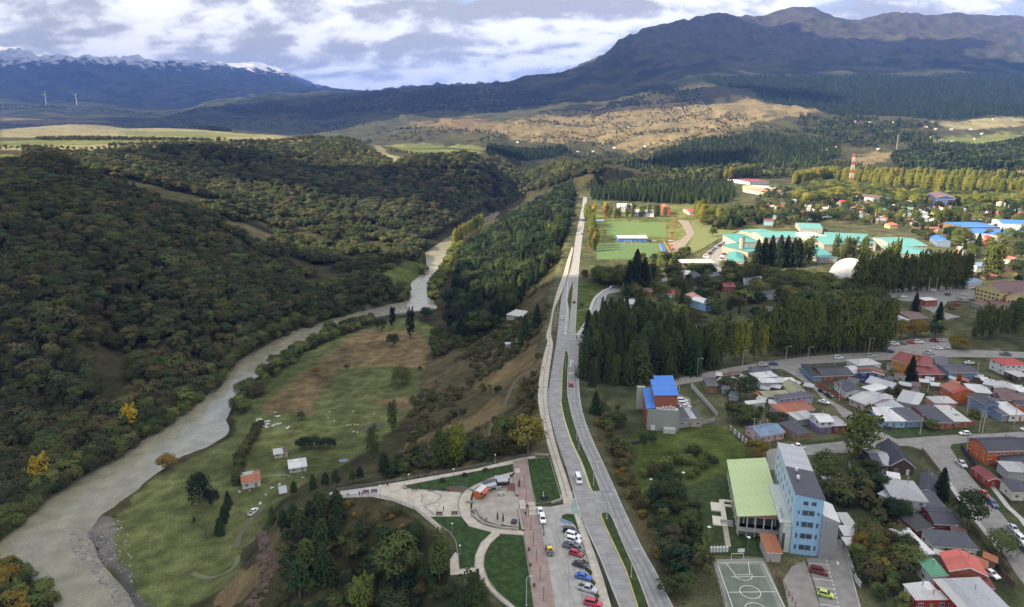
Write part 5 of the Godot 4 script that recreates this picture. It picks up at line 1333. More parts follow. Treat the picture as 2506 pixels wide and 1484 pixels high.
	scatter(gf, ["farbroad"], ["native", "scrub"], 30, 8, 13, [-2712,-5136,-1925.8,-5330,-927.5,-4260,-571.8,-3512,-740.7,-3478,-1298.5,-4228,-1883.7,-4508], 0.4, 0.3)
	grow_woods()
	single_trees()

func single_trees():
	single("broad", "amber", -157.7,-298.6, 8.5, 1.25, "river_tree", "round olive tree leaning over the river's edge")
	single("willow", "spruce", -130.1,-267.9, 14.5, 0.62, "spruce_tree", "tall dark spruce standing alone on the river meadow")
	single("willow", "spruce", -124.9,-267.4, 7.5, 0.8, "spruce_tree", "shorter dark spruce beside the tall one on the meadow")
	single("poplar", "gold", -197.7,-341.6, 16.0, 1.9, "yellow_poplar_tree", "yellow-green poplar on the far river bank")
	single("poplar", "gold", -208.3,-285.6, 16.0, 1.7, "yellow_poplar_tree", "bright yellow tree among dark trees on the far bank")
	single("scots", "scrub", -126.1,-253.1, 3.6, 1.4, "small_tree", "small lone tree in the middle of the meadow")
	single("broad", "garden", -112.4,-354.4, 5.0, 1.1, "small_tree", "round tree by the pale debris in the pasture")
	single("poplar", "poplar", -61,-336, 18.0, 0.95, "lone_poplar_tree", "slender poplar standing alone at the pasture's edge")
	single("poplar", "poplar", -64.4,-301.7, 17.0, 1.1, "lone_poplar_tree", "poplar behind the small farm at the scarp's foot")
	single("poplar", "spruce", -74.1,-499.8, 24.0, 0.95, "dark_poplar_tree", "tallest dark poplar of the clump at the fields' far end")
	single("poplar", "spruce", -92.4,-530.6, 17.0, 1.1, "dark_poplar_tree", "shorter dark poplar of the clump at the fields' far end")
	single("willow", "pine", -84,-481.6, 10.0, 0.8, "dark_bush_tree", "dark bushy tree in front of the dark poplars")
	single("broad", "pine", -98.5,-519.3, 10.0, 1.1, "dark_bush_tree", "dark bushy tree left of the dark poplars")
	single("broad", "pine", -68.2,-550.4, 10.0, 1.2, "dark_bush_tree", "dark bushy tree right of the dark poplars")
	single("willow", "garden", -66.6,-405.2, 11.5, 0.9, "round_bush_tree", "big round dark bush alone in the brown field")
	single("willow", "garden", -36.6,-481.8, 12.0, 1.1, "round_bush_tree", "largest of the rounded willows at the scarp foot")
	single("willow", "garden", -55,-498.5, 8.0, 1.1, "round_bush_tree", "smaller rounded willow at the scarp foot")
	single("broad", "scrub", -105.6,-432.4, 4.0, 1.2, "small_tree", "small bush near the field track")
	single("broad", "amber", -122.5,-422.1, 6.0, 0.9, "small_tree", "thin twin-crowned tree in the brown field")
	single("broad", "scrub", -58.3,-427.7, 3.6, 1.1, "small_tree", "small round bush at the brown field's edge")
	# along the avenue and park
	single("broad", "turning", 6,-236.1, 15.0, 0.95, "autumn_tree", "tall tree with a golden top beside the walkway")
	single("poplar", "poplar", -26.3,-240, 19.0, 1.4, "lone_poplar_tree", "left poplar of the pair behind the upper path")
	single("poplar", "lime", -22.6,-244.6, 20.0, 1.5, "lone_poplar_tree", "yellow-green poplar behind the upper path")
	single("broad", "garden", -1.6,-245.8, 14.0, 1.0, "broadleaf_tree", "dark tree left of the golden tree")
	single("pine", "pine", 7.7,-401.7, 17.0, 1.4, "slope_pine_tree", "broad dark pine standing beside the walkway bend")
	single("pine", "pine", 15.3,-418.6, 15.0, 1.3, "slope_pine_tree", "second dark pine behind the walkway bend")
	single("scots", "pine", -45.8,-233.5, 12.0, 1.3, "lone_pine_tree", "lone pine outside the plaza's upper railing")
	single("poplar", "garden", -19.5,-168.3, 15.0, 1.45, "lone_poplar_tree", "large poplar beside the spur path of the park")
	single("poplar", "garden", -11.5,-155.6, 13.0, 1.5, "lone_poplar_tree", "poplar in the near foreground below the winding path")
	single("poplar", "garden", -8.4,-153.8, 10.0, 1.4, "lone_poplar_tree", "shorter poplar beside the foreground one")
	single("broad", "garden", -31.7,-174.3, 15.0, 0.95, "broadleaf_tree", "large light green tree on the near slope")
	single("broad", "pine", -28.3,-183.7, 8.0, 0.95, "broadleaf_tree", "dark green tree behind the large light green one")
	single("poplar", "lime", -43,-171.2, 13.0, 1.3, "yellow_poplar_tree", "left of two yellow-green poplars on the near slope")
	single("poplar", "lime", -40.2,-171, 13.0, 1.3, "yellow_poplar_tree", "right of two yellow-green poplars on the near slope")
	single("broad", "pine", -31.1,-164.4, 9.0, 1.2, "broadleaf_tree", "dark tree at the bottom edge of the near slope")
	var k := 0
	for q in [[-82.5,-219.9, 9.0], [-71.2,-199, 11.0], [-68,-198.7, 12.0], [-64.9,-195.4, 13.0], [-62.6,-198.3, 13.0], [-60.3,-199.7, 15.0], [-58.5,-201.5, 14.0], [-54.7,-200.5, 14.0], [-61,-193.2, 14.0], [-57.7,-191.9, 15.0], [-54.8,-194.5, 12.0], [-86.8,-257.1, 9.0], [-79.2,-257.7, 9.0], [-70.4,-244.6, 9.5], [-65.3,-240.5, 10.0], [-60.8,-185.4, 15.0], [-54.8,-182.8, 16.0], [-60.5,-176.7, 16.0], [-59.2,-241.2, 8.0], [-57,-243.3, 8.5], [-54.5,-200.4, 13.0]]:
		var o := make_tree("scots" if k % 4 else "pine", "grove" if k % 3 == 0 else "pine", q[0], q[1], q[2] * 0.8, 1.5, "knoll_pine_tree")
		tag(o, "dark pine on the knoll left of the plaza", "tree", "pines on the knoll")
		k += 1
	# town
	single("poplar", "poplar", 124,-234.8, 19.0, 2.3, "leaning_poplar_tree", "big leaning poplar at the street corner")
	single("willow", "garden", 106.3,-219.4, 10.0, 0.95, "round_tree", "dark round tree right of the blue hotel")
	single("broad", "amber", 86.8,-232.7, 8.0, 1.1, "autumn_tree", "orange-leaved tree behind the green-roofed hall")
	single("spruce", "spruce", 137.4,-206.5, 11.0, 1.1, "spruce_tree", "dark spruce beside the street going down to the right")
	single("broad", "pine", 134.6,-188.4, 12.5, 1.0, "monkey_puzzle_tree", "dark dome-shaped tree on a bare trunk by the street")
	single("willow", "willow", 136,-175.5, 8.0, 0.95, "round_tree", "olive bush beside the parked cars at the street's lower end")
	single("broad", "garden", 100.8,-288.7, 11.0, 1.15, "willow_tree", "bright green willow behind the white sheds")
	single("spruce", "spruce", 185.5,-313.7, 12.0, 1.1, "spruce_tree", "dark spruce in front of the orange house with red roof")
	single("broad", "garden", 49.2,-242.1, 7.0, 1.1, "round_tree", "round dark tree in front of the blue-roofed building")
	single("spruce", "pine", 34.6,-275.1, 10.0, 1.2, "roadside_conifer_tree", "conifer between avenue and blue-roofed building")
	single("broad", "pine", 49.5,-203.1, 8.0, 1.3, "round_tree", "large dark bush on the lawn beside the white lamps")
	single("spruce", "spruce", 252.1,-432.3, 13.0, 1.1, "spruce_tree", "left dark spruce beside the square kiosk")
	single("spruce", "spruce", 254.2,-410.2, 13.0, 1.1, "spruce_tree", "right dark spruce beside the square kiosk")
	single("willow", "amber", 235.3,-359.5, 8.0, 1.2, "autumn_tree", "round ochre tree at the parking place")
	single("willow", "willow", 202.7,-492.4, 15.0, 1.1, "willow_tree", "large pale green weeping willow in the town")
	single("willow", "garden", 179.7,-528.7, 14.0, 0.85, "willow_tree", "dense green tree below the turquoise roofs")
	single("willow", "amber", 180.2,-446, 12.0, 0.9, "autumn_tree", "orange-tinged tree behind the dark house")
	single("broad", "gold", 46,-793.9, 13.0, 1.0, "gold_tree", "bright yellow tree among the pines left of the avenue")
	single("poplar", "gold", 105.3,-916.5, 13.0, 1.8, "gold_tree", "yellow tree beyond the football pitches")
	single("poplar", "gold", 120.2,-921.6, 15.0, 2.0, "gold_tree", "larger yellow tree beyond the football pitches")
	single("broad", "garden", 206.3,-729.7, 9.0, 1.1, "round_tree", "round tree on the bright meadow")
	single("broad", "garden", 44.4,-444.3, 3.5, 1.1, "small_tree", "small dark tree on the green verge between the roads")
	for q in [[198.8,-570.4, 24.0], [205.5,-573.3, 25.0], [212.2,-576.1, 26.0], [218,-573.3, 27.0], [224.8,-576.1, 26.0], [230.5,-576.1, 24.0], [234,-576.1, 24.0], [87.3,-490.6, 30.0], [82.5,-487.5, 22.0], [93,-490.6, 24.0]]:
		var o := make_tree("spruce", "spruce", q[0], q[1], q[2], 1.05, "tall_spruce_tree")
		tag(o, "tall almost black spruce in the town", "tree", "tall black spruces")

# ------------------------------------------------------------------ houses
const PAL := {
	"white": [0.66, 0.66, 0.65], "cream": [0.58, 0.54, 0.44], "pale": [0.50, 0.49, 0.47], "grey": [0.33, 0.33, 0.335], "zinc": [0.42, 0.43, 0.45], "slate": [0.075, 0.078, 0.095], "dark": [0.050, 0.052, 0.068], "coal": [0.04, 0.04, 0.045],
	"red": [0.33, 0.045, 0.035], "coral": [0.52, 0.13, 0.10], "brick": [0.30, 0.095, 0.06], "wine": [0.20, 0.045, 0.045], "rust": [0.32, 0.12, 0.06], "orange": [0.52, 0.13, 0.035], "amber": [0.55, 0.24, 0.035], "salmon": [0.48, 0.24, 0.18],
	"pink": [0.50, 0.36, 0.38], "lilac": [0.36, 0.33, 0.42], "purple": [0.16, 0.12, 0.26], "blue": [0.05, 0.16, 0.50], "sky": [0.28, 0.46, 0.62], "steel": [0.17, 0.25, 0.36], "navy": [0.035, 0.06, 0.19], "royal": [0.035, 0.15, 0.48],
	"teal": [0.06, 0.23, 0.22], "aqua": [0.095, 0.275, 0.26], "mint": [0.40, 0.49, 0.24], "green": [0.09, 0.25, 0.15], "olive": [0.27, 0.26, 0.16], "yellow": [0.62, 0.50, 0.22], "brown": [0.10, 0.065, 0.05], "umber": [0.13, 0.07, 0.06], "timber": [0.21, 0.145, 0.095],
	"wood": [0.30, 0.19, 0.11], "moss": [0.20, 0.23, 0.20], "sage": [0.40, 0.43, 0.38], "concrete": [0.38, 0.37, 0.34], "sand": [0.36, 0.325, 0.26],
}
var tex_wall: Texture2D
var tex_roof: Texture2D
func coat(key: String, roof := false, tone := 1.0) -> StandardMaterial3D:
	var k := "%s_%s_%d" % ["roof" if roof else "wall", key, int(tone * 100)]
	if mats.has(k): return mats[k]
	var c: Array = PAL[key]
	if roof and key in ["white", "pale", "zinc"]: tone *= 0.84
	var m := mat(k, c[0] * tone, c[1] * tone, c[2] * tone, 0.55 if roof else 0.85)
	worn(m, tex_roof if roof else tex_wall, 1.0 / 5.0)
	return m

# a slab over four corners (eave a, b; ridge c, d), thickness t
func slab(st: SurfaceTool, a: Vector3, b: Vector3, c: Vector3, d: Vector3, t: float):
	var n := (c - a).cross(b - a).normalized()
	if n.y < 0: n = -n
	var o := n * t
	var p := [a, b, c, d]
	var flip: bool = (p[1] - p[0]).cross(p[2] - p[0]).dot(n) > 0.0
	var q := [p[0] + o, p[1] + o, p[2] + o, p[3] + o]
	if flip:
		quad(st, q[3], q[2], q[1], q[0])
		quad(st, p[0], p[1], p[2], p[3])
	else:
		quad(st, q[0], q[1], q[2], q[3])
		quad(st, p[3], p[2], p[1], p[0])
	for k in 4:
		var j := (k + 1) % 4
		if flip: quad(st, q[k], q[j], p[j], p[k])
		else: quad(st, p[k], p[j], q[j], q[k])

func roof_slope(o: Node, a: Vector3, b: Vector3, c: Vector3, d: Vector3, key: String, near: bool, patch := ""):
	var len := (b - a).length()
	var n := int(clampf(len / 2.2, 1, 9)) if near else 1
	for k in n:
		var t0 := float(k) / n
		var t1 := float(k + 1) / n
		var st := sfc()
		var p := [a.lerp(b, t0), a.lerp(b, t1), d.lerp(c, t1), d.lerp(c, t0)]
		slab(st, p[0], p[1], p[2], p[3], 0.07)
		if near:
			var up: Vector3 = (p[3] - p[0]).cross(p[1] - p[0]).normalized()
			if up.y < 0: up = -up
			for r in 3:
				var f := (r + 0.5) / 3.0
				var e0: Vector3 = p[0].lerp(p[1], f) + up * 0.07
				var e1: Vector3 = p[3].lerp(p[2], f) + up * 0.07
				var s: Vector3 = (p[1] - p[0]).normalized() * 0.05
				slab(st, e0 - s, e0 + s, e1 + s, e1 - s, 0.045)
		var kk := key
		if patch and rng.randf() < 0.3: kk = patch
		build(st, "roof_sheet" if n > 1 else "roof_slope", coat(kk, true, [0.88, 1.0, 1.1][rng.randi() % 3] if near else 1.0), o)

func window_at(o: Node, p: Vector3, turn: float, w := 1.2, h := 1.1, frame := "white"):
	var st := sfc()
	box(st, Vector3.ZERO, Vector3(w, h, 0.14))
	var f := build(st, "window", coat(frame), o, p, turn)
	var half := w * 0.5
	for s in [-1, 1]:
		var g := sfc()
		box(g, Vector3(s * half * 0.47, 0, 0.05), Vector3(half * 0.80, h * 0.80, 0.08))
		build(g, "pane", glass(), f)

func glass() -> StandardMaterial3D:
	var m := mat("window_glass", 0.045, 0.055, 0.065, 0.06)
	m.metallic_specular = 0.6
	return m

func house(x: float, z: float, w: float, d: float, ang: float, he: float, roof: String, rise: float, wall: String, top: String, label: String, opt := {}) -> Node3D:
	var y: float = opt.get("base", ground(x, z))
	var o := thing(opt.get("name", "house"), label, opt.get("cat", "house"), Vector3(x, y, z), ang, opt.get("group", ""))
	var near := Vector2(x, z).length() < 420.0
	if near and not opt.has("group"):
		w *= 1.06
		d *= 1.16
	var ov: float = opt.get("over", 0.4)
	var hw := maxf(w * 0.5 - ov, 0.8)
	var hd := maxf(d * 0.5 - ov, 0.8)
	var ew := hw + ov
	var ed := hd + ov
	he -= y if opt.has("abs") else 0.0
	var wm := coat(wall)
	var st := sfc()
	var sh := he + (0.0)
	# walls, with gable or shed tops
	var c := [Vector3(-hw, 0, hd), Vector3(hw, 0, hd), Vector3(hw, 0, -hd), Vector3(-hw, 0, -hd)]
	var th := [sh, sh, sh, sh]
	if roof == "shed": th = [sh, sh, sh + rise, sh + rise]
	for k in 4:
		var j := (k + 1) % 4
		quad(st, c[k] + Vector3.DOWN * 0.5, c[k] + Vector3.UP * th[k], c[j] + Vector3.UP * th[j], c[j] + Vector3.DOWN * 0.5)
	if roof == "gable_x":
		for s in [-1, 1]:
			var g := [Vector3(s * hw, sh, hd * s), Vector3(s * hw, sh + rise * hd / ed, 0), Vector3(s * hw, sh, -hd * s)]
			tri(st, g[0], g[1], g[2])
	elif roof == "gable_z":
		for s in [-1, 1]:
			var g := [Vector3(-s * hw, sh, hd * s), Vector3(0, sh + rise * hw / ew, hd * s), Vector3(s * hw, sh, hd * s)]
			tri(st, g[0], g[1], g[2])
	build(st, "wall", wm, o)
	if opt.has("base_wall"): boxpart("plinth", coat(opt["base_wall"]), o, Vector3(0, opt["plinth"] * 0.5, 0), Vector3(hw * 2 + 0.06, opt["plinth"], hd * 2 + 0.06))
	var patch: String = opt.get("patch", "")
	var ey := sh + 0.02
	match roof:
		"gable_x":
			for s in [-1, 1]: roof_slope(o, Vector3(-ew, ey - 0.1, s * ed), Vector3(ew, ey - 0.1, s * ed), Vector3(ew, ey + rise, 0), Vector3(-ew, ey + rise, 0), top, near, patch)
			boxpart("ridge_cap", coat(top, true, 0.88), o, Vector3(0, ey + rise + 0.08, 0), Vector3(ew * 2, 0.1, 0.3))
			for s in [-1, 1]: boxpart("fascia", coat(opt.get("trim", "white")), o, Vector3(0, ey - 0.2, s * (ed + 0.02)), Vector3(ew * 2, 0.2, 0.05))
		"gable_z":
			for s in [-1, 1]: roof_slope(o, Vector3(s * ew, ey - 0.1, -ed), Vector3(s * ew, ey - 0.1, ed), Vector3(0, ey + rise, ed), Vector3(0, ey + rise, -ed), top, near, patch)
			boxpart("ridge_cap", coat(top, true, 0.88), o, Vector3(0, ey + rise + 0.08, 0), Vector3(0.3, 0.1, ed * 2))
			for s in [-1, 1]:
				var f := sfc()
				var n := Vector3(0, 0, 0.06)
				var a := Vector3(s * ew, ey - 0.32, ed + 0.01)
				var b := Vector3(0, ey + rise - 0.2, ed + 0.01)
				var u := Vector3(0, 0.26, 0)
				if s < 0: quad(f, a + n, a + u + n, b + u + n, b + n)
				else: quad(f, b + n, b + u + n, a + u + n, a + n)
				quad(f, a + u, a + u + n, b + u + n, b + u)
				build(f, "bargeboard", coat(opt.get("trim", "white")), o)
		"hip":
			var rx := maxf(ew - ed, 0.0)
			var rz := maxf(ed - ew, 0.0)
			var r0 := Vector3(-rx, ey + rise, rz)
			var r1 := Vector3(rx, ey + rise, rz)
			var r2 := Vector3(rx, ey + rise, -rz)
			var r3 := Vector3(-rx, ey + rise, -rz)
			var e := [Vector3(-ew, ey - 0.1, ed), Vector3(ew, ey - 0.1, ed), Vector3(ew, ey - 0.1, -ed), Vector3(-ew, ey - 0.1, -ed)]
			for q in [[e[0], e[1], r1, r0], [e[1], e[2], r2, r1], [e[2], e[3], r3, r2], [e[3], e[0], r0, r3]]:
				var f := sfc()
				slab(f, q[0], q[1], q[2], q[3], 0.07)
				build(f, "roof_slope", coat(top, true, [0.92, 1.0, 1.06][rng.randi() % 3]), o)
			for s in [-1, 1]: boxpart("fascia", coat(opt.get("trim", "white")), o, Vector3(0, ey - 0.2, s * (ed + 0.02)), Vector3(ew * 2, 0.2, 0.05))
		"shed":
			roof_slope(o, Vector3(-ew, ey - 0.08, ed), Vector3(ew, ey - 0.08, ed), Vector3(ew, ey + rise + 0.1, -ed), Vector3(-ew, ey + rise + 0.1, -ed), top, near, patch)
			boxpart("fascia", coat(opt.get("trim", "white")), o, Vector3(0, ey - 0.18, ed + 0.02), Vector3(ew * 2, 0.2, 0.05))
		"flat":
			roof_slope(o, Vector3(-ew, ey, ed), Vector3(ew, ey, ed), Vector3(ew, ey + 0.25, -ed), Vector3(-ew, ey + 0.25, -ed), top, near, patch)
			boxpart("parapet", coat(opt.get("trim", wall)), o, Vector3(0, ey + 0.02, ed + 0.03), Vector3(ew * 2, 0.25, 0.12))
	if opt.get("blank", false): return o
	# openings
	var floors := maxi(1, int(he / 2.5))
	for f in floors:
		var wy := 1.55 + f * 2.6
		if wy > he - 0.35: wy = he - 0.8
		var n := int(clampf(hw * 2.0 / 2.6, 1, 6))
		for k in n:
			var wx := lerpf(-hw, hw, (k + 0.5) / n)
			if f == 0 and k == n / 2:
				var st2 := sfc()
				box(st2, Vector3.ZERO, Vector3(0.95, 2.05, 0.12))
				var dr := build(st2, "door", coat(opt.get("door", "wood")), o, Vector3(wx, 1.03, hd + 0.02))
				boxpart("handle", mat("brass", 0.5, 0.42, 0.25, 0.3, 0.9), dr, Vector3(0.36, 0, 0.09), Vector3(0.12, 0.05, 0.06))
				continue
			window_at(o, Vector3(wx, wy, hd), 0.0, opt.get("ww", 1.2), opt.get("wh", 1.1), opt.get("frame", "white"))
		var ns := int(clampf(hd * 2.0 / 3.4, 1, 4)) if near else 1
		for s in [-1, 1]:
			for k in ns: window_at(o, Vector3(s * hw, wy, lerpf(-hd, hd, (k + 0.5) / ns)), s * PI / 2, 1.1, 1.0, opt.get("frame", "white"))
	if near and opt.get("chimney", true):
		var cs := sfc()
		tube(cs, Vector3(hw * 0.35, he, -hd * 0.3), Vector3(hw * 0.35, he + rise + 1.3, -hd * 0.3), 0.13, 0.13, 8)
		var ch := build(cs, "flue", mat("galvanised", 0.4, 0.4, 0.42, 0.4, 0.7), o)
		boxpart("cowl", mats["galvanised"], ch, Vector3(hw * 0.35, he + rise + 1.36, -hd * 0.3), Vector3(0.4, 0.1, 0.4))
	return o

func build_buildings():
	tex_wall = noise_tex(0.012, 0.88, 1.0, 61)
	tex_roof = noise_tex(0.008, 0.92, 1.0, 62)
	hotel()
	blue_office()
	near_houses()
	mid_town()
	far_town()

func hotel():
	# tall blue block, its zinc stair tower and the low hall with the pale green roof
	var o := thing("hotel_tower", "tall narrow light blue building with dark sloping roof beside the green-roofed hall", "building", Vector3(77.7, 0, -176.4), -11.5)
	var W := 7.4
	var L := 33.0
	var H := 17.4
	var blue := coat("sky")
	var side := mat("hotel_side", 0.50, 0.62, 0.66, 0.8)  # paler than the front: light from the left put into the colour
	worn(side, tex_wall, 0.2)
	var st := sfc()
	quad(st, Vector3(0, -0.5, 0), Vector3(0, H + 1.0, 0), Vector3(W, H, 0), Vector3(W, -0.5, 0))
	build(st, "front_wall", blue, o)
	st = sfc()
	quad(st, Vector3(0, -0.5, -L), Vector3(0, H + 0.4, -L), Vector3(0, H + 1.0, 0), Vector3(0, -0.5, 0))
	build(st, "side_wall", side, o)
	st = sfc()
	quad(st, Vector3(W, -0.5, 0), Vector3(W, H, 0), Vector3(W, H - 0.6, -L), Vector3(W, -0.5, -L))
	quad(st, Vector3(W, -0.5, -L), Vector3(W, H - 0.6, -L), Vector3(0, H + 0.4, -L), Vector3(0, -0.5, -L))
	build(st, "back_wall", blue, o)
	# roof: dark near half, pale far half, each of several sheets
	for k in 12:
		var z0 := 0.25 - L * k / 12.0
		var z1 := 0.25 - L * (k + 1) / 12.0
		var s := sfc()
		slab(s, Vector3(-0.25, H + 1.06, z0), Vector3(-0.25, H + 1.06, z1), Vector3(W + 0.25, H + 0.1, z1), Vector3(W + 0.25, H + 0.1, z0), 0.12)
		build(s, "roof_sheet", coat("dark" if k < 6 else "zinc", true, 1.0 if k % 2 else 1.08), o)
	for q in [[2.0, -9.0], [2.4, -14.0]]: boxpart("roof_vent", coat("white"), o, Vector3(q[0], H + 1.6, q[1]), Vector3(0.8, 0.9, 0.8))
	# front windows: two small on top, then a wide one flanked by slits on each floor
	for s in [2.8, 4.9]: window_at(o, Vector3(s, 15.9, 0.0), 0.0, 1.3, 1.2, "steel")
	for f in 4:
		var y := 13.0 - f * 3.55
		window_at(o, Vector3(3.7, y, 0.0), 0.0, 3.3, 1.7, "steel")
		for s in [1.2, 6.3]: window_at(o, Vector3(s, y, 0.0), 0.0, 0.55, 1.5 if f > 0 else 0.8, "steel")
	# long side: five rows of windows, some with orange blinds
	for f in 4:
		for k in 7:
			window_at(o, Vector3(0.0, 14.6 - f * 3.2, -4.0 - k * 4.3), -PI / 2, 1.3, 1.7, "cream" if (f + k) % 4 else "sky")
	# letters standing on the canopy
	var tm := TextMesh.new()
	tm.text = "HOTEL"
	tm.font_size = 190
	tm.pixel_size = 0.01
	tm.depth = 0.25
	var f := SystemFont.new()
	f.font_names = PackedStringArray(["Droid Sans"])
	tm.font = f
	var s1 := put(tm, "lettering", coat("zinc"), o, Vector3(-2.2, 9.9, -4.6), -PI / 2 + 0.0)
	s1.rotation.y = -PI / 2
	boxpart("canopy", coat("sage", false, 1.25), o, Vector3(-1.7, 8.7, -12.0), Vector3(3.2, 0.4, 22.0))
	boxpart("sign_rail", coat("zinc"), o, Vector3(-2.2, 8.98, -4.6), Vector3(0.2, 0.14, 8.0))
	boxpart("entrance_block", coat("sage", false, 1.2), o, Vector3(-1.2, 4.2, -2.6), Vector3(2.2, 8.4, 4.6))
	boxpart("entrance_glass", glass(), o, Vector3(-2.0, 3.2, -0.26), Vector3(0.7, 5.5, 0.06))
	var tw := thing("stair_tower", "grey ribbed metal stair tower with white roof on the blue building's right", "tower", Vector3(84.95, 0, -174.9), -11.5)
	st = sfc()
	var tl := [Vector3(0, 0, 0.8), Vector3(4.2, 0, 0.8), Vector3(4.2, 0, -9.0), Vector3(0, 0, -9.0)]
	var hh := [13.2, 11.6, 11.2, 13.0]
	for k in 4:
		var j := (k + 1) % 4
		quad(st, tl[k], tl[k] + Vector3.UP * hh[k], tl[j] + Vector3.UP * hh[j], tl[j])
	build(st, "wall", coat("grey"), tw)
	for k in 14:
		boxpart("cladding_rib", coat("grey", false, 0.8), tw, Vector3(0.15 + k * 0.3, 5.9 - 0.03 * k, 0.83), Vector3(0.06, 11.6 - 0.05 * k, 0.06))
	st = sfc()
	slab(st, Vector3(0.0, 13.2, 1.0), Vector3(0.0, 13.1, -9.2), Vector3(4.5, 11.3, -9.2), Vector3(4.5, 11.55, 1.0), 0.12)
	build(st, "roof_slope", coat("white", true), tw)
	# hall
	var h := thing("hall", "wide low hall with pale green sloping roof beside the blue hotel tower", "building", Vector3(65.9, 0, -185.3), -11.5)
	var hw := 11.4
	var hl := 35.0
	for k in 10:
		var z0 := 0.9 - (hl + 1.2) * k / 10.0
		var z1 := 0.9 - (hl + 1.2) * (k + 1) / 10.0
		var s := sfc()
		slab(s, Vector3(-0.7, 6.5, z0), Vector3(-0.7, 6.5, z1), Vector3(hw + 0.3, 8.5, z1), Vector3(hw + 0.3, 8.5, z0), 0.14)
		build(s, "roof_sheet", coat("mint", true, 1.0 if k % 2 else 1.04), h)
	st = sfc()
	quad(st, Vector3(-0.5, 6.35, 0.75), Vector3(-0.5, 6.45, 0.75), Vector3(hw + 0.2, 8.45, 0.75), Vector3(hw + 0.2, 6.9, 0.75))
	build(st, "gable_board", coat("wood", false, 0.9), h)
	st = sfc()
	quad(st, Vector3(0, 0, -hl), Vector3(0, 6.4, -hl), Vector3(0, 6.4, 0), Vector3(0, 0, 0))
	quad(st, Vector3(hw, 0, 0), Vector3(hw, 8.3, 0), Vector3(hw, 8.3, -hl), Vector3(hw, 0, -hl))
	quad(st, Vector3(hw, 0, -hl), Vector3(hw, 8.3, -hl), Vector3(0, 6.4, -hl), Vector3(0, 0, -hl))
	build(st, "wall", coat("cream", false, 0.8), h)
	boxpart("glass_front", glass(), h, Vector3(hw * 0.5, 5.0, -0.9), Vector3(hw, 2.8, 0.1))
	boxpart("lower_front", coat("concrete", false, 0.6), h, Vector3(hw * 0.5, 1.2, -0.9), Vector3(hw, 2.4, 0.12))
	for k in 6: boxpart("column", coat("pale"), h, Vector3(hw * k / 5.0, 3.2, 0.1), Vector3(0.3, 6.4, 0.3))
	for y in [2.6, 3.5]: boxpart("balcony_rail", coat("grey"), h, Vector3(hw * 0.5, y, 1.2), Vector3(hw, 0.1, 0.1))
	boxpart("balcony_slab", coat("concrete"), h, Vector3(hw * 0.5, 2.4, 0.4), Vector3(hw, 0.25, 1.8))
	for k in 4: boxpart("mullion", coat("cream"), h, Vector3(1.4 + k * 2.9, 5.0, -0.82), Vector3(0.18, 2.8, 0.1))
	for k in 9:
		boxpart("column", coat("cream"), h, Vector3(-0.15, 3.1, -1.5 - k * 4.0), Vector3(0.3, 6.2, 0.45))
		boxpart("side_glass", glass(), h, Vector3(-0.06, 4.2, -3.5 - k * 3.7), Vector3(0.1, 2.6, 2.6))
	# stepped terrace on the lawn side
	for q in [[-5.2, 0.25, -14.5, 3.0, 0.5, 5.0], [-3.2, 0.3, -12.0, 1.5, 0.6, 14.0], [-4.6, 0.2, -6.5, 4.2, 0.4, 5.0], [-1.5, 0.2, -19.0, 3.0, 0.4, 1.2], [-1.5, 0.22, -16.0, 2.4, 0.44, 1.2]]:
		boxpart("terrace", coat("cream", false, 1.1), h, Vector3(q[0], q[1], q[2]), Vector3(q[3], q[4], q[5]))
	for k in 5: boxpart("step", coat("grey", false, 0.8), h, Vector3(-2.6, 0.12 + 0.14 * k, -4.6 - 0.4 * k), Vector3(3.6, 0.28 + 0.28 * k * 0.0, 0.8))
	boxpart("garden_path", conc("hotel_path", 0.42, 0.38, 0.31), h, Vector3(-3.2, 0.06, 0.5), Vector3(1.5, 0.12, 12.0))
	var sh := house(71.9,-175.8,4.3,6.8,-4, 3.2, "shed", 0.8, "concrete", "cream", "small block shed with pale rusty roof in front of the blue hotel", {"name": "shed", "patch": "rust", "cat": "shed", "blank": true})

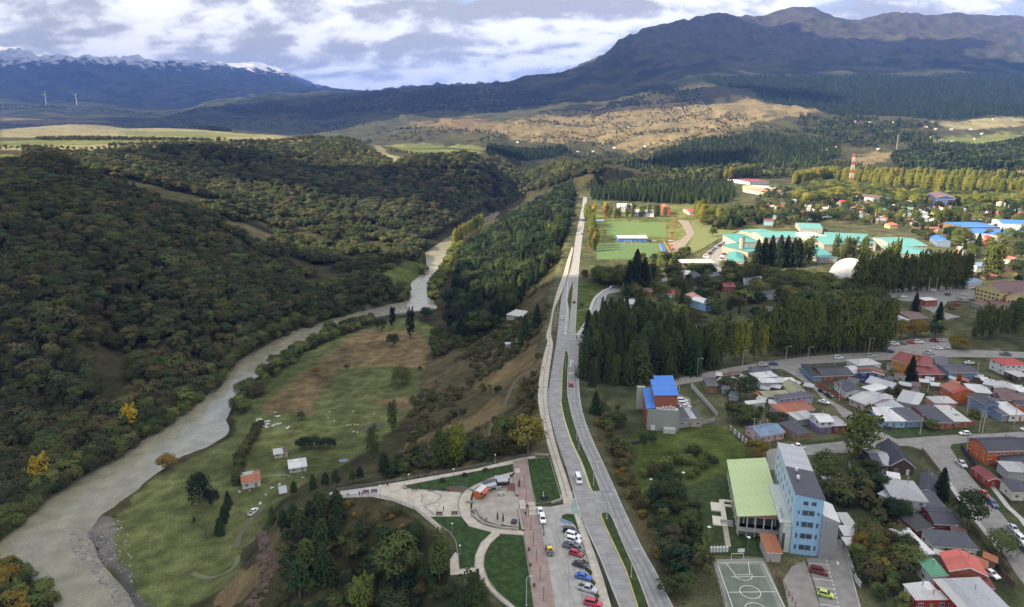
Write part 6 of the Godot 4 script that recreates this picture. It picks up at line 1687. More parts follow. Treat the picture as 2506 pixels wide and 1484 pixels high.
func blue_office():
	var o := thing("office_building", "orange and grey office block with bright blue roofs beside the avenue", "building", Vector3(52.5, 0, -258.0), -6.0)
	var grey := coat("sage", false, 0.72)
	var og := coat("orange", false, 0.8)
	var st := sfc()
	quad(st, Vector3(0, -0.5, 0), Vector3(0, 9.2, 0), Vector3(12.2, 8.4, 0), Vector3(12.2, -0.5, 0))
	quad(st, Vector3(12.2, -0.5, 0), Vector3(12.2, 8.4, 0), Vector3(12.2, 8.4, -20), Vector3(12.2, -0.5, -20))
	build(st, "wall", grey, o)
	st = sfc()
	quad(st, Vector3(0, -0.5, -20), Vector3(0, 9.0, -20), Vector3(0, 9.0, 0), Vector3(0, -0.5, 0))
	build(st, "side_wall", og, o)
	boxpart("end_slab", coat("sage"), o, Vector3(-1.0, 4.9, -21.5), Vector3(3.4, 9.9, 1.6))
	st = sfc()
	slab(st, Vector3(-0.5, 8.9, 0.1), Vector3(-0.5, 9.2, -21.0), Vector3(3.0, 9.7, -21.0), Vector3(3.0, 9.4, 0.1), 0.14)
	build(st, "lower_roof", coat("royal", true, 1.1), o)
	for r in 2:
		for k in 5: window_at(o, Vector3(0, 2.2 + r * 3.6, -2.6 - k * 3.7), -PI / 2, 2.6, 1.9, "brick")
	# upper red storey
	st = sfc()
	box(st, Vector3(7.2, 10.7, -11.6), Vector3(8.6, 5.2, 17.0))
	build(st, "upper_wall", coat("brick", false, 0.95), o)
	boxpart("upper_side", og, o, Vector3(2.86, 10.9, -11.6), Vector3(0.08, 4.6, 17.0))
	for k in 6:
		var s := sfc()
		slab(s, Vector3(2.4, 13.3, -2.8 - k * 3.0), Vector3(2.4, 13.3, -5.8 - k * 3.0), Vector3(12.0, 13.8, -5.8 - k * 3.0), Vector3(12.0, 13.8, -2.8 - k * 3.0), 0.14)
		build(s, "roof_sheet", coat("royal", true, 1.1 if k % 2 else 1.2), o)
	for k in 7: window_at(o, Vector3(2.82, 11.7, -4.2 - k * 2.3), -PI / 2, 1.7, 1.5, "blue")
	boxpart("rear_wing", grey, o, Vector3(8.5, 5.5, -24.5), Vector3(7.5, 11.0, 7.0))
	st = sfc()
	slab(st, Vector3(4.4, 11.3, -20.9), Vector3(4.4, 12.2, -28.4), Vector3(12.6, 12.6, -28.4), Vector3(12.6, 11.7, -20.9), 0.14)
	build(st, "rear_roof", coat("royal", true, 1.15), o)
	boxpart("roof_deck", coat("pale"), o, Vector3(7.6, 8.6, -1.5), Vector3(8.6, 0.2, 2.8))
	for q in [[6.0, 9.1], [7.4, 9.1], [8.8, 9.5], [10.0, 9.1]]:
		var ac := boxpart("air_conditioner", coat("white"), o, Vector3(q[0], q[1], -1.4), Vector3(0.9, 1.0, 0.6))
		boxpart("fan_grille", coat("grey"), ac, Vector3(q[0], q[1], -1.08), Vector3(0.6, 0.7, 0.06))
	for k in 9: boxpart("deck_rail", coat("pale"), o, Vector3(3.6 + k, 9.1, -0.1), Vector3(0.08, 1.0, 0.08))
	boxpart("service_door", coat("white"), o, Vector3(2.4, 1.2, 0.05), Vector3(1.6, 2.2, 0.1))
	boxpart("service_steps", coat("pale"), o, Vector3(8.6, 0.9, 1.2), Vector3(4.6, 1.8, 2.2))
	house(69.9,-265.5,9.4,8.6,2, 3.6, "flat", 0.2, "concrete", "slate", "low grey annex with a dark flat roof beside the blue-roofed office", {"name": "annex", "patch": "zinc", "cat": "building"})

func near_houses():
	house(127.7,-229.1,6.2,10.4,-5, 3.0, "gable_x", 1.6, "brown", "zinc", "long grey-roofed wing of the dark brown timber house", {"patch": "slate"})
	house(134.3,-229.6,7.8,14.0,-10, 3.2, "gable_z", 3.0, "brown", "dark", "dark brown timber house with white windows and a steep front gable", {"door": "white"})
	house(122.5,-202.2,9.6,11.3,-10, 5.4, "hip", 2.0, "zinc", "grey", "two-storey pale blue house with grey hipped roof and white trim", {"base_wall": "concrete", "plinth": 2.4})
	house(120.3,-204.0,3.6,9.4,-56, 3.8, "flat", 0.2, "white", "zinc", "narrow white annex on the pale blue house's left side", {"name": "annex"})
	house(135.3,-210.6,4.7,12.5,-31, 3.0, "gable_z", 1.2, "pale", "dark", "long dark roof behind the pale blue house", {})
	house(129.3,-199.3,6.4,7.9,-5, 3.0, "shed", 0.6, "grey", "slate", "plain dark grey roof between the pale blue and the red-walled house", {"blank": true, "patch": "grey"})
	house(127.9,-190.8,7.5,8.7,-7, 3.2, "gable_x", 1.1, "wine", "dark", "dark-roofed house with a deep red front wall", {"frame": "salmon"})
	house(118.7,-188.7,6.5,7.4,16, 2.6, "shed", 0.9, "wine", "coal", "low dark lean-to left of the deep red wall", {"name": "lean_to"})
	house(123.0,-178.3,11.2,7.6,-8, 3.4, "hip", 2.2, "cream", "slate", "cream bungalow with large grey hipped roof", {})
	house(111.9,-177.4,5.6,10.4,5, 3.0, "shed", 0.4, "white", "white", "bright white flat roof left of the grey hipped one", {"blank": true})
	house(118.5,-164.8,8.7,7.4,-14, 4.6, "gable_z", 1.7, "brick", "coral", "brick house with coral red gable roof", {})
	house(120.9,-160.1,3.2,5.3,-10, 3.0, "shed", 0.8, "brick", "wine", "brown-red lean-to beside the coral roof", {"blank": true})
	house(110.3,-164.4,4.8,5.3,6, 3.4, "shed", 0.8, "white", "green", "small white house with a green sheet roof", {})
	house(103.1,-157.3,7.0,2.7,9, 3.0, "flat", 0.3, "white", "white", "white low shed roof left of the coral house", {"name": "shed", "patch": "pale"})
	house(113.5,-153.1,11.8,10.1,4, 3.6, "shed", 0.8, "red", "zinc", "wide patched zinc roof in the near right corner", {"patch": "pale"})
	house(103.6,-153.9,8.2,3.1,1, 3.0, "flat", 0.3, "red", "pale", "red shack with white window frames at the bottom edge", {})
	house(174.1,-234.7,16.5,9.5,4, 5.4, "gable_x", 1.8, "orange", "dark", "two-storey bright orange house with a dark roof", {"ww": 1.5})
	house(175.3,-229.2,8.8,11.2,-21, 3.0, "shed", 1.0, "orange", "dark", "dark-roofed lower wing of the orange house", {})
	house(170.3,-220.8,7.6,6.5,-7, 3.4, "flat", 0.2, "concrete", "grey", "raw concrete block in front of the orange house", {"blank": true})
	house(158.6,-217.5,4.5,7.8,0, 2.6, "gable_z", 0.9, "red", "wine", "tiny red cabin with white edges in a front yard", {"chimney": false})
	house(162.1,-208.1,5.9,6.4,-4, 3.2, "shed", 0.6, "cream", "dark", "cream house with dark front roof at the right edge", {})
	house(105.5,-210.7,6.7,7.9,-5, 2.8, "flat", 0.3, "timber", "pale", "grey plank shed with patchy rusty roof", {"name": "shed", "cat": "shed", "patch": "rust", "blank": true})
	house(99.2,-189.3,3.4,6.5,0, 2.4, "shed", 0.3, "grey", "pale", "uppermost of three pale sheds along the drive wall", {"name": "shed", "cat": "shed", "blank": true})
	house(97.7,-183.5,5.2,4.2,-4, 2.4, "shed", 0.3, "grey", "white", "middle one of three pale sheds along the drive wall", {"name": "shed", "cat": "shed", "blank": true})
	house(94.9,-177.4,3.0,4.4,0, 2.4, "shed", 0.3, "grey", "white", "lowest of three pale sheds along the drive wall", {"name": "shed", "cat": "shed", "blank": true})
	house(96.4,-252.1,11.0,8.0,20, 3.0, "gable_x", 1.5, "pink", "steel", "pink house with blue-grey twin gable roof", {})
	house(108.3,-253.5,6.7,8.9,22, 2.8, "shed", 0.6, "wood", "dark", "garage house with dark roof and wooden trim", {"trim": "wood"})
	house(120.5,-258.7,5.9,7.3,6, 5.0, "gable_x", 1.0, "white", "white", "tall white house with purple lower wall", {"base_wall": "purple", "plinth": 2.6})
	house(126.1,-259.3,6.4,7.6,8, 3.0, "flat", 0.3, "wine", "zinc", "dark red house with a yellow door", {"door": "amber"})
	house(114.9,-273.4,15.8,6.8,18, 2.8, "shed", 0.7, "grey", "rust", "low house under a wide rusty red roof", {"patch": "brick"})
	house(115.7,-265.6,8.7,5.4,18, 2.8, "shed", 0.4, "grey", "pale", "pale patched roof behind the garage house", {"blank": true, "patch": "zinc"})
	house(118.3,-281.4,15.9,3.8,14, 5.0, "flat", 0.3, "lilac", "slate", "two-storey lilac house with dark flat roofs", {})
	house(168.3,-266.2,8.5,13.3,0, 3.0, "shed", 0.9, "brick", "dark", "brown corner house with a broad dark roof", {})
	house(176.2,-266.8,6.5,12.5,2, 3.0, "shed", 0.8, "brick", "pale", "brown corner house's white-roofed half", {})
	house(158.0,-265.8,7.6,9.6,6, 3.0, "shed", 0.7, "steel", "slate", "blue-grey house with dark sheet roof behind the round bush", {"patch": "grey"})
	house(150.0,-265.9,9.1,10.6,0, 3.0, "shed", 0.7, "sky", "white", "pale blue house with white sheet roof behind a bush", {})
	house(178.4,-277.8,9.0,6.2,0, 4.4, "flat", 0.3, "salmon", "pale", "coral two-storey house with flat patchy roof", {"patch": "umber"})
	house(192.0,-289.6,9.3,8.5,-85, 5.0, "gable_x", 1.3, "orange", "brick", "orange house with brown and red gable roof behind the coral one", {"patch": "red"})
	house(195.4,-277.2,9.8,5.9,-85, 5.0, "gable_x", 0.8, "steel", "dark", "two-storey slate blue house with dark roof and white windows", {"ww": 1.4})
	house(196.7,-270.4,3.5,8.0,9, 3.0, "shed", 0.8, "steel", "slate", "dark-roofed porch of the slate blue house", {"door": "amber"})
	house(202.1,-271.6,6.6,9.7,3, 3.0, "shed", 0.9, "white", "white", "white-roofed house with orange doors beside the slate blue one", {"door": "orange"})
	house(169.1,-284.0,8.0,12.4,-38, 3.0, "shed", 0.4, "grey", "pale", "dull pale roof behind the blue-grey house", {"blank": true, "patch": "zinc"})
	house(166.0,-301.1,11.1,7.6,-53, 3.0, "gable_x", 1.8, "grey", "zinc", "long zinc gable roof in the middle of the block", {"patch": "pale"})
	house(152.5,-283.3,9.3,14.6,-64, 3.0, "gable_x", 1.4, "pink", "pale", "pink house with pale broad gable roof", {})
	house(154.9,-279.7,10.4,11.0,9, 3.0, "shed", 0.5, "pink", "zinc", "grey extension roof right of the pink house", {"blank": true})
	house(148.8,-296.2,12.0,7.7,-91, 3.0, "gable_x", 1.5, "white", "slate", "white-walled house with charcoal gable roof by the lane", {})
	house(165.6,-312.2,10.0,8.1,-18, 5.0, "gable_z", 0.9, "navy", "rust", "deep blue gabled house with three pale windows", {"patch": "slate", "ww": 1.6})
	house(169.8,-327.3,8.7,11.0,-79, 4.0, "hip", 1.6, "white", "pale", "big white house with pale hipped roof by the upper street", {})
	house(161.5,-318.7,9.5,8.2,-82, 3.0, "shed", 0.3, "grey", "white", "striped white carport roof beside the big white house", {"blank": true})
	house(190.1,-326.7,7.2,13.2,-58, 6.0, "gable_x", 2.4, "amber", "wine", "tall orange-yellow house with red steep roof", {"frame": "white", "ww": 1.4})
	house(196.3,-328.0,10.4,13.5,-25, 5.0, "gable_x", 1.8, "amber", "wine", "red-roofed rear wing of the orange-yellow house", {})
	house(194.4,-319.1,12.8,10.8,0, 3.0, "shed", 1.4, "wine", "wine", "low red skirt roof with white skylights", {"patch": "brick"})
	house(208.9,-318.1,13.3,9.9,1, 4.0, "gable_x", 1.0, "steel", "slate", "blue-grey house with dark roof behind the playground", {})
	house(208.2,-329.3,5.4,8.8,-24, 4.0, "shed", 0.5, "grey", "slate", "dark-roofed house behind the blue-grey one", {})
	house(237.9,-324.7,11.4,9.0,5, 5.0, "hip", 1.5, "white", "red", "white house with bright red hipped roof near the right edge", {})
	house(234.6,-314.1,6.3,6.9,9, 3.0, "hip", 1.0, "brown", "pale", "brown house with whitish roof at the right edge", {})
	house(211.6,-298.6,3.7,7.6,-39, 4.4, "flat", 0.3, "concrete", "pale", "raw block house with pale roof", {"patch": "zinc"})
	house(215.5,-294.6,8.3,7.5,-26, 4.4, "gable_z", 0.8, "pink", "pale", "pink two-storey house with grouped white windows", {})
	house(220.0,-290.7,3.7,7.2,-14, 4.4, "flat", 0.3, "white", "white", "white cube house at the right edge", {})
	house(204.0,-294.1,8.1,7.7,-13, 3.0, "shed", 0.5, "grey", "white", "white patched roof between orange and block house", {"blank": true, "patch": "pale"})
	house(212.6,-284.3,9.8,7.0,-20, 3.0, "shed", 0.6, "timber", "umber", "brown roof behind the white-roofed house", {"blank": true})
	house(208.1,-273.4,4.5,3.6,-10, 5.0, "gable_x", 1.0, "orange", "dark", "orange wall with dark roof cut by the right edge", {})
	house(119.3,-303.2,15.6,4.5,5, 3.5, "flat", 0.3, "pale", "white", "long white-roofed shed with stained pale walls", {"name": "shed", "cat": "shed"})
	house(115.7,-310.1,10.6,5.9,14, 3.5, "flat", 0.3, "steel", "white", "white-roofed shed behind the long one", {"name": "shed", "cat": "shed"})
	house(124.1,-295.4,7.0,11.3,0, 3.0, "gable_z", 1.6, "cream", "olive", "cream cottage with olive gable roof", {})
	house(113.6,-289.2,11.8,4.7,6, 2.6, "shed", 0.4, "grey", "olive", "mossy low roof in front of the cream cottage", {"blank": true})
	house(102.4,-314.6,8.9,1.8,18, 2.6, "shed", 0.4, "umber", "umber", "row of brown garden sheds beside the upper street", {"name": "shed", "cat": "shed"})
	house(88.3,-300.2,4.9,6.6,0, 4.0, "shed", 0.6, "timber", "slate", "small two-storey wooden house with grey roof behind the white wall", {})
	house(117.4,-320.3,9.0,5.0,7, 3.0, "gable_x", 0.8, "grey", "slate", "grey-roofed house at the lane mouth", {})
	house(102.0,-280.2,8.8,1.8,15, 2.6, "shed", 0.3, "white", "white", "white shed roof among dark trees", {"name": "shed", "cat": "shed", "blank": true})
	house(150.0,-317.6,14.8,11.5,5, 3.0, "gable_x", 1.4, "brick", "dark", "brick house with broad black roof by the lane", {})
	house(140.8,-317.7,4.7,12.9,0, 3.0, "shed", 0.5, "steel", "coal", "dark lean-to left of the black-roofed house", {"blank": true})
	house(159.9,-295.7,5.8,8.7,-69, 3.0, "shed", 0.3, "grey", "white", "small white lean-to between the gables", {"blank": true})
	# farm on the river plain
	house(-115.3,-286.3,7.8,9.3,23, 3.0, "gable_x", 1.0, "white", "pale", "white farm shack with rusty patched roof on the river plain", {"patch": "rust"})
	house(-98.5,-299.4,7.8,8.1,20, 2.6, "gable_x", 0.8, "pale", "white", "white-roofed open barn on the river plain", {"name": "barn", "cat": "barn"})
	house(-110.1,-311.9,6.4,4.2,20, 2.4, "shed", 0.5, "pale", "pale", "collapsed white shack beside a bush on the river plain", {"name": "shed", "cat": "shed", "patch": "umber"})
	house(-97.0,-273.4,3.1,4.7,22, 2.0, "shed", 0.4, "timber", "zinc", "little hut at the foot of the knoll", {"name": "shed", "cat": "shed", "blank": true})
	house(-47.1,-537.8,7.0,10.6,27, 3.2, "gable_x", 1.2, "white", "white", "white cottage on the meadow by the upper river", {})
	house(5.0,-471.3,13.1,14.6,-28, 3.0, "flat", 0.3, "concrete", "concrete", "concrete lookout platform on the scarp below the avenue", {"name": "lookout", "cat": "platform", "blank": true})
	house(0.2,-408.7,8.4,3.2,11, 2.0, "flat", 0.2, "concrete", "concrete", "lower concrete lookout beam on the scarp", {"name": "lookout", "cat": "platform", "blank": true})

func mid_town():
	# hospital with turquoise roofs
	var n := 0
	for r in [[253.7,-727.6,26.0,21.5,21, 7.0, "hip", "aqua", "uppermost left wing"], [263.4,-708.9,37.3,28.2,4, 7.0, "gable_x", "aqua", "long left wing"], [216.9,-673.0,19.7,33.0,0, 9.0, "hip", "teal", "tall wing beside the round tower"], [204.9,-632.6,19.8,19.3,45, 6.0, "shed", "teal", "lower wing below the round tower"], [324.0,-682.1,35.9,45.5,-19, 8.0, "hip", "aqua", "largest central wing"], [292.7,-698.0,25.3,26.2,10, 8.0, "hip", "sage", "dull grey-green wing"], [295.5,-669.0,20.8,36.4,0, 8.0, "gable_x", "aqua", "front central wing"], [265.2,-610.6,14.4,30.1,0, 6.0, "shed", "teal", "low front wing behind the poplar"], [362.5,-667.0,27.8,35.9,0, 7.0, "gable_x", "aqua", "right wing"], [350.7,-628.2,25.4,29.3,-8, 6.0, "hip", "aqua", "low right front wing"], [192.5,-605.5,11.5,28.1,-16, 4.0, "hip", "teal", "small pavilion at the car park"], [322.2,-773.9,20.5,32.1,-14, 6.0, "gable_x", "aqua", "rear wing"]]:
		house(r[0], r[1], r[2] * 1.12, r[3] * 1.35, r[4], r[5] - 1.5, r[6], 2.6, "sand" if n % 3 == 0 else "concrete", r[7], "turquoise-roofed hospital building, " + r[8], {"name": "hospital_wing", "cat": "building", "group": "hospital wings"})
		n += 1
	var o := thing("round_tower", "round beige tower of the hospital", "tower", Vector3.ZERO)
	o.position = Vector3(TOWER[0], 0, TOWER[1])
	var st := sfc()
	tube(st, Vector3.ZERO, Vector3(0, 15.5, 0), 2.3, 2.3, 20)
	build(st, "shaft", coat("sand"), o)
	st = sfc()
	tube(st, Vector3(0, 15.5, 0), Vector3(0, 16.1, 0), 2.6, 2.5, 20)
	build(st, "cap", coat("teal"), o)
	# buildings with royal blue roofs
	house(485.7,-753.5,38.6,35.9,0, 9.0, "hip", 2.0, "timber", "royal", "school block with royal blue roof, left of the white one", {"name": "school_block", "cat": "building"})
	house(495.2,-719.3,50.4,52.9,-44, 6.0, "gable_x", 1.8, "pale", "royal", "long low block with royal blue roof", {"name": "school_block", "cat": "building"})
	house(534.2,-759.2,31.8,36.7,-19, 11.0, "gable_x", 2.0, "white", "royal", "white four-storey block with royal blue roof", {"name": "school_block", "cat": "building"})
	house(413.2,-684.2,12.2,33.8,-19, 5.0, "gable_z", 1.6, "steel", "royal", "small blue-roofed house behind the poplars", {})
	# yellow lodge
	house(341.2,-464.7,18.4,59.8,-75, 9.0, "gable_z", 4.0, "yellow", "umber", "large yellow lodge with brown steep roof", {"frame": "brown", "ww": 1.6})
	house(332.5,-463.7,13.7,46.5,-24, 7.0, "gable_z", 3.0, "yellow", "umber", "right gabled wing of the yellow lodge", {"frame": "brown"})
	house(310.8,-442.6,14.2,27.0,-86, 3.0, "shed", 1.0, "sand", "umber", "brown porch roof in front of the yellow lodge", {"name": "porch", "blank": true})
	house(270.0,-450.6,9.8,7.4,11, 4.0, "flat", 0.3, "brick", "white", "square stone kiosk with white flat roof", {"name": "kiosk", "cat": "kiosk"})
	house(238.7,-414.6,12.9,16.1,14, 3.4, "gable_x", 1.2, "timber", "umber", "brown-roofed house left of the kiosk spruces", {})
	house(226.9,-407.0,11.0,10.0,16, 3.4, "shed", 0.5, "grey", "zinc", "zinc-roofed house behind the ochre trees", {})
	house(155.5,-421.7,17.4,14.9,33, 4.0, "gable_x", 1.4, "timber", "coal", "long black-roofed house between the trees", {})
	house(174.7,-470.8,18.0,8.7,26, 4.0, "gable_x", 1.4, "white", "coal", "white house with charcoal roof below the weeping willow", {})
	house(329.5,-503.8,18.0,10.1,30, 4.0, "gable_x", 1.2, "white", "steel", "small white house with grey-blue roof behind the yellow lodge", {})
	# small houses by the side road
	house(131.6,-528.2,7.7,14.6,0, 5.0, "flat", 0.3, "white", "white", "white cube house by the hospital entrance", {})
	house(135.3,-514.1,7.5,16.5,0, 6.0, "gable_z", 1.8, "slate", "coal", "black gabled house right of the white cube", {})
	house(152.1,-494.5,9.0,15.1,0, 4.0, "gable_x", 1.4, "brick", "wine", "low red-roofed house in the gardens", {})
	house(146.7,-502.4,6.5,9.1,15, 4.0, "shed", 0.6, "pale", "pale", "pale cottage behind the low red roof", {})
	house(150.7,-527.5,14.3,13.7,14, 4.0, "gable_x", 1.0, "grey", "slate", "slate-roofed house below the car park", {})
	house(173.1,-505.4,10.3,12.5,-75, 4.0, "gable_z", 2.2, "white", "slate", "white gabled house beside dark trees", {})
	house(182.6,-510.8,14.2,12.3,-72, 4.0, "gable_z", 1.8, "white", "white", "second white gabled house beside dark trees", {})
	house(107.4,-474.4,7.4,8.5,0, 3.0, "shed", 0.6, "white", "red", "white shed with bright red roof above the plantation", {"name": "shed", "cat": "shed"})
	house(92.8,-479.9,7.1,11.2,0, 3.4, "gable_x", 1.2, "brick", "umber", "brownish cottage near the side road", {})
	house(120.4,-459.1,8.4,11.1,0, 4.0, "gable_z", 1.4, "red", "salmon", "red cottage with faded pink roof", {})
	house(122.5,-442.9,10.5,14.9,29, 5.0, "gable_z", 1.2, "sky", "white", "bright blue and white house above the plantation", {})
	house(77.1,-447.4,7.8,9.8,19, 3.0, "shed", 0.5, "grey", "pale", "pale-roofed hut above the plantation", {})
	house(118.4,-700.6,29.1,12.5,0, 4.0, "shed", 0.6, "royal", "white", "low blue and white grandstand between the pitches", {"name": "grandstand", "cat": "grandstand"})
	house(148.5,-941.7,18.4,30.5,0, 7.0, "shed", 0.6, "white", "pale", "white sports hall beyond the pitches", {"name": "sports_hall", "cat": "building"})
	house(165.8,-897.5,24.6,35.4,-11, 5.0, "gable_x", 1.4, "white", "pale", "white low building behind the pitch trees", {})
	house(194.6,-908.4,7.9,28.9,0, 9.0, "gable_z", 2.4, "brick", "brick", "tall narrow red house beyond the pitches", {})
	house(227.7,-911.4,12.9,36.2,0, 4.0, "gable_x", 1.4, "pink", "red", "red-roofed house right of the tall narrow one", {})
	house(409.6,-1160.4,64.9,48.3,-79, 5.0, "gable_x", 1.6, "cream", "salmon", "cream hall with faded red roof beyond the plantation", {})
	house(441.3,-1353.1,43.8,66.2,20, 5.0, "gable_x", 1.6, "white", "wine", "white hall with dark red roof beyond the plantation", {})
	house(418.5,-1210.3,25.6,62.1,28, 6.0, "gable_x", 1.4, "yellow", "pale", "cream yellow house beyond the plantation", {})
	house(594.2,-996.0,24.1,63.0,-21, 14.0, "gable_z", 3.0, "navy", "umber", "dark five-storey apartment block in the far town", {"name": "apartment_block", "cat": "building", "ww": 2.4})
	house(515.6,-1030.8,29.1,37.4,18, 9.0, "gable_z", 2.0, "white", "umber", "white apartment block with brown roof in the far town", {"name": "apartment_block", "cat": "building"})
	# white air dome gym
	o = thing("air_dome", "white inflated gym dome behind the poplars", "dome", Vector3(TOWER[2], 0, TOWER[3]))
	st = sfc()
	for j in 8:
		for i in 20:
			var v := []
			for q in [[j, i], [j + 1, i], [j + 1, i + 1], [j, i + 1]]:
				var a: float = PI * 0.5 * q[0] / 8.0
				var b: float = TAU * q[1] / 20.0
				v.append(Vector3(cos(a) * cos(b) * 15.0, sin(a) * 15.0, cos(a) * sin(b) * 13.0))
			quad(st, v[0], v[1], v[2], v[3])
	build(st, "membrane", coat("white", true), o)
	# open white canopy
	o = thing("canopy_roof", "flat white canopy on posts beside the hospital entrance", "canopy", Vector3(TOWER[4], 0, TOWER[5]), 2.0)
	boxpart("roof", coat("white", true), o, Vector3(0, 4.0, 0), Vector3(27, 0.5, 14))
	for sx in [-12, -4, 4, 12]:
		for sz in [-6, 6]: boxpart("post", coat("pale"), o, Vector3(sx, 1.9, sz), Vector3(0.3, 3.8, 0.3))

var TOWER := [204.2,-628.8,257.1,-533.6, 151,-578.3]

func far_town():
	# the small houses scattered between the far trees
	var area := poly([276.5,-779.7,360.5,-1009,474.3,-1117.3,649.9,-1148,795.6,-1117.3,380,-517.6,356.7,-531.6,386.8,-595.5,423.5,-737.3,406.5,-817.1,358.8,-861.7])
	var lo := Vector2(1e9, 1e9)
	var hi := -lo
	for q in area:
		lo = lo.min(q)
		hi = hi.max(q)
	var tops := ["wine", "pale", "zinc", "umber", "white", "red", "slate", "coral", "dark", "rust", "zinc", "pale", "steel", "aqua"]
	var walls := ["white", "cream", "pale", "timber", "brick", "yellow", "salmon", "sky"]
	var words := {"wine": "dark red", "pale": "pale", "zinc": "zinc grey", "umber": "brown", "white": "white", "red": "red", "slate": "slate", "coral": "coral", "dark": "black", "rust": "rusty", "steel": "blue-grey", "aqua": "turquoise"}
	var placed := []
	var tries := 0
	while placed.size() < 150 and tries < 4000:
		tries += 1
		var v := Vector2(rng.randf_range(lo.x, hi.x), rng.randf_range(lo.y, hi.y))
		if not Geometry2D.is_point_in_polygon(v, area): continue
		var clash := false
		for q in placed:
			if q.distance_to(v) < 15.0:
				clash = true
				break
		for q in get_children():
			if q.has_meta("category") and str(q.get_meta("category")) in ["building", "house"] and Vector2(q.position.x, q.position.z).distance_to(v) < 20.0: clash = true
		if clash: continue
		placed.append(v)
		var top: String = tops[rng.randi() % tops.size()]
		house(v.x, v.y, rng.randf_range(9, 14), rng.randf_range(8, 11), [-20, 70, -15, 75, 10][rng.randi() % 5], rng.randf_range(2.8, 4.8), ["gable_x", "gable_x", "hip", "gable_z"][rng.randi() % 4], rng.randf_range(1.3, 2.2), walls[rng.randi() % walls.size()], top, "small house with %s roof among the far town's trees" % words[top], {"group": "small %s-roofed houses of the far town" % words[top]})
	# garden sheds that fill the yards of the near blocks
	var yards := [poly([153.4,-317.4,181.8,-328,200.3,-318.5,216.3,-312.4,222.6,-291.8,211.1,-275.1,200,-286.6,177.5,-281.6,159.1,-283.3,150.1,-291.8]), poly([123.4,-219.4,135.7,-211.9,132,-190.3,129.9,-170.9,120.1,-164.2,116.9,-174.8,119.4,-190.3]), poly([98.1,-315.5,121.9,-308.9,132.4,-300,117.7,-279.2,98.8,-280.3,93,-297.6])]
	var sheds := 0
	tries = 0
	while sheds < 46 and tries < 3000:
		tries += 1
		var ar: PackedVector2Array = yards[tries % 3]
		var v: Vector2 = ar[rng.randi() % ar.size()].lerp(ar[rng.randi() % ar.size()], rng.randf())
		if not Geometry2D.is_point_in_polygon(v, ar): continue
		var free := true
		for q in get_children():
			if q.has_meta("category") and str(q.get_meta("category")) in ["building", "house", "shed", "car", "pickup"] and Vector2(q.position.x, q.position.z).distance_to(v) < (6.8 if str(q.get_meta("category")) == "house" else 4.4): free = false
		if not free: continue
		var top: String = ["zinc", "pale", "white", "slate", "rust", "umber"][sheds % 6]
		house(v.x, v.y, rng.randf_range(3.2, 5.5), rng.randf_range(2.6, 3.8), [-35, 55, -20][sheds % 3], rng.randf_range(2.1, 2.6), "shed", 0.4, ["timber", "grey", "umber", "pale"][sheds % 4], top, "little %s-roofed shed in a back yard" % {"zinc": "zinc", "pale": "pale", "white": "white", "slate": "slate", "rust": "rusty", "umber": "brown"}[top], {"name": "shed", "cat": "shed", "blank": true, "group": "back yard sheds"})
		sheds += 1
	# hamlets on the slopes
	for q in [[1258.5,-2323, "white"], [1387.8,-2471, "pale"], [1400.5,-2435, "white"], [1452.9,-2437, "zinc"], [1515.3,-2434, "pale"], [1713.1,-2630, "red"], [1254.8,-2197, "red"], [1233.6,-2116, "white"], [1247.8,-2078, "zinc"], [1469.9,-2301, "white"], [1366.4,-2167, "slate"], [1245.4,-2568, "white"], [1173.6,-2435, "pale"], [1214.4,-2606, "coral"], [951.1,-2079, "pale"], [990,-2077, "red"], [868.4,-1968.1, "coral"], [818.3,-1901.8, "pale"], [953.8,-1904.1, "zinc"], [1332.8,-2577, "white"], [-206.6,-1249.4, "white"], [-190.5,-1271.6, "umber"], [-174.6,-1280.4, "brick"], [-153.5,-1355.5, "pale"], [163.1,-2306, "white"], [214.3,-2384, "pale"], [265.5,-2393, "zinc"], [334.5,-2397, "white"], [419.8,-2311, "white"], [18.2,-2426, "zinc"], [164.9,-1261.3, "pale"], [453.5,-2879, "zinc"]]:
		house(q[0], q[1], 9.0, 7.0, rng.randf_range(-40, 40), 3.0, "gable_x", 1.8, "pale", q[2], "tiny %s-roofed farmhouse on the distant slopes" % words.get(q[2], "brick red"), {"name": "farmhouse", "group": "farmhouses on the distant slopes", "blank": true})

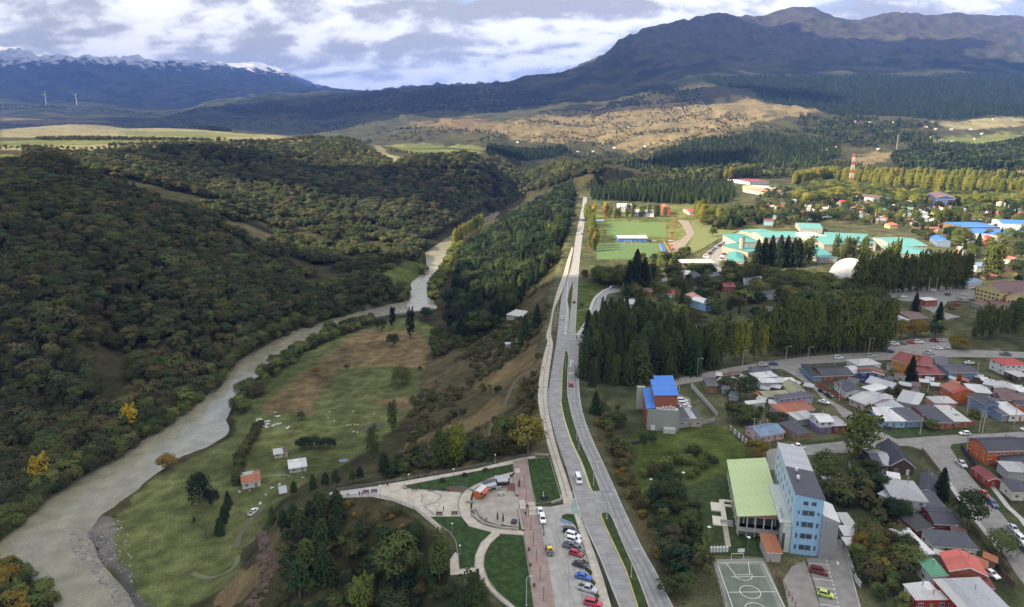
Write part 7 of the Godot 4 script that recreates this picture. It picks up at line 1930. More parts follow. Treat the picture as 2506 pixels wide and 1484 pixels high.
# ------------------------------------------------------------------ vehicles
const CARS := {
	# half width, stations of the lower body (z, top, half width), cabin base from, to, roof from, to, belt, roof height
	"sedan": [0.88, [[-2.25, 0.60, 0.68], [-2.12, 0.74, 0.82], [-1.05, 0.92, 0.88], [1.5, 0.97, 0.88], [2.12, 0.94, 0.82], [2.25, 0.66, 0.70]], -1.0, 1.6, -0.3, 0.95, 0.93, 1.45],
	"hatch": [0.86, [[-2.0, 0.58, 0.66], [-1.88, 0.76, 0.80], [-1.0, 0.95, 0.86], [1.6, 1.0, 0.86], [1.95, 0.96, 0.80], [2.02, 0.60, 0.72]], -1.0, 1.9, -0.3, 1.45, 0.96, 1.52],
	"suv": [0.93, [[-2.3, 0.68, 0.74], [-2.18, 0.90, 0.86], [-1.2, 1.08, 0.93], [1.9, 1.12, 0.93], [2.25, 1.08, 0.88], [2.32, 0.70, 0.80]], -1.15, 2.2, -0.5, 1.85, 1.08, 1.74],
	"pickup": [0.95, [[-2.65, 0.72, 0.76], [-2.5, 0.96, 0.88], [-1.4, 1.12, 0.95], [0.85, 1.14, 0.95], [0.9, 1.06, 0.95], [2.6, 1.06, 0.94], [2.65, 0.70, 0.90]], -1.35, 0.85, -0.7, 0.55, 1.1, 1.80],
	"van": [0.98, [[-2.6, 0.80, 0.80], [-2.45, 1.05, 0.92], [-2.1, 1.25, 0.98], [2.5, 1.25, 0.98], [2.6, 0.80, 0.94]], -2.15, 2.52, -1.35, 2.44, 1.24, 2.25],
}
const PAINTS := {"white": [0.70, 0.70, 0.70], "silver": [0.42, 0.43, 0.45], "grey": [0.10, 0.11, 0.125], "black": [0.018, 0.019, 0.022], "red": [0.34, 0.022, 0.026], "wine": [0.14, 0.016, 0.022], "blue": [0.03, 0.10, 0.42], "navy": [0.03, 0.045, 0.12], "lime": [0.42, 0.52, 0.10], "yellow": [0.68, 0.48, 0.03], "crimson": [0.42, 0.03, 0.06]}
var car_parts := {}

func loft(st: SurfaceTool, rings: Array):
	var n: int = rings[0].size()
	for k in rings.size() - 1:
		for i in n:
			var j := (i + 1) % n
			quad(st, rings[k][i], rings[k][j], rings[k + 1][j], rings[k + 1][i])
	for i in range(1, n - 1):
		tri(st, rings[0][0], rings[0][i + 1], rings[0][i])
		tri(st, rings[-1][0], rings[-1][i], rings[-1][i + 1])

func car_meshes(kind: String) -> Dictionary:
	if car_parts.has(kind): return car_parts[kind]
	var c: Array = CARS[kind]
	var d := {}
	var st := sfc()
	var rings := []
	for s in c[1]:
		var h: float = s[2]
		rings.append([Vector3(-h, 0.30, s[0]), Vector3(-h, s[1] - 0.16, s[0]), Vector3(-h * 0.90, s[1], s[0]), Vector3(h * 0.90, s[1], s[0]), Vector3(h, s[1] - 0.16, s[0]), Vector3(h, 0.30, s[0])])
	loft(st, rings)
	st.generate_normals()
	d.body = st.commit()
	var b: float = c[0] * 0.92
	var r: float = c[0] * 0.74
	var lo := [Vector3(-b, c[6], c[2]), Vector3(b, c[6], c[2]), Vector3(b, c[6], c[3]), Vector3(-b, c[6], c[3])]
	var hi := [Vector3(-r, c[7], c[4]), Vector3(r, c[7], c[4]), Vector3(r, c[7], c[5]), Vector3(-r, c[7], c[5])]
	st = sfc()
	for k in 4:
		var j := (k + 1) % 4
		quad(st, lo[j], hi[j], hi[k], lo[k])
	quad(st, hi[0], hi[1], hi[2], hi[3])
	st.generate_normals()
	d.cabin = st.commit()
	var names := ["windscreen", "side_window", "rear_window", "side_window"]
	d.glass = []
	for k in 4:
		var j := (k + 1) % 4
		var g := sfc()
		var mid: Vector3 = (lo[k] + lo[j] + hi[k] + hi[j]) * 0.25
		var out: Vector3 = Vector3(mid.x, 0, mid.z - (c[2] + c[3]) * 0.5).normalized() * 0.02
		var q := []
		for v in [lo[j], hi[j], hi[k], lo[k]]: q.append(mid + (v - mid) * Vector3(0.86, 0.82, 0.86) + out)
		quad(g, q[0], q[1], q[2], q[3])
		g.generate_normals()
		d.glass.append([names[k], g.commit()])
	st = sfc()
	tube(st, Vector3(-0.11, 0, 0), Vector3(0.11, 0, 0), 0.34, 0.34, 12)
	st.generate_normals()
	d.tyre = st.commit()
	st = sfc()
	tube(st, Vector3(-0.125, 0, 0), Vector3(0.125, 0, 0), 0.20, 0.20, 10)
	st.generate_normals()
	d.rim = st.commit()
	car_parts[kind] = d
	return d

func car(kind: String, paint: String, x0: float, z0: float, x1: float, z1: float, label: String, group := "", roof := "") -> Node3D:
	var v := Vector2(x1 - x0, z1 - z0)
	var mid := Vector2(x0 + x1, z0 + z1) * 0.5
	var o := thing({"van": "van", "pickup": "pickup_truck"}.get(kind, "car"), label, {"van": "van", "pickup": "pickup"}.get(kind, "car"), Vector3(mid.x, ground(mid.x, mid.y) + 0.085, mid.y), rad_to_deg(atan2(-v.x, -v.y)), group)
	var d := car_meshes(kind)
	var pc: Array = PAINTS[paint]
	var pm := mat("paint_" + paint, pc[0], pc[1], pc[2], 0.28)
	pm.clearcoat_enabled = true
	pm.clearcoat = 0.7
	pm.clearcoat_roughness = 0.08
	put(d.body, "body", pm, o)
	var rm := pm
	if roof:
		var rc: Array = PAINTS[roof]
		rm = mat("paint_" + roof, rc[0], rc[1], rc[2], 0.28)
	put(d.cabin, "cabin", rm, o)
	var gl := mat("car_glass", 0.02, 0.024, 0.028, 0.05)
	for g in d.glass: put(g[1], g[0], gl, o)
	var c: Array = CARS[kind]
	var hw: float = c[0]
	var ln: float = -c[1][0][0]
	for sx in [-1, 1]:
		for sz in [-1, 1]:
			var w := put(d.tyre, "wheel", mat("rubber", 0.02, 0.02, 0.02, 0.9), o, Vector3(sx * (hw - 0.06), 0.34, sz * ln * 0.63))
			put(d.rim, "rim", mat("alloy", 0.45, 0.45, 0.46, 0.35, 0.8), w)
		boxpart("headlight", mat("lamp_clear", 0.75, 0.76, 0.78, 0.1), o, Vector3(sx * hw * 0.62, c[1][0][1] - 0.02, -ln + 0.03), Vector3(0.34, 0.16, 0.12))
		boxpart("tail_light", mat("lamp_red", 0.4, 0.02, 0.02, 0.2), o, Vector3(sx * hw * 0.72, c[1][-2][1] - 0.25, c[1][-1][0] - 0.03), Vector3(0.2, 0.3, 0.1))
	boxpart("grille", mat("trim_black", 0.03, 0.03, 0.03, 0.5), o, Vector3(0, 0.48, -ln - 0.01), Vector3(hw * 1.1, 0.16, 0.05))
	if kind == "pickup": boxpart("cargo_bed", mats["trim_black"], o, Vector3(0, 1.065, 1.75), Vector3(1.45, 0.03, 1.5))
	return o

func motorbike(x: float, z: float, ang: float, label: String):
	var o := thing("motorcycle", label, "motorcycle", Vector3(x, 0.08, z), ang)
	for s in [-0.68, 0.68]:
		var st := sfc()
		tube(st, Vector3(-0.07, 0.32, s), Vector3(0.07, 0.32, s), 0.32, 0.32, 12)
		var w := build(st, "wheel", mats["rubber"], o)
		st = sfc()
		tube(st, Vector3(-0.08, 0.32, s), Vector3(0.08, 0.32, s), 0.14, 0.14, 8)
		build(st, "rim", mats["alloy"], w)
	boxpart("engine", mats["alloy"], o, Vector3(0, 0.45, 0), Vector3(0.3, 0.36, 0.5))
	boxpart("tank", mats["paint_black"], o, Vector3(0, 0.82, -0.2), Vector3(0.3, 0.24, 0.5))
	boxpart("seat", mats["trim_black"], o, Vector3(0, 0.80, 0.42), Vector3(0.28, 0.1, 0.7))
	var st2 := sfc()
	tube(st2, Vector3(0, 0.34, -0.68), Vector3(0, 1.05, -0.42), 0.05, 0.04, 6)
	tube(st2, Vector3(-0.36, 1.06, -0.4), Vector3(0.36, 1.06, -0.4), 0.03, 0.03, 6)
	build(st2, "handlebar", mats["trim_black"], o)

func build_vehicles():
	car("suv", "black", 15.6,-187.1,18.9,-186.2, "black car in the uppermost angled bay of the car park")
	car("suv", "white", 16.3,-185,19.2,-183.4, "white car with dark sunroof behind the black one in the car park")
	car("suv", "white", 16,-182.5,19.3,-180.9, "second white car next to the grey pickup in the car park")
	car("pickup", "grey", 15,-179.7,18.9,-178.2, "dark grey pickup in the car park")
	car("hatch", "grey", 17.4,-178.3,19.5,-177, "grey car half hidden behind the red hatchback")
	car("hatch", "red", 16.5,-176.2,19.2,-174.8, "red hatchback below the grey pickup in the car park")
	car("sedan", "black", 17.2,-171,20,-169.7, "black car parked alone between red and blue ones")
	car("sedan", "blue", 17.3,-165.8,20.4,-164.4, "bright blue car in the car park")
	car("pickup", "silver", 17.5,-161,21.4,-159, "silver double-cab pickup in the car park")
	car("suv", "crimson", 18.6,-154.9,21.9,-153.8, "red car at the bottom edge of the car park")
	car("sedan", "black", 10.3,-178.5,10.8,-175.2, "black taxi with yellow roof driving in the car park", "", "yellow")
	car("sedan", "white", 8.6,-198.8,8.9,-195.9, "pale car parked by the promenade, the rear one of two")
	car("suv", "white", 9.1,-194.9,9.4,-191.1, "white car parked by the promenade, the front one of two")
	motorbike(9.1,-189.1, 10.0, "black motorcycle behind the white cars")
	motorbike(9.3,-185.5, -5.0, "second motorcycle, with a silver box, by the promenade")
	car("van", "white", 22,-220.9,22.5,-213.9, "white van driving down the avenue")
	car("suv", "red", 26.7,-303.3,27,-308.6, "red car driving away on the avenue")
	car("sedan", "black", 40.6,-453.9,41.2,-459.8, "black car on the avenue's right lane")
	car("hatch", "silver", 30.8,-420,29.9,-413.2, "silver car coming down the avenue's left lane")
	car("sedan", "navy", 72.4,-736.3,73.8,-749.3, "dark car on the avenue beside the football pitches")
	car("sedan", "silver", 74.8,-784.8,76.1,-797.4, "light car far up the avenue")
	car("sedan", "black", 83.7,-835.2,85,-846.9, "farthest dark car up the avenue")
	car("sedan", "white", 69.4,-498.4,74.8,-504.6, "white car at the side road's bend")
	car("suv", "silver", 120.5,-332.8,125.6,-333.1, "silver car parked on the upper street's verge")
	car("sedan", "navy", 127.4,-334,130.5,-334, "dark car parked behind the silver one on the upper street")
	car("suv", "white", 163.4,-343.7,166.9,-343.7, "white car under the poplars on the upper street")
	car("suv", "silver", 180.7,-346.3,184.6,-346.5, "pale car beside the big white house")
	car("pickup", "silver", 212.3,-349.9,217.7,-350.9, "silver pickup on the upper street behind the red roofs")
	car("pickup", "grey", 250.7,-349,255.5,-348.5, "grey pickup near the right end of the upper street")
	car("sedan", "white", 224.7,-335.6,228.3,-335.6, "white car behind the dark-roofed house")
	car("sedan", "black", 137.1,-298.6,138.3,-295.8, "black car in the lane, the upper one of two")
	car("sedan", "black", 138.2,-294.6,139.5,-291.4, "black car in the lane, the lower one of two")
	car("sedan", "white", 131.6,-286.4,134.8,-283.9, "white car parked below the black ones in the lane")
	car("suv", "white", 71.3,-286.8,74.4,-286.4, "uppermost of three white cars beside the blue-roofed office")
	car("suv", "white", 70.5,-283,74.7,-283, "middle one of three white cars beside the blue-roofed office")
	car("sedan", "white", 70.6,-280.1,74.9,-279.9, "lowest of three white cars beside the blue-roofed office")
	car("pickup", "white", 108.2,-241.9,102.6,-242.5, "white pickup parked behind the hotel")
	car("hatch", "white", 176.3,-253.8,171.6,-253.6, "white hatchback driving along the cross street")
	car("sedan", "silver", 203.3,-258.4,197.6,-257.4, "pale car cut by the right edge on the cross street")
	car("pickup", "silver", 157.7,-231.6,157.3,-225.9, "silver pickup parked by the black fence")
	car("sedan", "crimson", 152.5,-210.5,152.3,-205.8, "crimson car parked by the verge, right street")
	car("suv", "navy", 151.3,-204.6,150.8,-199.6, "navy car parked below the crimson one")
	car("sedan", "silver", 148.4,-189.9,147.8,-185.8, "silver car at the lower end of the right street")
	car("suv", "white", 146.7,-184.4,146.1,-179.8, "white car below the silver one, right street")
	car("sedan", "navy", 144.1,-178.8,143.9,-174.8, "dark car cut by the right edge, right street")
	car("sedan", "white", 127.1,-167.8,128,-164.8, "white car in the yard beside the coral-roofed house")
	car("suv", "wine", 80,-168.3,84.1,-166.3, "dark red car in the hotel's parking bay")
	car("hatch", "lime", 78,-158.8,81.7,-156.9, "lime green car in the hotel's parking bay")
	var cols := ["white", "grey", "red", "white", "white", "silver", "navy", "black", "silver", "wine"]
	var k := 0
	for q in [[205.2,-366.2], [210,-367.2], [215.3,-368.7], [220.1,-369.7], [224.5,-359], [228.5,-360], [196,-353.5], [215.1,-351.2], [233.7,-372.7], [229.7,-371.7]]:
		var a := 0.5
		car("suv" if k % 3 == 0 else "sedan", cols[k], q[0] - 2.2, q[1] - a, q[0] + 2.2, q[1] + a, "%s car in the yard below the ochre trees" % cols[k], "cars in the yard below the ochre trees")
		k += 1
	for q in [[265.7,-471.3], [254.4,-462.1], [310.5,-477.6], [299,-476], [300.8,-467.4], [300.2,-459.8], [290.4,-451], [279.5,-439.1], [285.8,-492.4], [296.4,-489.9], [281.8,-492.4]]:
		var cc: String = cols[(k * 7) % 10]
		car("suv" if k % 2 else "sedan", cc, q[0] - 2.2, q[1], q[0] + 2.2, q[1] - 0.4, "%s car on the street before the yellow lodge" % cc, "cars before the yellow lodge")
		k += 1
	for q in along([172.7,-620.8,187,-653.4,204.2,-683.8,220.9,-713.8,237.1,-739.6], 4.6):
		var cc: String = cols[(k * 3) % 10]
		car("suv" if k % 2 else "hatch", cc, q[0].x - 2.0, q[0].y + 0.8, q[0].x + 2.0, q[0].y - 0.8, "%s car in the hospital car park's left row" % cc, "cars in the hospital car park's left row")
		k += 1
	for q in along([178.2,-602.2,186.2,-620.8,193.6,-640.5,202.5,-661.5], 6.0):
		var cc: String = cols[(k * 3 + 1) % 10]
		car("sedan", cc, q[0].x - 2.2, q[0].y, q[0].x + 2.2, q[0].y, "%s car in the hospital car park's right row" % cc, "cars in the hospital car park's right row")
		k += 1
	car("van", "white", 166.9,-615.1,172,-613.2, "white van at the hospital car park's lower end")
	for q in [[148.6,-651.9], [154,-682.6], [156.9,-699], [140.1,-697.8]]:
		car("sedan", cols[k % 10], q[0] - 2.2, q[1], q[0] + 2.2, q[1], "%s car on the dirt beside the pitches" % cols[k % 10], "cars beside the pitches")
		k += 1

# ------------------------------------------------------------------ bodies: tapered bones joined smoothly, meshed as surface nets
func body_mesh(bones: Array, cell: float, soft: float) -> ArrayMesh:
	var lo := Vector3.INF
	var hi := -Vector3.INF
	for b in bones:
		for q in [[b[0], b[2]], [b[1], b[3]]]:
			lo = lo.min(q[0] - Vector3.ONE * (q[1] + cell * 2))
			hi = hi.max(q[0] + Vector3.ONE * (q[1] + cell * 2))
	var n := Vector3i(((hi - lo) / cell).ceil()) + Vector3i.ONE
	var f := PackedFloat32Array()
	f.resize(n.x * n.y * n.z)
	for z in n.z:
		for y in n.y:
			for x in n.x:
				var p := lo + Vector3(x, y, z) * cell
				var d := 9.0
				for b in bones:
					var ab: Vector3 = b[1] - b[0]
					var t := clampf((p - b[0]).dot(ab) / maxf(ab.length_squared(), 1e-6), 0.0, 1.0)
					var e: float = (p - (b[0] + ab * t)).length() - lerpf(b[2], b[3], t)
					var h := clampf(0.5 + 0.5 * (d - e) / soft, 0.0, 1.0)
					d = lerpf(d, e, h) - soft * h * (1.0 - h)
				f[(z * n.y + y) * n.x + x] = d
	var id := {}
	var vs := PackedVector3Array()
	var step := [1, n.x, n.x * n.y]
	for z in n.z - 1:
		for y in n.y - 1:
			for x in n.x - 1:
				var k := (z * n.y + y) * n.x + x
				var s := Vector3.ZERO
				var cnt := 0
				for e in 12:
					var ax: int = e / 4
					var o1: int = step[(ax + 1) % 3] * (e & 1)
					var o2: int = step[(ax + 2) % 3] * ((e >> 1) & 1)
					var a := k + o1 + o2
					var b: int = a + step[ax]
					if (f[a] < 0.0) != (f[b] < 0.0):
						var q := Vector3.ZERO
						q[ax] = f[a] / (f[a] - f[b])
						q[(ax + 1) % 3] = e & 1
						q[(ax + 2) % 3] = (e >> 1) & 1
						s += q
						cnt += 1
				if cnt:
					id[k] = vs.size()
					vs.append(lo + (Vector3(x, y, z) + s / cnt) * cell)
	var st := SurfaceTool.new()
	st.begin(Mesh.PRIMITIVE_TRIANGLES)
	st.set_smooth_group(0)
	for k in id:
		for ax in 3:
			var b: int = k + step[ax]
			if (f[k] < 0.0) == (f[b] < 0.0): continue
			var u: int = step[(ax + 1) % 3]
			var w: int = step[(ax + 2) % 3]
			if not (id.has(k - u) and id.has(k - w) and id.has(k - u - w)): continue
			var q := [vs[id[k]], vs[id[k - u]], vs[id[k - u - w]], vs[id[k - w]]]
			if f[k] < 0.0: quad(st, q[0], q[1], q[2], q[3])
			else: quad(st, q[3], q[2], q[1], q[0])
	st.generate_normals()
	return st.commit()

func V(x: float, y: float, z: float) -> Vector3:
	return Vector3(x, y, z)

var figure := []
func person(x: float, z: float, y: float, ang: float, top: Array, legs: Array, label: String):
	if figure.is_empty():
		var arms := []
		for s in [-1, 1]:
			arms.append([V(s * 0.19, 1.42, 0), V(s * 0.25, 1.14, 0.02), 0.055, 0.045])
			arms.append([V(s * 0.25, 1.14, 0.02), V(s * 0.24, 0.88, -0.08), 0.045, 0.034])
			arms.append([V(s * 0.24, 0.88, -0.08), V(s * 0.235, 0.80, -0.11), 0.035, 0.03])
		figure.append(body_mesh([[V(0, 1.05, 0), V(0, 1.40, 0), 0.145, 0.15], [V(-0.12, 1.42, 0), V(0.12, 1.42, 0), 0.08, 0.08], [V(0, 1.45, 0), V(0, 1.56, 0), 0.055, 0.055], [V(0, 1.63, -0.015), V(0, 1.68, -0.01), 0.088, 0.095], [V(0, 1.63, -0.1), V(0, 1.62, -0.11), 0.022, 0.018]] + arms + leg_bones(), 0.035, 0.05))
		figure.append(body_mesh(leg_bones(), 0.035, 0.04))
		figure.append(body_mesh([[V(0, 1.02, 0), V(0, 1.40, 0), 0.165, 0.165], [V(-0.13, 1.42, 0), V(0.13, 1.42, 0), 0.09, 0.09]] + arms.slice(0, 2).map(func(b): return [b[0], b[1], b[2] + 0.015, b[3] + 0.015]) + arms.slice(3, 5).map(func(b): return [b[0], b[1], b[2] + 0.015, b[3] + 0.015]), 0.035, 0.05))
		figure.append(body_mesh([[V(0, 1.68, 0.02), V(0, 1.72, 0.0), 0.10, 0.09]], 0.03, 0.03))
	var o := thing("person", label, "person", V(x, y, z), ang)
	put(figure[0], "body", mat("skin", 0.45, 0.28, 0.2, 0.6), o)
	var tr := put(figure[1], "trousers", mat("cloth_%s" % str(legs), legs[0], legs[1], legs[2], 0.9), o)
	tr.scale = V(1.06, 1.0, 1.06)
	put(figure[2], "jacket", mat("cloth_%s" % str(top), top[0], top[1], top[2], 0.9), o)
	put(figure[3], "hair", mat("hair", 0.02, 0.016, 0.012, 0.7), o)

func leg_bones() -> Array:
	var out := []
	for s in [-1, 1]:
		out.append([V(s * 0.085, 0.95, 0), V(s * 0.10, 0.50, -0.03 * s), 0.09, 0.065])
		out.append([V(s * 0.10, 0.50, -0.03 * s), V(s * 0.10, 0.08, 0.05 * s), 0.062, 0.042])
		out.append([V(s * 0.10, 0.05, 0.05 * s), V(s * 0.11, 0.04, 0.05 * s - 0.16), 0.045, 0.035])
	return out

func pole_lamp(x: float, z: float, h: float, label: String, group: String, disc := 0.42, m := "galvanised", y := 0.1):
	var o := thing("park_lamp", label, "lamp", V(x, maxf(ground(x, z), 0.0) + y - 0.1, z), 0.0, group)
	var st := sfc()
	tube(st, V(0, 0, 0), V(0, h, 0), 0.08, 0.05, 8)
	build(st, "post", mats[m], o)
	st = sfc()
	tube(st, V(0, h, 0), V(0, h + 0.12, 0), disc, disc * 0.7, 14)
	tube(st, V(0, h - 0.14, 0), V(0, h, 0), disc * 0.35, disc, 14)
	build(st, "lamp_head", coat("white"), o)

func street_lamp(x: float, z: float, h: float, arm: float, ang: float, label: String, group: String):
	var o := thing("street_lamp", label, "street lamp", V(x, ground(x, z), z), ang, group)
	var st := sfc()
	tube(st, V(0, 0, 0), V(0, h, 0), 0.13, 0.08, 8)
	build(st, "post", coat("zinc"), o)
	st = sfc()
	tube(st, V(0, h, 0), V(arm * 0.5, h + 0.5, 0), 0.07, 0.06, 6)
	tube(st, V(arm * 0.5, h + 0.5, 0), V(arm, h + 0.55, 0), 0.06, 0.05, 6)
	build(st, "arm", coat("zinc"), o)
	boxpart("lamp_head", coat("pale"), o, V(arm + 0.3, h + 0.52, 0), V(0.8, 0.14, 0.3))
	boxpart("base_plate", coat("concrete"), o, V(0, 0.1, 0), V(0.5, 0.2, 0.5))

func utility_pole(x: float, z: float, h: float, ang: float, label: String, group: String, arms := 1):
	var o := thing("utility_pole", label, "utility pole", V(x, ground(x, z), z), ang, group)
	var st := sfc()
	tube(st, V(0, -0.3, 0), V(0, h, 0), 0.17, 0.11, 8)
	build(st, "post", coat("concrete", false, 1.15), o)
	for k in arms:
		var c := boxpart("crossarm", coat("timber"), o, V(0, h - 0.5 - k * 0.9, 0), V(2.0, 0.12, 0.12))
		for s in [-0.85, -0.3, 0.3, 0.85]: boxpart("insulator", coat("pale"), c, V(s, h - 0.36 - k * 0.9, 0), V(0.1, 0.2, 0.1))
	if arms > 1: boxpart("transformer", coat("grey"), o, V(0.35, h - 2.4, 0), V(0.6, 0.9, 0.6))

func wall_run(called: String, label: String, a: Array, h: float, key: String, cat := "wall", w := 0.2):
	var o := kerb(called, a, w, -0.2, h, coat(key))
	tag(o, label, cat)
	return o

# board fence: every board a part
func board_fence(label: String, a: Array, h: float, key: String, every := 1.0, y := 0.0, wide := 0.96):
	var p := poly(a)
	var o := thing("board_fence", label, "fence", V(p[0].x, 0, p[0].y))
	var st := sfc()
	box(st, V(0, h * 0.5, 0), V(every * wide, h, 0.06))
	st.generate_normals()
	var bm := st.commit()
	for q in along(a, every):
		var v: Vector2 = q[0] + q[1] * every * 0.5
		var tone: float = [0.85, 1.0, 1.12][rng.randi() % 3]
		put(bm, "board", coat(key, false, tone), o, V(v.x - p[0].x, ground(v.x, v.y) + y + rng.randf_range(-0.06, 0.03), v.y - p[0].y), -q[1].angle())

func post_fence(label: String, a: Array, h := 1.1, every := 3.0, key := "timber"):
	var p := poly(a)
	var o := thing("post_fence", label, "fence", V(p[0].x, 0, p[0].y))
	var st := sfc()
	box(st, V(0, h * 0.5, 0), V(0.13, h, 0.13))
	st.generate_normals()
	var pm := st.commit()
	var last := V(0, 0, 0)
	var first := true
	for q in along(a, every):
		var g := on(q[0].x, q[0].y) - V(p[0].x, 0, p[0].y)
		put(pm, "post", coat(key), o, g)
		if not first:
			for y in [0.45, 0.9]:
				var s := sfc()
				tube(s, last + V(0, y * h, 0), g + V(0, y * h, 0), 0.045, 0.045, 4, false)
				build(s, "rail", coat(key), o)
		last = g
		first = false

func ground_ribbon(called: String, a: Array, w: float, m: Material, lift := 0.06):
	var st := sfc()
	var prev := []
	for q in along(smooth(a, 3), 1.5):
		var s := Vector2(q[1].y, -q[1].x) * w * 0.5
		var l: Vector2 = q[0] + s
		var r: Vector2 = q[0] - s
		var e := [V(l.x, ground(l.x, l.y) + lift, l.y), V(r.x, ground(r.x, r.y) + lift, r.y)]
		if prev: quad(st, prev[0], e[0], e[1], prev[1])
		prev = e
	structure(build(st, called, m))

func stone_mesh(sd: int) -> ArrayMesh:
	var st := sfc()
	var n := FastNoiseLite.new()
	n.seed = sd
	n.frequency = 0.9
	var v := []
	for j in 5:
		for i in 8:
			var la := PI * j / 4.0 - PI / 2
			var d := V(cos(la) * cos(TAU * i / 8.0), sin(la), cos(la) * sin(TAU * i / 8.0))
			v.append(d * V(1, 0.65, 0.85) * (1.0 + 0.5 * n.get_noise_3dv(d * 1.5)))
	for j in 4:
		for i in 8:
			var i2 := (i + 1) % 8
			quad(st, v[j * 8 + i], v[j * 8 + 8 + i], v[j * 8 + 8 + i2], v[j * 8 + i2])
	st.generate_normals()
	return st.commit()

func stones(called: String, label: String, m: Material, count: int, r0: float, r1: float, outline: Array, y := -999.0):
	var p := poly(outline)
	var lo := p[0]
	var hi := p[0]
	for q in p:
		lo = lo.min(q)
		hi = hi.max(q)
	var mm := MultiMesh.new()
	mm.transform_format = MultiMesh.TRANSFORM_3D
	mm.mesh = stone_mesh(count)
	var tr := []
	for k in count:
		var c := Vector2(rng.randf_range(lo.x, hi.x), rng.randf_range(lo.y, hi.y))
		if not Geometry2D.is_point_in_polygon(c, p): continue
		var s := rng.randf_range(r0, r1) * (1.0 if rng.randf() < 0.85 else 1.8)
		tr.append(Transform3D(Basis(Vector3.UP, rng.randf() * TAU).scaled(Vector3.ONE * s), V(c.x, (ground(c.x, c.y) if y < -900 else maxf(y, ground(c.x, c.y))) + s * 0.15, c.y)))
	mm.instance_count = tr.size()
	for k in tr.size(): mm.set_instance_transform(k, tr[k])
	var o := MultiMeshInstance3D.new()
	o.multimesh = mm
	o.material_override = m
	o.name = numbered(called)
	add_child(o)
	tag(o, label, "", "", "stuff")

# ------------------------------------------------------------------ everything small
func build_details():
	park_things()
	lamps_and_poles()
	fences_and_walls()
	river_and_farm()
	sports_and_masts()

func food_truck(x: float, z: float, ang: float, l: float, w: float, body: String, top: String, hatch: String, label: String):
	var o := thing("food_truck", label, "food truck", V(x, 0.08, z), ang)
	boxpart("body", coat(body), o, V(0, 1.55, 0), V(l, 2.1, w))
	var st := sfc()
	for k in 6:
		var a0 := PI * k / 6.0
		var a1 := PI * (k + 1) / 6.0
		quad(st, V(-l * 0.52, 2.6 + sin(a0) * 0.35, cos(a0) * w * 0.53), V(-l * 0.52, 2.6 + sin(a1) * 0.35, cos(a1) * w * 0.53), V(l * 0.52, 2.6 + sin(a1) * 0.35, cos(a1) * w * 0.53), V(l * 0.52, 2.6 + sin(a0) * 0.35, cos(a0) * w * 0.53))
	build(st, "roof", coat(top, true), o)
	boxpart("counter", coat("pale"), o, V(0, 1.35, w * 0.5 + 0.2), V(l * 0.7, 0.08, 0.4))
	boxpart("serving_window", mat("interior", 0.03, 0.03, 0.03, 0.8), o, V(0, 1.9, w * 0.5 + 0.01), V(l * 0.7, 0.9, 0.04))
	st = sfc()
	slab(st, V(-l * 0.38, 2.2, w * 0.5 + 1.3), V(l * 0.38, 2.2, w * 0.5 + 1.3), V(l * 0.38, 2.6, w * 0.5), V(-l * 0.38, 2.6, w * 0.5), 0.06)
	build(st, "awning", coat(hatch), o)
	for s in [-1, 1]:
		for t in [-1, 1]:
			var ws := sfc()
			tube(ws, V(s * l * 0.22 - 0.0, 0.34, t * w * 0.5 - 0.12), V(s * l * 0.22, 0.34, t * w * 0.5 + 0.1), 0.34, 0.34, 12)
			build(ws, "wheel", mats["rubber"], o)

func picnic_table(x: float, z: float, ang: float, key: String, label: String):
	var o := thing("picnic_table", label, "table", V(x, 0.08, z), ang)
	for k in 3: boxpart("table_board", coat(key), o, V(0, 0.75, (k - 1) * 0.27), V(1.9, 0.06, 0.24))
	for s in [-1, 1]:
		boxpart("bench", coat(key), o, V(0, 0.45, s * 0.75), V(1.9, 0.06, 0.28))
		boxpart("leg", coat(key, false, 0.85), o, V(s * 0.7, 0.37, 0), V(0.1, 0.72, 1.5))

func bench(x: float, z: float, ang: float, label: String):
	var o := thing("park_bench", label, "bench", V(x, 0.06, z), ang, "dark park benches")
	boxpart("seat", coat("umber"), o, V(0, 0.45, 0), V(2.0, 0.1, 0.55))
	boxpart("backrest", coat("umber"), o, V(0, 0.8, -0.28), V(2.0, 0.45, 0.08))
	for s in [-0.8, 0.8]: boxpart("leg", coat("coal"), o, V(s, 0.22, 0), V(0.12, 0.44, 0.5))

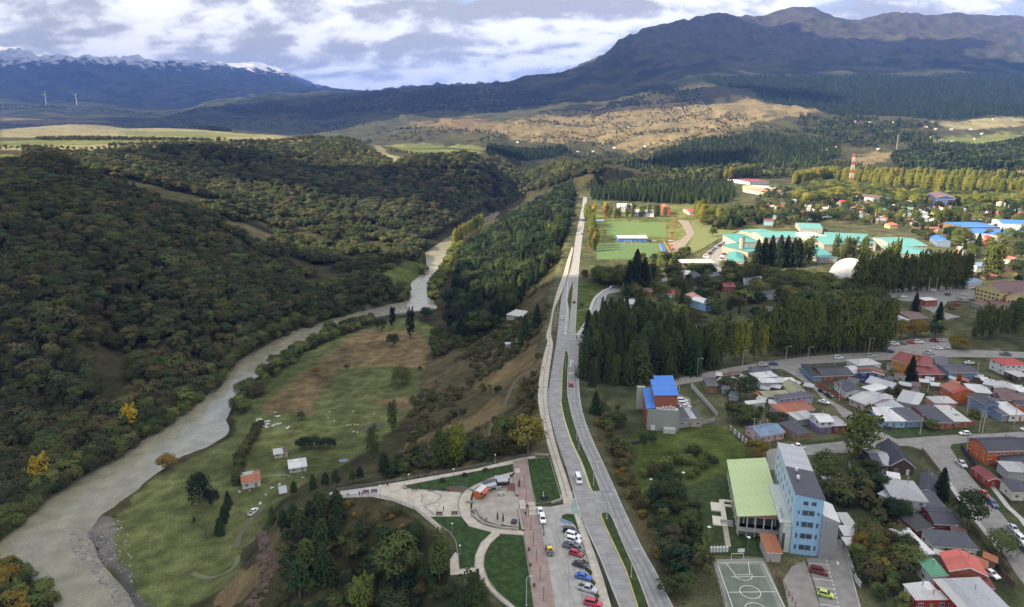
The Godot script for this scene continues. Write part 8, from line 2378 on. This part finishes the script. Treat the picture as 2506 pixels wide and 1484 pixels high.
func park_things():
	food_truck(-10.1,-207.5, 62.0, 4.6, 2.2, "orange", "white", "coral", "orange food trailer with white roof and raised awning")
	food_truck(-7.6,-212.2, 32.0, 4.4, 2.2, "pale", "slate", "zinc", "grey and white food trailer in the middle of three")
	food_truck(-3.3,-215.3, 8.0, 4.8, 2.2, "coal", "zinc", "zinc", "black food trailer with curved grey roof")
	picnic_table(-3.4,-208.3, 25.0, "pale", "pale picnic table on the round plaza")
	picnic_table(0.6,-191.9, 80.0, "slate", "dark picnic table near the promenade wall")
	picnic_table(-4.5,-212.2, 10.0, "pale", "small pale table before the grey trailer")
	bench(-22.3,-196.2, 0.0, "dark bench at the plaza's lower edge, left one of two")
	bench(-17.6,-196.4, 0.0, "dark bench at the plaza's lower edge, right one of two")
	bench(-47.4,-209.4, 5.0, "dark bench on the viewing deck, left one")
	bench(-44.8,-209.9, 5.0, "dark bench on the viewing deck, right one")
	bench(-31.9,-211.5, 0.0, "dark bench below the upper lawn, left one")
	bench(-26.5,-211.2, 0.0, "dark bench below the upper lawn, right one")
	for q in [[-4.4,-193.9, "left one of two folded black parasols"], [-2.7,-192.8, "right one of two folded black parasols"]]:
		var o := thing("folded_parasol", q[2], "parasol", V(q[0], 0.08, q[1]))
		var st := sfc()
		tube(st, V(0, 0, 0), V(0, 0.9, 0), 0.05, 0.05, 6)
		build(st, "pole", mats["galvanised"], o)
		st = sfc()
		tube(st, V(0, 0.5, 0), V(0, 1.4, 0), 0.30, 0.24, 10)
		tube(st, V(0, 1.4, 0), V(0, 2.9, 0), 0.24, 0.05, 10)
		build(st, "canopy", mats["interior"], o)
		boxpart("foot", coat("coal"), o, V(0, 0.05, 0), V(0.6, 0.1, 0.6))
	for k in 3:
		var o := thing("seating_step", "red-brown slatted seat along the plaza wall, %s" % ["upper", "middle", "lower"][k], "bench", V(BITS[0] - 0.2, 0.1, BITS[1] + k * 1.7), 0.0)
		for s in 4: boxpart("slat", coat("wine", false, 0.9 + 0.08 * s), o, V(0, 0.45 + 0.02 * s, -0.4 + s * 0.2), V(3.2, 0.08, 0.17))
		for s in [-1.3, 1.3]: boxpart("leg", coat("pale"), o, V(s, 0.22, 0), V(0.2, 0.44, 0.8))
	# rusty abstract sculpture, notice board, small monument
	var o := thing("iron_sculpture", "rusty iron figure standing on the promenade", "sculpture", V(BITS[2], 0.08, BITS[3]))
	put(body_mesh([[V(-0.25, 0.1, 0), V(-0.1, 1.2, 0), 0.2, 0.18], [V(0.25, 0.1, 0), V(0.1, 1.2, 0), 0.2, 0.18], [V(0, 1.1, 0), V(0, 2.1, 0), 0.3, 0.34], [V(0, 2.4, 0), V(0, 2.6, 0), 0.18, 0.2]], 0.09, 0.12), "figure", coat("umber"), o)
	boxpart("plinth", coat("concrete"), o, V(0, 0.06, 0), V(1.1, 0.12, 1.1))
	o = thing("notice_board", "dark sloping notice board on the lawn by the car park", "board", V(BITS[4], 0.1, BITS[5]), 0.0)
	boxpart("panel", coat("coal"), o, V(0, 1.3, 0), V(3.0, 1.2, 0.1))
	for s in [-1.2, 1.2]: boxpart("post", coat("grey"), o, V(s, 0.6, -0.05), V(0.12, 1.3, 0.12))
	o = thing("white_bollard", "slim white pillar on the lawn beside the walkway", "pillar", V(BITS[6], 0.1, BITS[7]))
	boxpart("shaft", coat("white"), o, V(0, 0.8, 0), V(0.18, 1.6, 0.18))
	boxpart("foot", coat("pale"), o, V(0, 0.06, 0), V(0.5, 0.12, 0.5))
	for q in [[-20.5,-210.5, "red", "red round barbecue on the plaza"], [-22.4,-211, "coal", "black round barbecue on the plaza"]]:
		o = thing("barbecue", q[3], "barbecue", V(q[0], 0.06, q[1]))
		put(body_mesh([[V(0, 0.85, 0), V(0, 0.95, 0), 0.42, 0.42]], 0.09, 0.05), "kettle", coat(q[2]), o)
		for s in 3: boxpart("leg", coat("coal"), o, V(cos(s * 2.1) * 0.25, 0.3, sin(s * 2.1) * 0.25), V(0.07, 0.6, 0.07))
	var n := 0
	for q in [[-23.2,-217.1], [-16.1,-220.7], [-9.1,-223.9]]:
		single("bush", "maroon", q[0], q[1], 1.7, 1.0, "maroon_shrub", ["left", "middle", "right"][n] + " one of three maroon shrubs on the upper lawn", "shrub")
		n += 1
	for q in [[4.7,-200.6, "beside the stairs"], [4.8,-177.5, "left of the taxi"], [5,-170.3, "left of the black car"], [5.8,-161.6, "near the bottom edge"], [-22.4,-211.2, "below the upper lawn"], [-41.2,-214.5, "at the upper path"]]:
		o = thing("litter_bin", "dark litter bin on the park paving, " + q[2], "bin", V(q[0], 0.08, q[1]))
		var st := sfc()
		tube(st, V(0, 0.1, 0), V(0, 0.95, 0), 0.26, 0.3, 10)
		build(st, "drum", coat("umber", false, 0.7), o)
		boxpart("foot", coat("grey"), o, V(0, 0.05, 0), V(0.4, 0.1, 0.4))
	person(-49.1,-207.4, 0.09, 20.0, [0.05, 0.05, 0.07], [0.03, 0.03, 0.05], "person in dark clothes at the viewing deck's railing")
	person(-48.3,-207.4, 0.09, -20.0, [0.35, 0.05, 0.05], [0.04, 0.04, 0.06], "person in a red jacket at the viewing deck's railing")
	person(-21.2,-198.5, 0.06, 90.0, [0.02, 0.02, 0.025], [0.03, 0.03, 0.03], "person in black walking across the pale plaza")
	person(4.1,-195.6, 0.09, 170.0, [0.02, 0.02, 0.03], [0.03, 0.03, 0.04], "person in black walking on the promenade")
	person(14.9,-326.7, 0.14, 0.0, [0.03, 0.03, 0.04], [0.05, 0.05, 0.06], "person walking up the walkway beside the avenue")
	person(-8.6,-207.6, 0.08, 60.0, [0.05, 0.05, 0.06], [0.02, 0.02, 0.03], "person standing at the orange food trailer's counter")

var BITS := [0.1,-214.5,2.4,-213.5,10.3,-204,10.1,-207.6]

func lamps_and_poles():
	mat("galvanised", 0.4, 0.4, 0.42, 0.4, 0.7)
	var n := 0
	for q in [[-19.7,-219.2, "beside the upper path"], [-5.9,-229.7, "at the upper path's top end"], [-34.2,-215.4, "at the plaza's upper corner"], [-30.9,-200.7, "on the pale plaza"], [-23.1,-196.3, "beside the plaza benches"], [-42.5,-208.1, "at the viewing deck"], [-14.4,-174.7, "on the lower lawn"], [-17.4,-185.8, "at the lower lawn's corner"]]:
		pole_lamp(q[0], q[1], 3.6, "grey park lamp with flat white head " + q[2], "park lamps", 0.34)
	for q in [[45.2,-211, "left on the hotel's wild lawn"], [56.8,-215.6, "uppermost above the hotel's hall"], [44.6,-202.7, "beside the dark bush"], [46.2,-193, "on the yellowish lawn"], [46.7,-184.7, "over the dark shrubs"], [75,-223.8, "behind the hall"], [56.7,-183, "left of the hall's path"], [66.4,-177.8, "before the hall's balcony"]]:
		pole_lamp(q[0], q[1], 4.2, "garden lamp with white disc " + q[2], "hotel garden lamps", 0.55)
	for q in [[24.5,-240.4, "third median lamp from the crossing"], [27,-214.5, "lamp at the upper median's tip"], [28.8,-194, "lamp at the lower median's tip"], [31.6,-165.6, "lamp in the lower median beside the pickup"], [24.4,-248.6, "median lamp farther up the avenue"], [18.5,-196.7, "lamp at the car park entrance"], [3.6,-154.1, "lamp at the big lawn's bottom edge"], [25.3,-401.3, "lamp beside the walkway bend"], [28.6,-432.3, "lamp beside the upper walkway"], [25.8,-325.1, "yellowish lamp at the hump"]]:
		street_lamp(q[0], q[1], 8.0, 0.9, 0.0, "slim grey street lamp, " + q[2], "avenue lamps")
	var st := sfc()
	n = 0
	for q in [[4.1,-213.7], [4.5,-205.2], [5,-195.6], [5.6,-188.2], [6.1,-180.3], [6.7,-172.3], [7.4,-164.6], [8,-156.2]]:
		var o := thing("promenade_post", "slim dark red post on the promenade, number %s from the top" % ["one", "two", "three", "four", "five", "six", "seven", "eight"][n], "post", V(q[0], 0.08, q[1]), 0.0, "promenade posts")
		boxpart("shaft", coat("umber"), o, V(0, 2.0, 0), V(0.14, 4.0, 0.14))
		boxpart("foot", coat("salmon"), o, V(0, 0.1, 0), V(0.8, 0.2, 0.45))
		n += 1
	for q in [[87.3,-318, "leftmost on the upper street"], [112.2,-329.6, "second from the left on the upper street"], [135.8,-336.8, "at the lane mouth"], [146.2,-335.6, "right of the lane mouth"], [183.2,-349.8, "behind the big white house"], [211.9,-349.4, "behind the red roofs"], [234.2,-331.1, "near the right edge"]]:
		street_lamp(q[0], q[1], 8.5, 1.6, -20.0, "concrete street lamp " + q[2], "upper street lamps")
	for q in [[141,-288.2, 8.5, 1, "by the lane"], [157,-254, 8.5, 1, "beside the round bush"], [184.4,-297.5, 9.5, 1, "behind the coral house"], [186.1,-272.2, 8.5, 1, "between brown and slate blue houses"], [181.4,-256.6, 9.0, 2, "left of the pair with a transformer"], [181.6,-255, 9.5, 2, "right of the pair with a transformer"], [199.9,-263.7, 8.5, 1, "before the white-roofed house"], [216.4,-314.2, 8.0, 1, "behind the playground"], [90.2,-246.8, 10.0, 1, "tallest one behind the hotel"], [93.3,-249.2, 8.0, 2, "with transformer behind the hotel"], [95.6,-243.9, 6.5, 1, "before the pink house"], [164.9,-237.9, 8.0, 1, "before the orange house"], [141,-288.1, 8.0, 1, "beside the red fence"], [74.1,-297.6, 6.0, 1, "at the office gate"], [286,-478, 12.0, 1, "left of two before the tall poplars"], [292.8,-480.8, 12.0, 1, "right of two before the tall poplars"], [287.3,-455, 9.0, 1, "at the street before the lodge"], [423.2,-699, 12.0, 1, "in the far town before the blue roofs"]]:
		utility_pole(q[0], q[1], q[2], rng.randf_range(-20, 20), "concrete utility pole " + q[4], "utility poles of the town", q[3])
	for q in [[-291.5,-459.5, 9.0, "upper"], [-286.5,-390.3, 11.0, "lower"]]:
		var o := thing("power_pole", q[3] + " timber power pole in the clearing beyond the river", "power pole", on(q[0], q[1]))
		for s in [-1.2, 1.2]: boxpart("post", coat("timber", false, 1.3), o, V(s, q[2] * 0.5, 0), V(0.22, q[2], 0.22))
		boxpart("crossarm", coat("timber", false, 1.3), o, V(0, q[2] - 0.4, 0), V(4.4, 0.2, 0.2))
	n = 0
	for q in [[-649.8,-1313.8], [-619,-1312.4], [-568.5,-1332.1], [-535.2,-1315.9], [-497.4,-1289.2], [-473,-1289.7], [-458.6,-1321.1]]:
		var o := thing("power_pole", "pale pole in the line across the plateau", "power pole", on(q[0], q[1]), 0.0, "poles across the plateau")
		boxpart("post", coat("pale"), o, V(0, 4.5, 0), V(0.4, 9, 0.4))
		boxpart("crossarm", coat("pale"), o, V(0, 8.4, 0), V(3.0, 0.3, 0.3))

func fences_and_walls():
	wall_run("boundary_wall", "long white boundary wall between office yard and gardens", [81,-303.8,81.9,-292.8,83,-280.3,83.6,-270], 2.0, "pale")
	wall_run("drive_wall", "white block wall along the hotel drive", [95.1,-183,93.7,-176.8,92,-170.3,90.3,-163.7,90.4,-161.1], 1.7, "pale")
	wall_run("yard_wall", "grey graffiti wall below the office annex", [58.4,-258,66,-259.9,75.6,-263.3,81.6,-266.8], 1.5, "grey")
	wall_run("retaining_wall", "low retaining wall with blue graffiti by the roadside", [41.2,-243.8,44.4,-245,47.8,-246.2], 1.2, "slate")
	var o := thing("mural_wall", "wall painted with colourful mural on the slope behind the hotel", "wall", Vector3.ZERO)
	var cols := ["brick", "cream", "green", "coral", "white", "aqua", "salmon", "white", "navy", "white"]
	var n := 0
	for q in along([85.1,-259,86.1,-252.5,87,-248.1,87.9,-244.4], 1.2):
		var st := sfc()
		box(st, V(0, 1.0, 0), V(1.2, 2.0, 0.2))
		build(st, "painted_panel", coat(cols[n % 10]), o, V(q[0].x, 0, q[0].y), -q[1].angle())
		n += 1
	board_fence("red board fence along the lane", [139.1,-307,140.2,-301.3,141.6,-294,142.7,-288.1], 1.6, "brick")
	board_fence("dark board fence before the orange house", [165.3,-242.1,162.9,-233.8,160.7,-225.4], 2.0, "coal")
	board_fence("weathered board fence beside the street's lower end", [136.7,-189.9,135,-178.8,133.2,-167.2], 1.7, "timber")
	board_fence("weathered board fence below the street corner", [149.8,-239.9,147.4,-228.4,146.8,-224.9], 1.6, "timber")
	board_fence("grey board fence behind the round tree", [117.8,-228.4,116.4,-222.3,115.4,-217.5], 1.8, "grey")
	board_fence("brown board fence around the corner house", [165,-261.2,169.3,-260.8,175,-261.2,183.3,-263], 1.3, "brick")
	board_fence("grey board fence before the pale blue house", [147.6,-266.7,145.8,-260.1,148.6,-258], 1.2, "slate")
	board_fence("brown board fence behind the coral-roofed yard", [131.8,-170.9,130.5,-166,130.3,-161.9], 1.6, "umber")
	board_fence("dark fence around the bottom garden", [96.7,-157.4,102.7,-158], 1.7, "coal")
	post_fence("rusty mesh fence posts along the court's left side", [54.7,-177.8,54,-169.7,53.5,-160.8,52.8,-152.6], 2.2, 2.2, "umber")
	post_fence("rusty mesh fence posts along the court's right side", [70.3,-173.2,70.4,-165.4,70.5,-156.9,70.5,-152.1], 1.6, 2.2, "wine")
	post_fence("fence along the river meadow's farm track", [-105.5,-231.1,-102.7,-233,-99.2,-234.8,-99.3,-241,-99.7,-251.6,-99.8,-261.9], 1.2, 2.6)
	post_fence("fence across the meadow below the farm track", [-114.7,-220.3,-113.9,-223.1,-110.3,-226.4,-105.5,-231.1], 1.2, 3.0)
	post_fence("fence around the farmyard", [-111.6,-290.1,-102.2,-292,-96.8,-288.8], 1.1, 2.4, "pale")
	post_fence("fence beside the collapsed shack", [-123.2,-312.7,-117.6,-311.9,-114,-313.1], 1.1, 2.4)
	post_fence("dark fence line across the brown fields", [-114.7,-444.5,-94.2,-443.1,-75.5,-440.4,-59.7,-444.5], 1.2, 4.0)
	post_fence("fence line between the green pastures", [-99.2,-378.9,-83.9,-382,-66.2,-380.9,-55.9,-387.3], 1.2, 4.0)
	post_fence("fence down the brown field", [-112.4,-472.2,-114.9,-432.4,-117.1,-409.9,-120,-372.8], 1.2, 4.0)
	post_fence("fence beside the pale debris", [-112.6,-347.2,-112.6,-335.2,-113.9,-325.5], 1.1, 3.0)

func river_and_farm():
	var grey := conc("river_stone", 0.25, 0.235, 0.23)
	stones("shingle", "grey river stones along the near bank", grey, 4200, 0.12, 0.40, [-175.1,-251.4,-170.3,-256.4,-158.7,-245.6,-151.6,-234.7,-143.2,-222.1,-134.4,-215.9,-123.2,-207,-131.7,-207,-143.1,-217.4,-155.4,-230.3,-167.8,-239.1], -41.1)
	stones("shingle", "scattered pale stones on the meadow", conc("pale_stone", 0.36, 0.34, 0.31), 420, 0.15, 0.45, [-164.3,-251.6,-158.7,-258.7,-152.7,-251.6,-138.9,-231.1,-137,-224.3,-127.8,-214.1,-138.3,-220.3,-145.7,-228.5])
	stones("shingle", "grey stones on the upper gravel bar", grey, 900, 0.2, 0.6, [-138.8,-581.6,-94.6,-609,-83.2,-577.7,-117.6,-561.3], -41.0)
	stones("rocky_scree", "broken rock on the cliff below the knoll", conc("cliff_rock", 0.125, 0.092, 0.062), 1500, 0.3, 1.1, [-100.9,-250.5,-88.3,-227.1,-74.4,-196.7,-71.4,-185.5,-74.1,-180,-80.8,-185.9,-77.1,-190.3,-81.6,-206.1])
	ground_ribbon("farm_track", [-103.2,-235.9,-105.2,-245.6,-105.2,-254.5,-103.7,-261.6,-103,-268.1], 2.2, conc("track_soil", 0.13, 0.115, 0.07))
	ground_ribbon("farm_track", [-113,-221.1,-104.8,-216,-100.2,-216.8,-97.9,-222.3,-100.6,-230.5], 2.0, conc("track_clay", 0.17, 0.16, 0.09))
	ground_ribbon("scarp_track", [13.6,-331,6.3,-340,1.3,-335.5,-2.1,-321,-4.6,-309.3, -8.4,-306.9,-9.3,-273.7], 2.0, mats["track_soil"])
	ground_ribbon("field_ditch", [-115,-445.9,-114.6,-460.1,-112.6,-481.6,-111.1,-498.2], 0.8, conc("ditch", 0.09, 0.075, 0.05))
	ground_ribbon("muddy_patch", [-80.9,-341.1,-74.9,-343.7,-69.7,-347.1,-66.8,-349.5], 4.5, mats["ditch"], 0.05)
	# sheep
	var n := 0
	var wool := mat("wool", 0.52, 0.48, 0.40, 0.95)
	var sm := body_mesh([[V(0, 0.62, -0.35), V(0, 0.62, 0.38), 0.26, 0.28], [V(0, 0.72, -0.42), V(0, 0.62, -0.62), 0.13, 0.09], [V(0, 0.62, -0.62), V(0, 0.50, -0.76), 0.09, 0.06], [V(-0.13, 0.55, -0.30), V(-0.13, 0.04, -0.32), 0.07, 0.04], [V(0.13, 0.55, -0.30), V(0.13, 0.04, -0.32), 0.07, 0.04], [V(-0.13, 0.55, 0.32), V(-0.14, 0.26, 0.40), 0.09, 0.05], [V(0.13, 0.55, 0.32), V(0.14, 0.26, 0.40), 0.09, 0.05], [V(-0.14, 0.26, 0.40), V(-0.14, 0.04, 0.34), 0.05, 0.04], [V(0.14, 0.26, 0.40), V(0.14, 0.04, 0.34), 0.05, 0.04], [V(0, 0.7, 0.62), V(0, 0.55, 0.68), 0.05, 0.05], [V(-0.08, 0.7, -0.58), V(-0.17, 0.68, -0.58), 0.04, 0.03], [V(0.08, 0.7, -0.58), V(0.17, 0.68, -0.58), 0.04, 0.03]], 0.05, 0.05)
	for q in [[-86.9,-364.1], [-74.9,-361.3], [-85.9,-345.8], [-84.6,-346.7], [-82.4,-346.7], [-80.9,-346.7], [-81.1,-338.1], [-79,-337.2], [-98.4,-355.3], [-94,-350.7], [-85.9,-345.8], [-99.8,-363.7]]:
		var o := thing("sheep", "white sheep grazing in the green pasture", "sheep", on(q[0], q[1]), rng.randf() * 360.0, "sheep in the pasture")
		put(sm, "fleece", wool, o)
	# pale junk round the farm
	for q in [[-134.9,-353.5, 3.0], [-128.8,-349.8, 4.2], [-126.4,-358.4, 2.6], [-125,-347.2, 3.2], [-122.5,-348.6, 2.0], [-116,-344, 2.8], [-128.5,-344.4, 3.0], [-129.7,-364.1, 1.4], [-104.6,-281.2, 1.6], [-102.4,-283.8, 1.5], [-105.4,-275.3, 1.2], [-104.8,-268.4, 2.0], [-93.1,-289, 1.4], [-113,-278.9, 1.0], [-117.6,-278.3, 1.4]]:
		var o := thing("scrap_sheet", "pale scrap sheets lying about the farm", "scrap", on(q[0], q[1]), rng.randf() * 180.0, "pale scrap on the river plain")
		for k in 3:
			var st := sfc()
			box(st, V(rng.randf_range(-1, 1) * q[2] * 0.4, 0.15 + 0.12 * k, rng.randf_range(-1, 1) * q[2] * 0.4), V(q[2] * rng.randf_range(0.4, 0.8), 0.08, q[2] * rng.randf_range(0.25, 0.5)), rng.randf())
			build(st, "sheet", coat(["white", "pale", "zinc"][k]), o)
	car("pickup", "white", -105.8,-259.6,-105,-262.5, "white pickup on the farm track")
	var o2 := thing("boulder", "grey boulder on the rough lawn behind the hotel", "boulder", V(BITS2[0], 0.4, BITS2[1]))
	put(stone_mesh(5), "stone", mats["river_stone"], o2)
	# round pond
	var ring := []
	for k in 16: ring.append_array([BITS2[2] + cos(TAU * k / 16.0) * 2.4, BITS2[3] + sin(TAU * k / 16.0) * 1.7])
	structure(sheet("pond", ring, ground(BITS2[2], BITS2[3]) + 0.25, mat("pond_water", 0.10, 0.13, 0.16, 0.08)))

var BITS2 := [49.2,-228.1, -78.9,-305.7, 58.1,-177.1,62,-175.1, 207.4,-312.9]

func sports_and_masts():
	# white gas bottles in a row
	for k in 6:
		var o := thing("gas_tank", "white upright tank in the row beside the court", "tank", V(BITS2[4] + (k - 2.5) * 0.9, 0.05, BITS2[5] - (k - 2.5) * 0.05), 0.0, "row of white tanks")
		var st := sfc()
		tube(st, V(0, 0, 0), V(0, 1.5, 0), 0.38, 0.38, 10)
		tube(st, V(0, 1.5, 0), V(0, 1.75, 0), 0.38, 0.18, 10)
		build(st, "shell", coat("white"), o)
		boxpart("valve", coat("grey"), o, V(0, 1.8, 0), V(0.16, 0.16, 0.16))
	var o := thing("basketball_goal", "white goal frame with backboard at the court's top end", "goal", V(BITS2[6], 0.09, BITS2[7] + 2.0))
	for s in [-1.6, 1.6]: boxpart("post", coat("white"), o, V(s, 1.0, 0), V(0.1, 2.0, 0.1))
	boxpart("crossbar", coat("white"), o, V(0, 2.0, 0), V(3.3, 0.1, 0.1))
	boxpart("backboard", coat("white"), o, V(0.9, 3.0, 0), V(1.8, 1.1, 0.08))
	boxpart("support", coat("grey"), o, V(0.9, 2.3, -0.2), V(0.12, 0.9, 0.12))
	# playground
	o = thing("play_structure", "red orange and blue playground climbing frame between houses", "playground", V(BITS2[8], 0.05, BITS2[9]))
	boxpart("tower", coat("red"), o, V(0, 1.3, 0), V(1.4, 2.6, 1.4))
	boxpart("roof", coat("orange"), o, V(0, 2.8, 0), V(1.8, 0.3, 1.8))
	for s in [[-2.0, "amber"], [2.0, "blue"]]:
		var st := sfc()
		tube(st, V(0, 1.6, 0), V(s[0] * 1.2, 0.2, 0.4), 0.45, 0.45, 8)
		build(st, "slide", coat(s[1]), o)
	# floodlight masts
	for q in [[73.9,-655, 17.0, "nearest, left of the lower pitch"], [108.7,-837.7, 17.0, "beyond the upper pitch, left"], [173.8,-760.2, 17.0, "right of the upper pitch"], [147.9,-656.1, 15.0, "right of the lower pitch"], [150.8,-692.5, 15.0, "at the corner between the pitches"]]:
		o = thing("floodlight_mast", "red lattice floodlight mast " + q[3], "mast", V(q[0], 0, q[1]), 0.0, "floodlight masts")
		lattice(o, q[2], 0.9, 0.5, 6, ["red", "red"])
		boxpart("lamp_frame", coat("wine"), o, V(0, q[2], 0), V(3.0, 0.9, 0.3))
	# telecom mast
	o = thing("telecom_mast", "tall red and white telecom mast above the far town", "mast", V(MAST[0], 0, MAST[1]))
	lattice(o, 56.0, 3.4, 1.4, 8, ["white", "coral"])
	o = thing("telecom_mast", "thin grey antenna mast on the hill to the right", "mast", on(MAST[2], MAST[3]))
	lattice(o, 42.0, 1.2, 0.8, 6, ["pale", "pale"])
	# wind turbines on the far ridge
	for q in [[MAST[4], MAST[5], "left"], [MAST[6], MAST[7], "right"]]:
		o = thing("wind_turbine", q[2] + " one of two white wind turbines on the far ridge", "wind turbine", on(q[0], q[1]))
		var st := sfc()
		tube(st, V(0, -5, 0), V(0, 95, 0), 3.2, 2.0, 10)
		build(st, "tower", coat("white"), o)
		boxpart("nacelle", coat("white"), o, V(0, 96, 1), V(4, 4, 9))
		for k in 3:
			var b := sfc()
			var a := TAU * k / 3.0 + (0.3 if q[2] == "left" else 0.9)
			tube(b, V(0, 96, 6), V(sin(a) * 34, 96 + cos(a) * 34, 6), 1.6, 0.5, 6)
			build(b, "blade", coat("white"), o)
	# pitch fences and goals
	post_fence("dark mesh fence posts below the upper pitch", [96.2,-718.8,123.5,-718.8,152.9,-721.3], 3.5, 5.0, "slate")
	post_fence("dark mesh fence posts above the upper pitch", [111.9,-846.3,144.8,-848,179.2,-839.4], 3.5, 5.0, "slate")
	post_fence("dark mesh fence posts below the lower pitch", [86.2,-597.7,103.5,-597.7,130.1,-598.6], 3.5, 5.0, "slate")
	for q in [[142.6,-827.6, "upper pitch's far end"], [134.7,-729.7, "upper pitch's near end"], [112.2,-686.1, "lower pitch's far end"]]:
		o = thing("football_goal", "white goal at the " + q[2], "goal", V(q[0], 0.07, q[1]))
		for s in [-3.6, 3.6]: boxpart("post", coat("white"), o, V(s, 1.25, 0), V(0.2, 2.5, 0.2))
		boxpart("crossbar", coat("white"), o, V(0, 2.5, 0), V(7.4, 0.2, 0.2))
	# white rail along the blue strip
	wall_run("pitch_rail", "pale advertising boards beside the blue strip", [149.3,-696.7,145.3,-658.8,142.3,-631.5], 1.0, "salmon", "board")
	o = thing("shade_sail", "pale blue canopy beside the avenue at the upper pitch", "canopy", V(MAST[8], 0, MAST[9]))
	boxpart("cover", coat("sky"), o, V(0, 6, 0), V(10, 0.3, 9))
	for s in [-4, 4]: boxpart("post", coat("grey"), o, V(s, 3, 0), V(0.3, 6, 0.3))

func lattice(o: Node3D, h: float, w0: float, w1: float, n: int, keys: Array):
	for k in n:
		var y0 := h * k / n
		var y1 := h * (k + 1) / n
		var a := lerpf(w0, w1, float(k) / n)
		var b := lerpf(w0, w1, float(k + 1) / n)
		var st := sfc()
		var r := maxf(w0 * 0.07, 0.07)
		var c := [V(-1, 0, -1), V(1, 0, -1), V(1, 0, 1), V(-1, 0, 1)]
		for i in 4:
			var j := (i + 1) % 4
			tube(st, c[i] * a + V(0, y0, 0), c[i] * b + V(0, y1, 0), r, r, 4, false)
			tube(st, c[i] * a + V(0, y0, 0), c[j] * b + V(0, y1, 0), r * 0.7, r * 0.7, 4, false)
			tube(st, c[i] * b + V(0, y1, 0), c[j] * b + V(0, y1, 0), r * 0.7, r * 0.7, 4, false)
		build(st, "lattice_section", coat(keys[k % 2]), o)

var MAST := [611.9,-1305.8, 986.5,-1877.2, -4532,-7231,-4222,-7209, 98.8,-805]
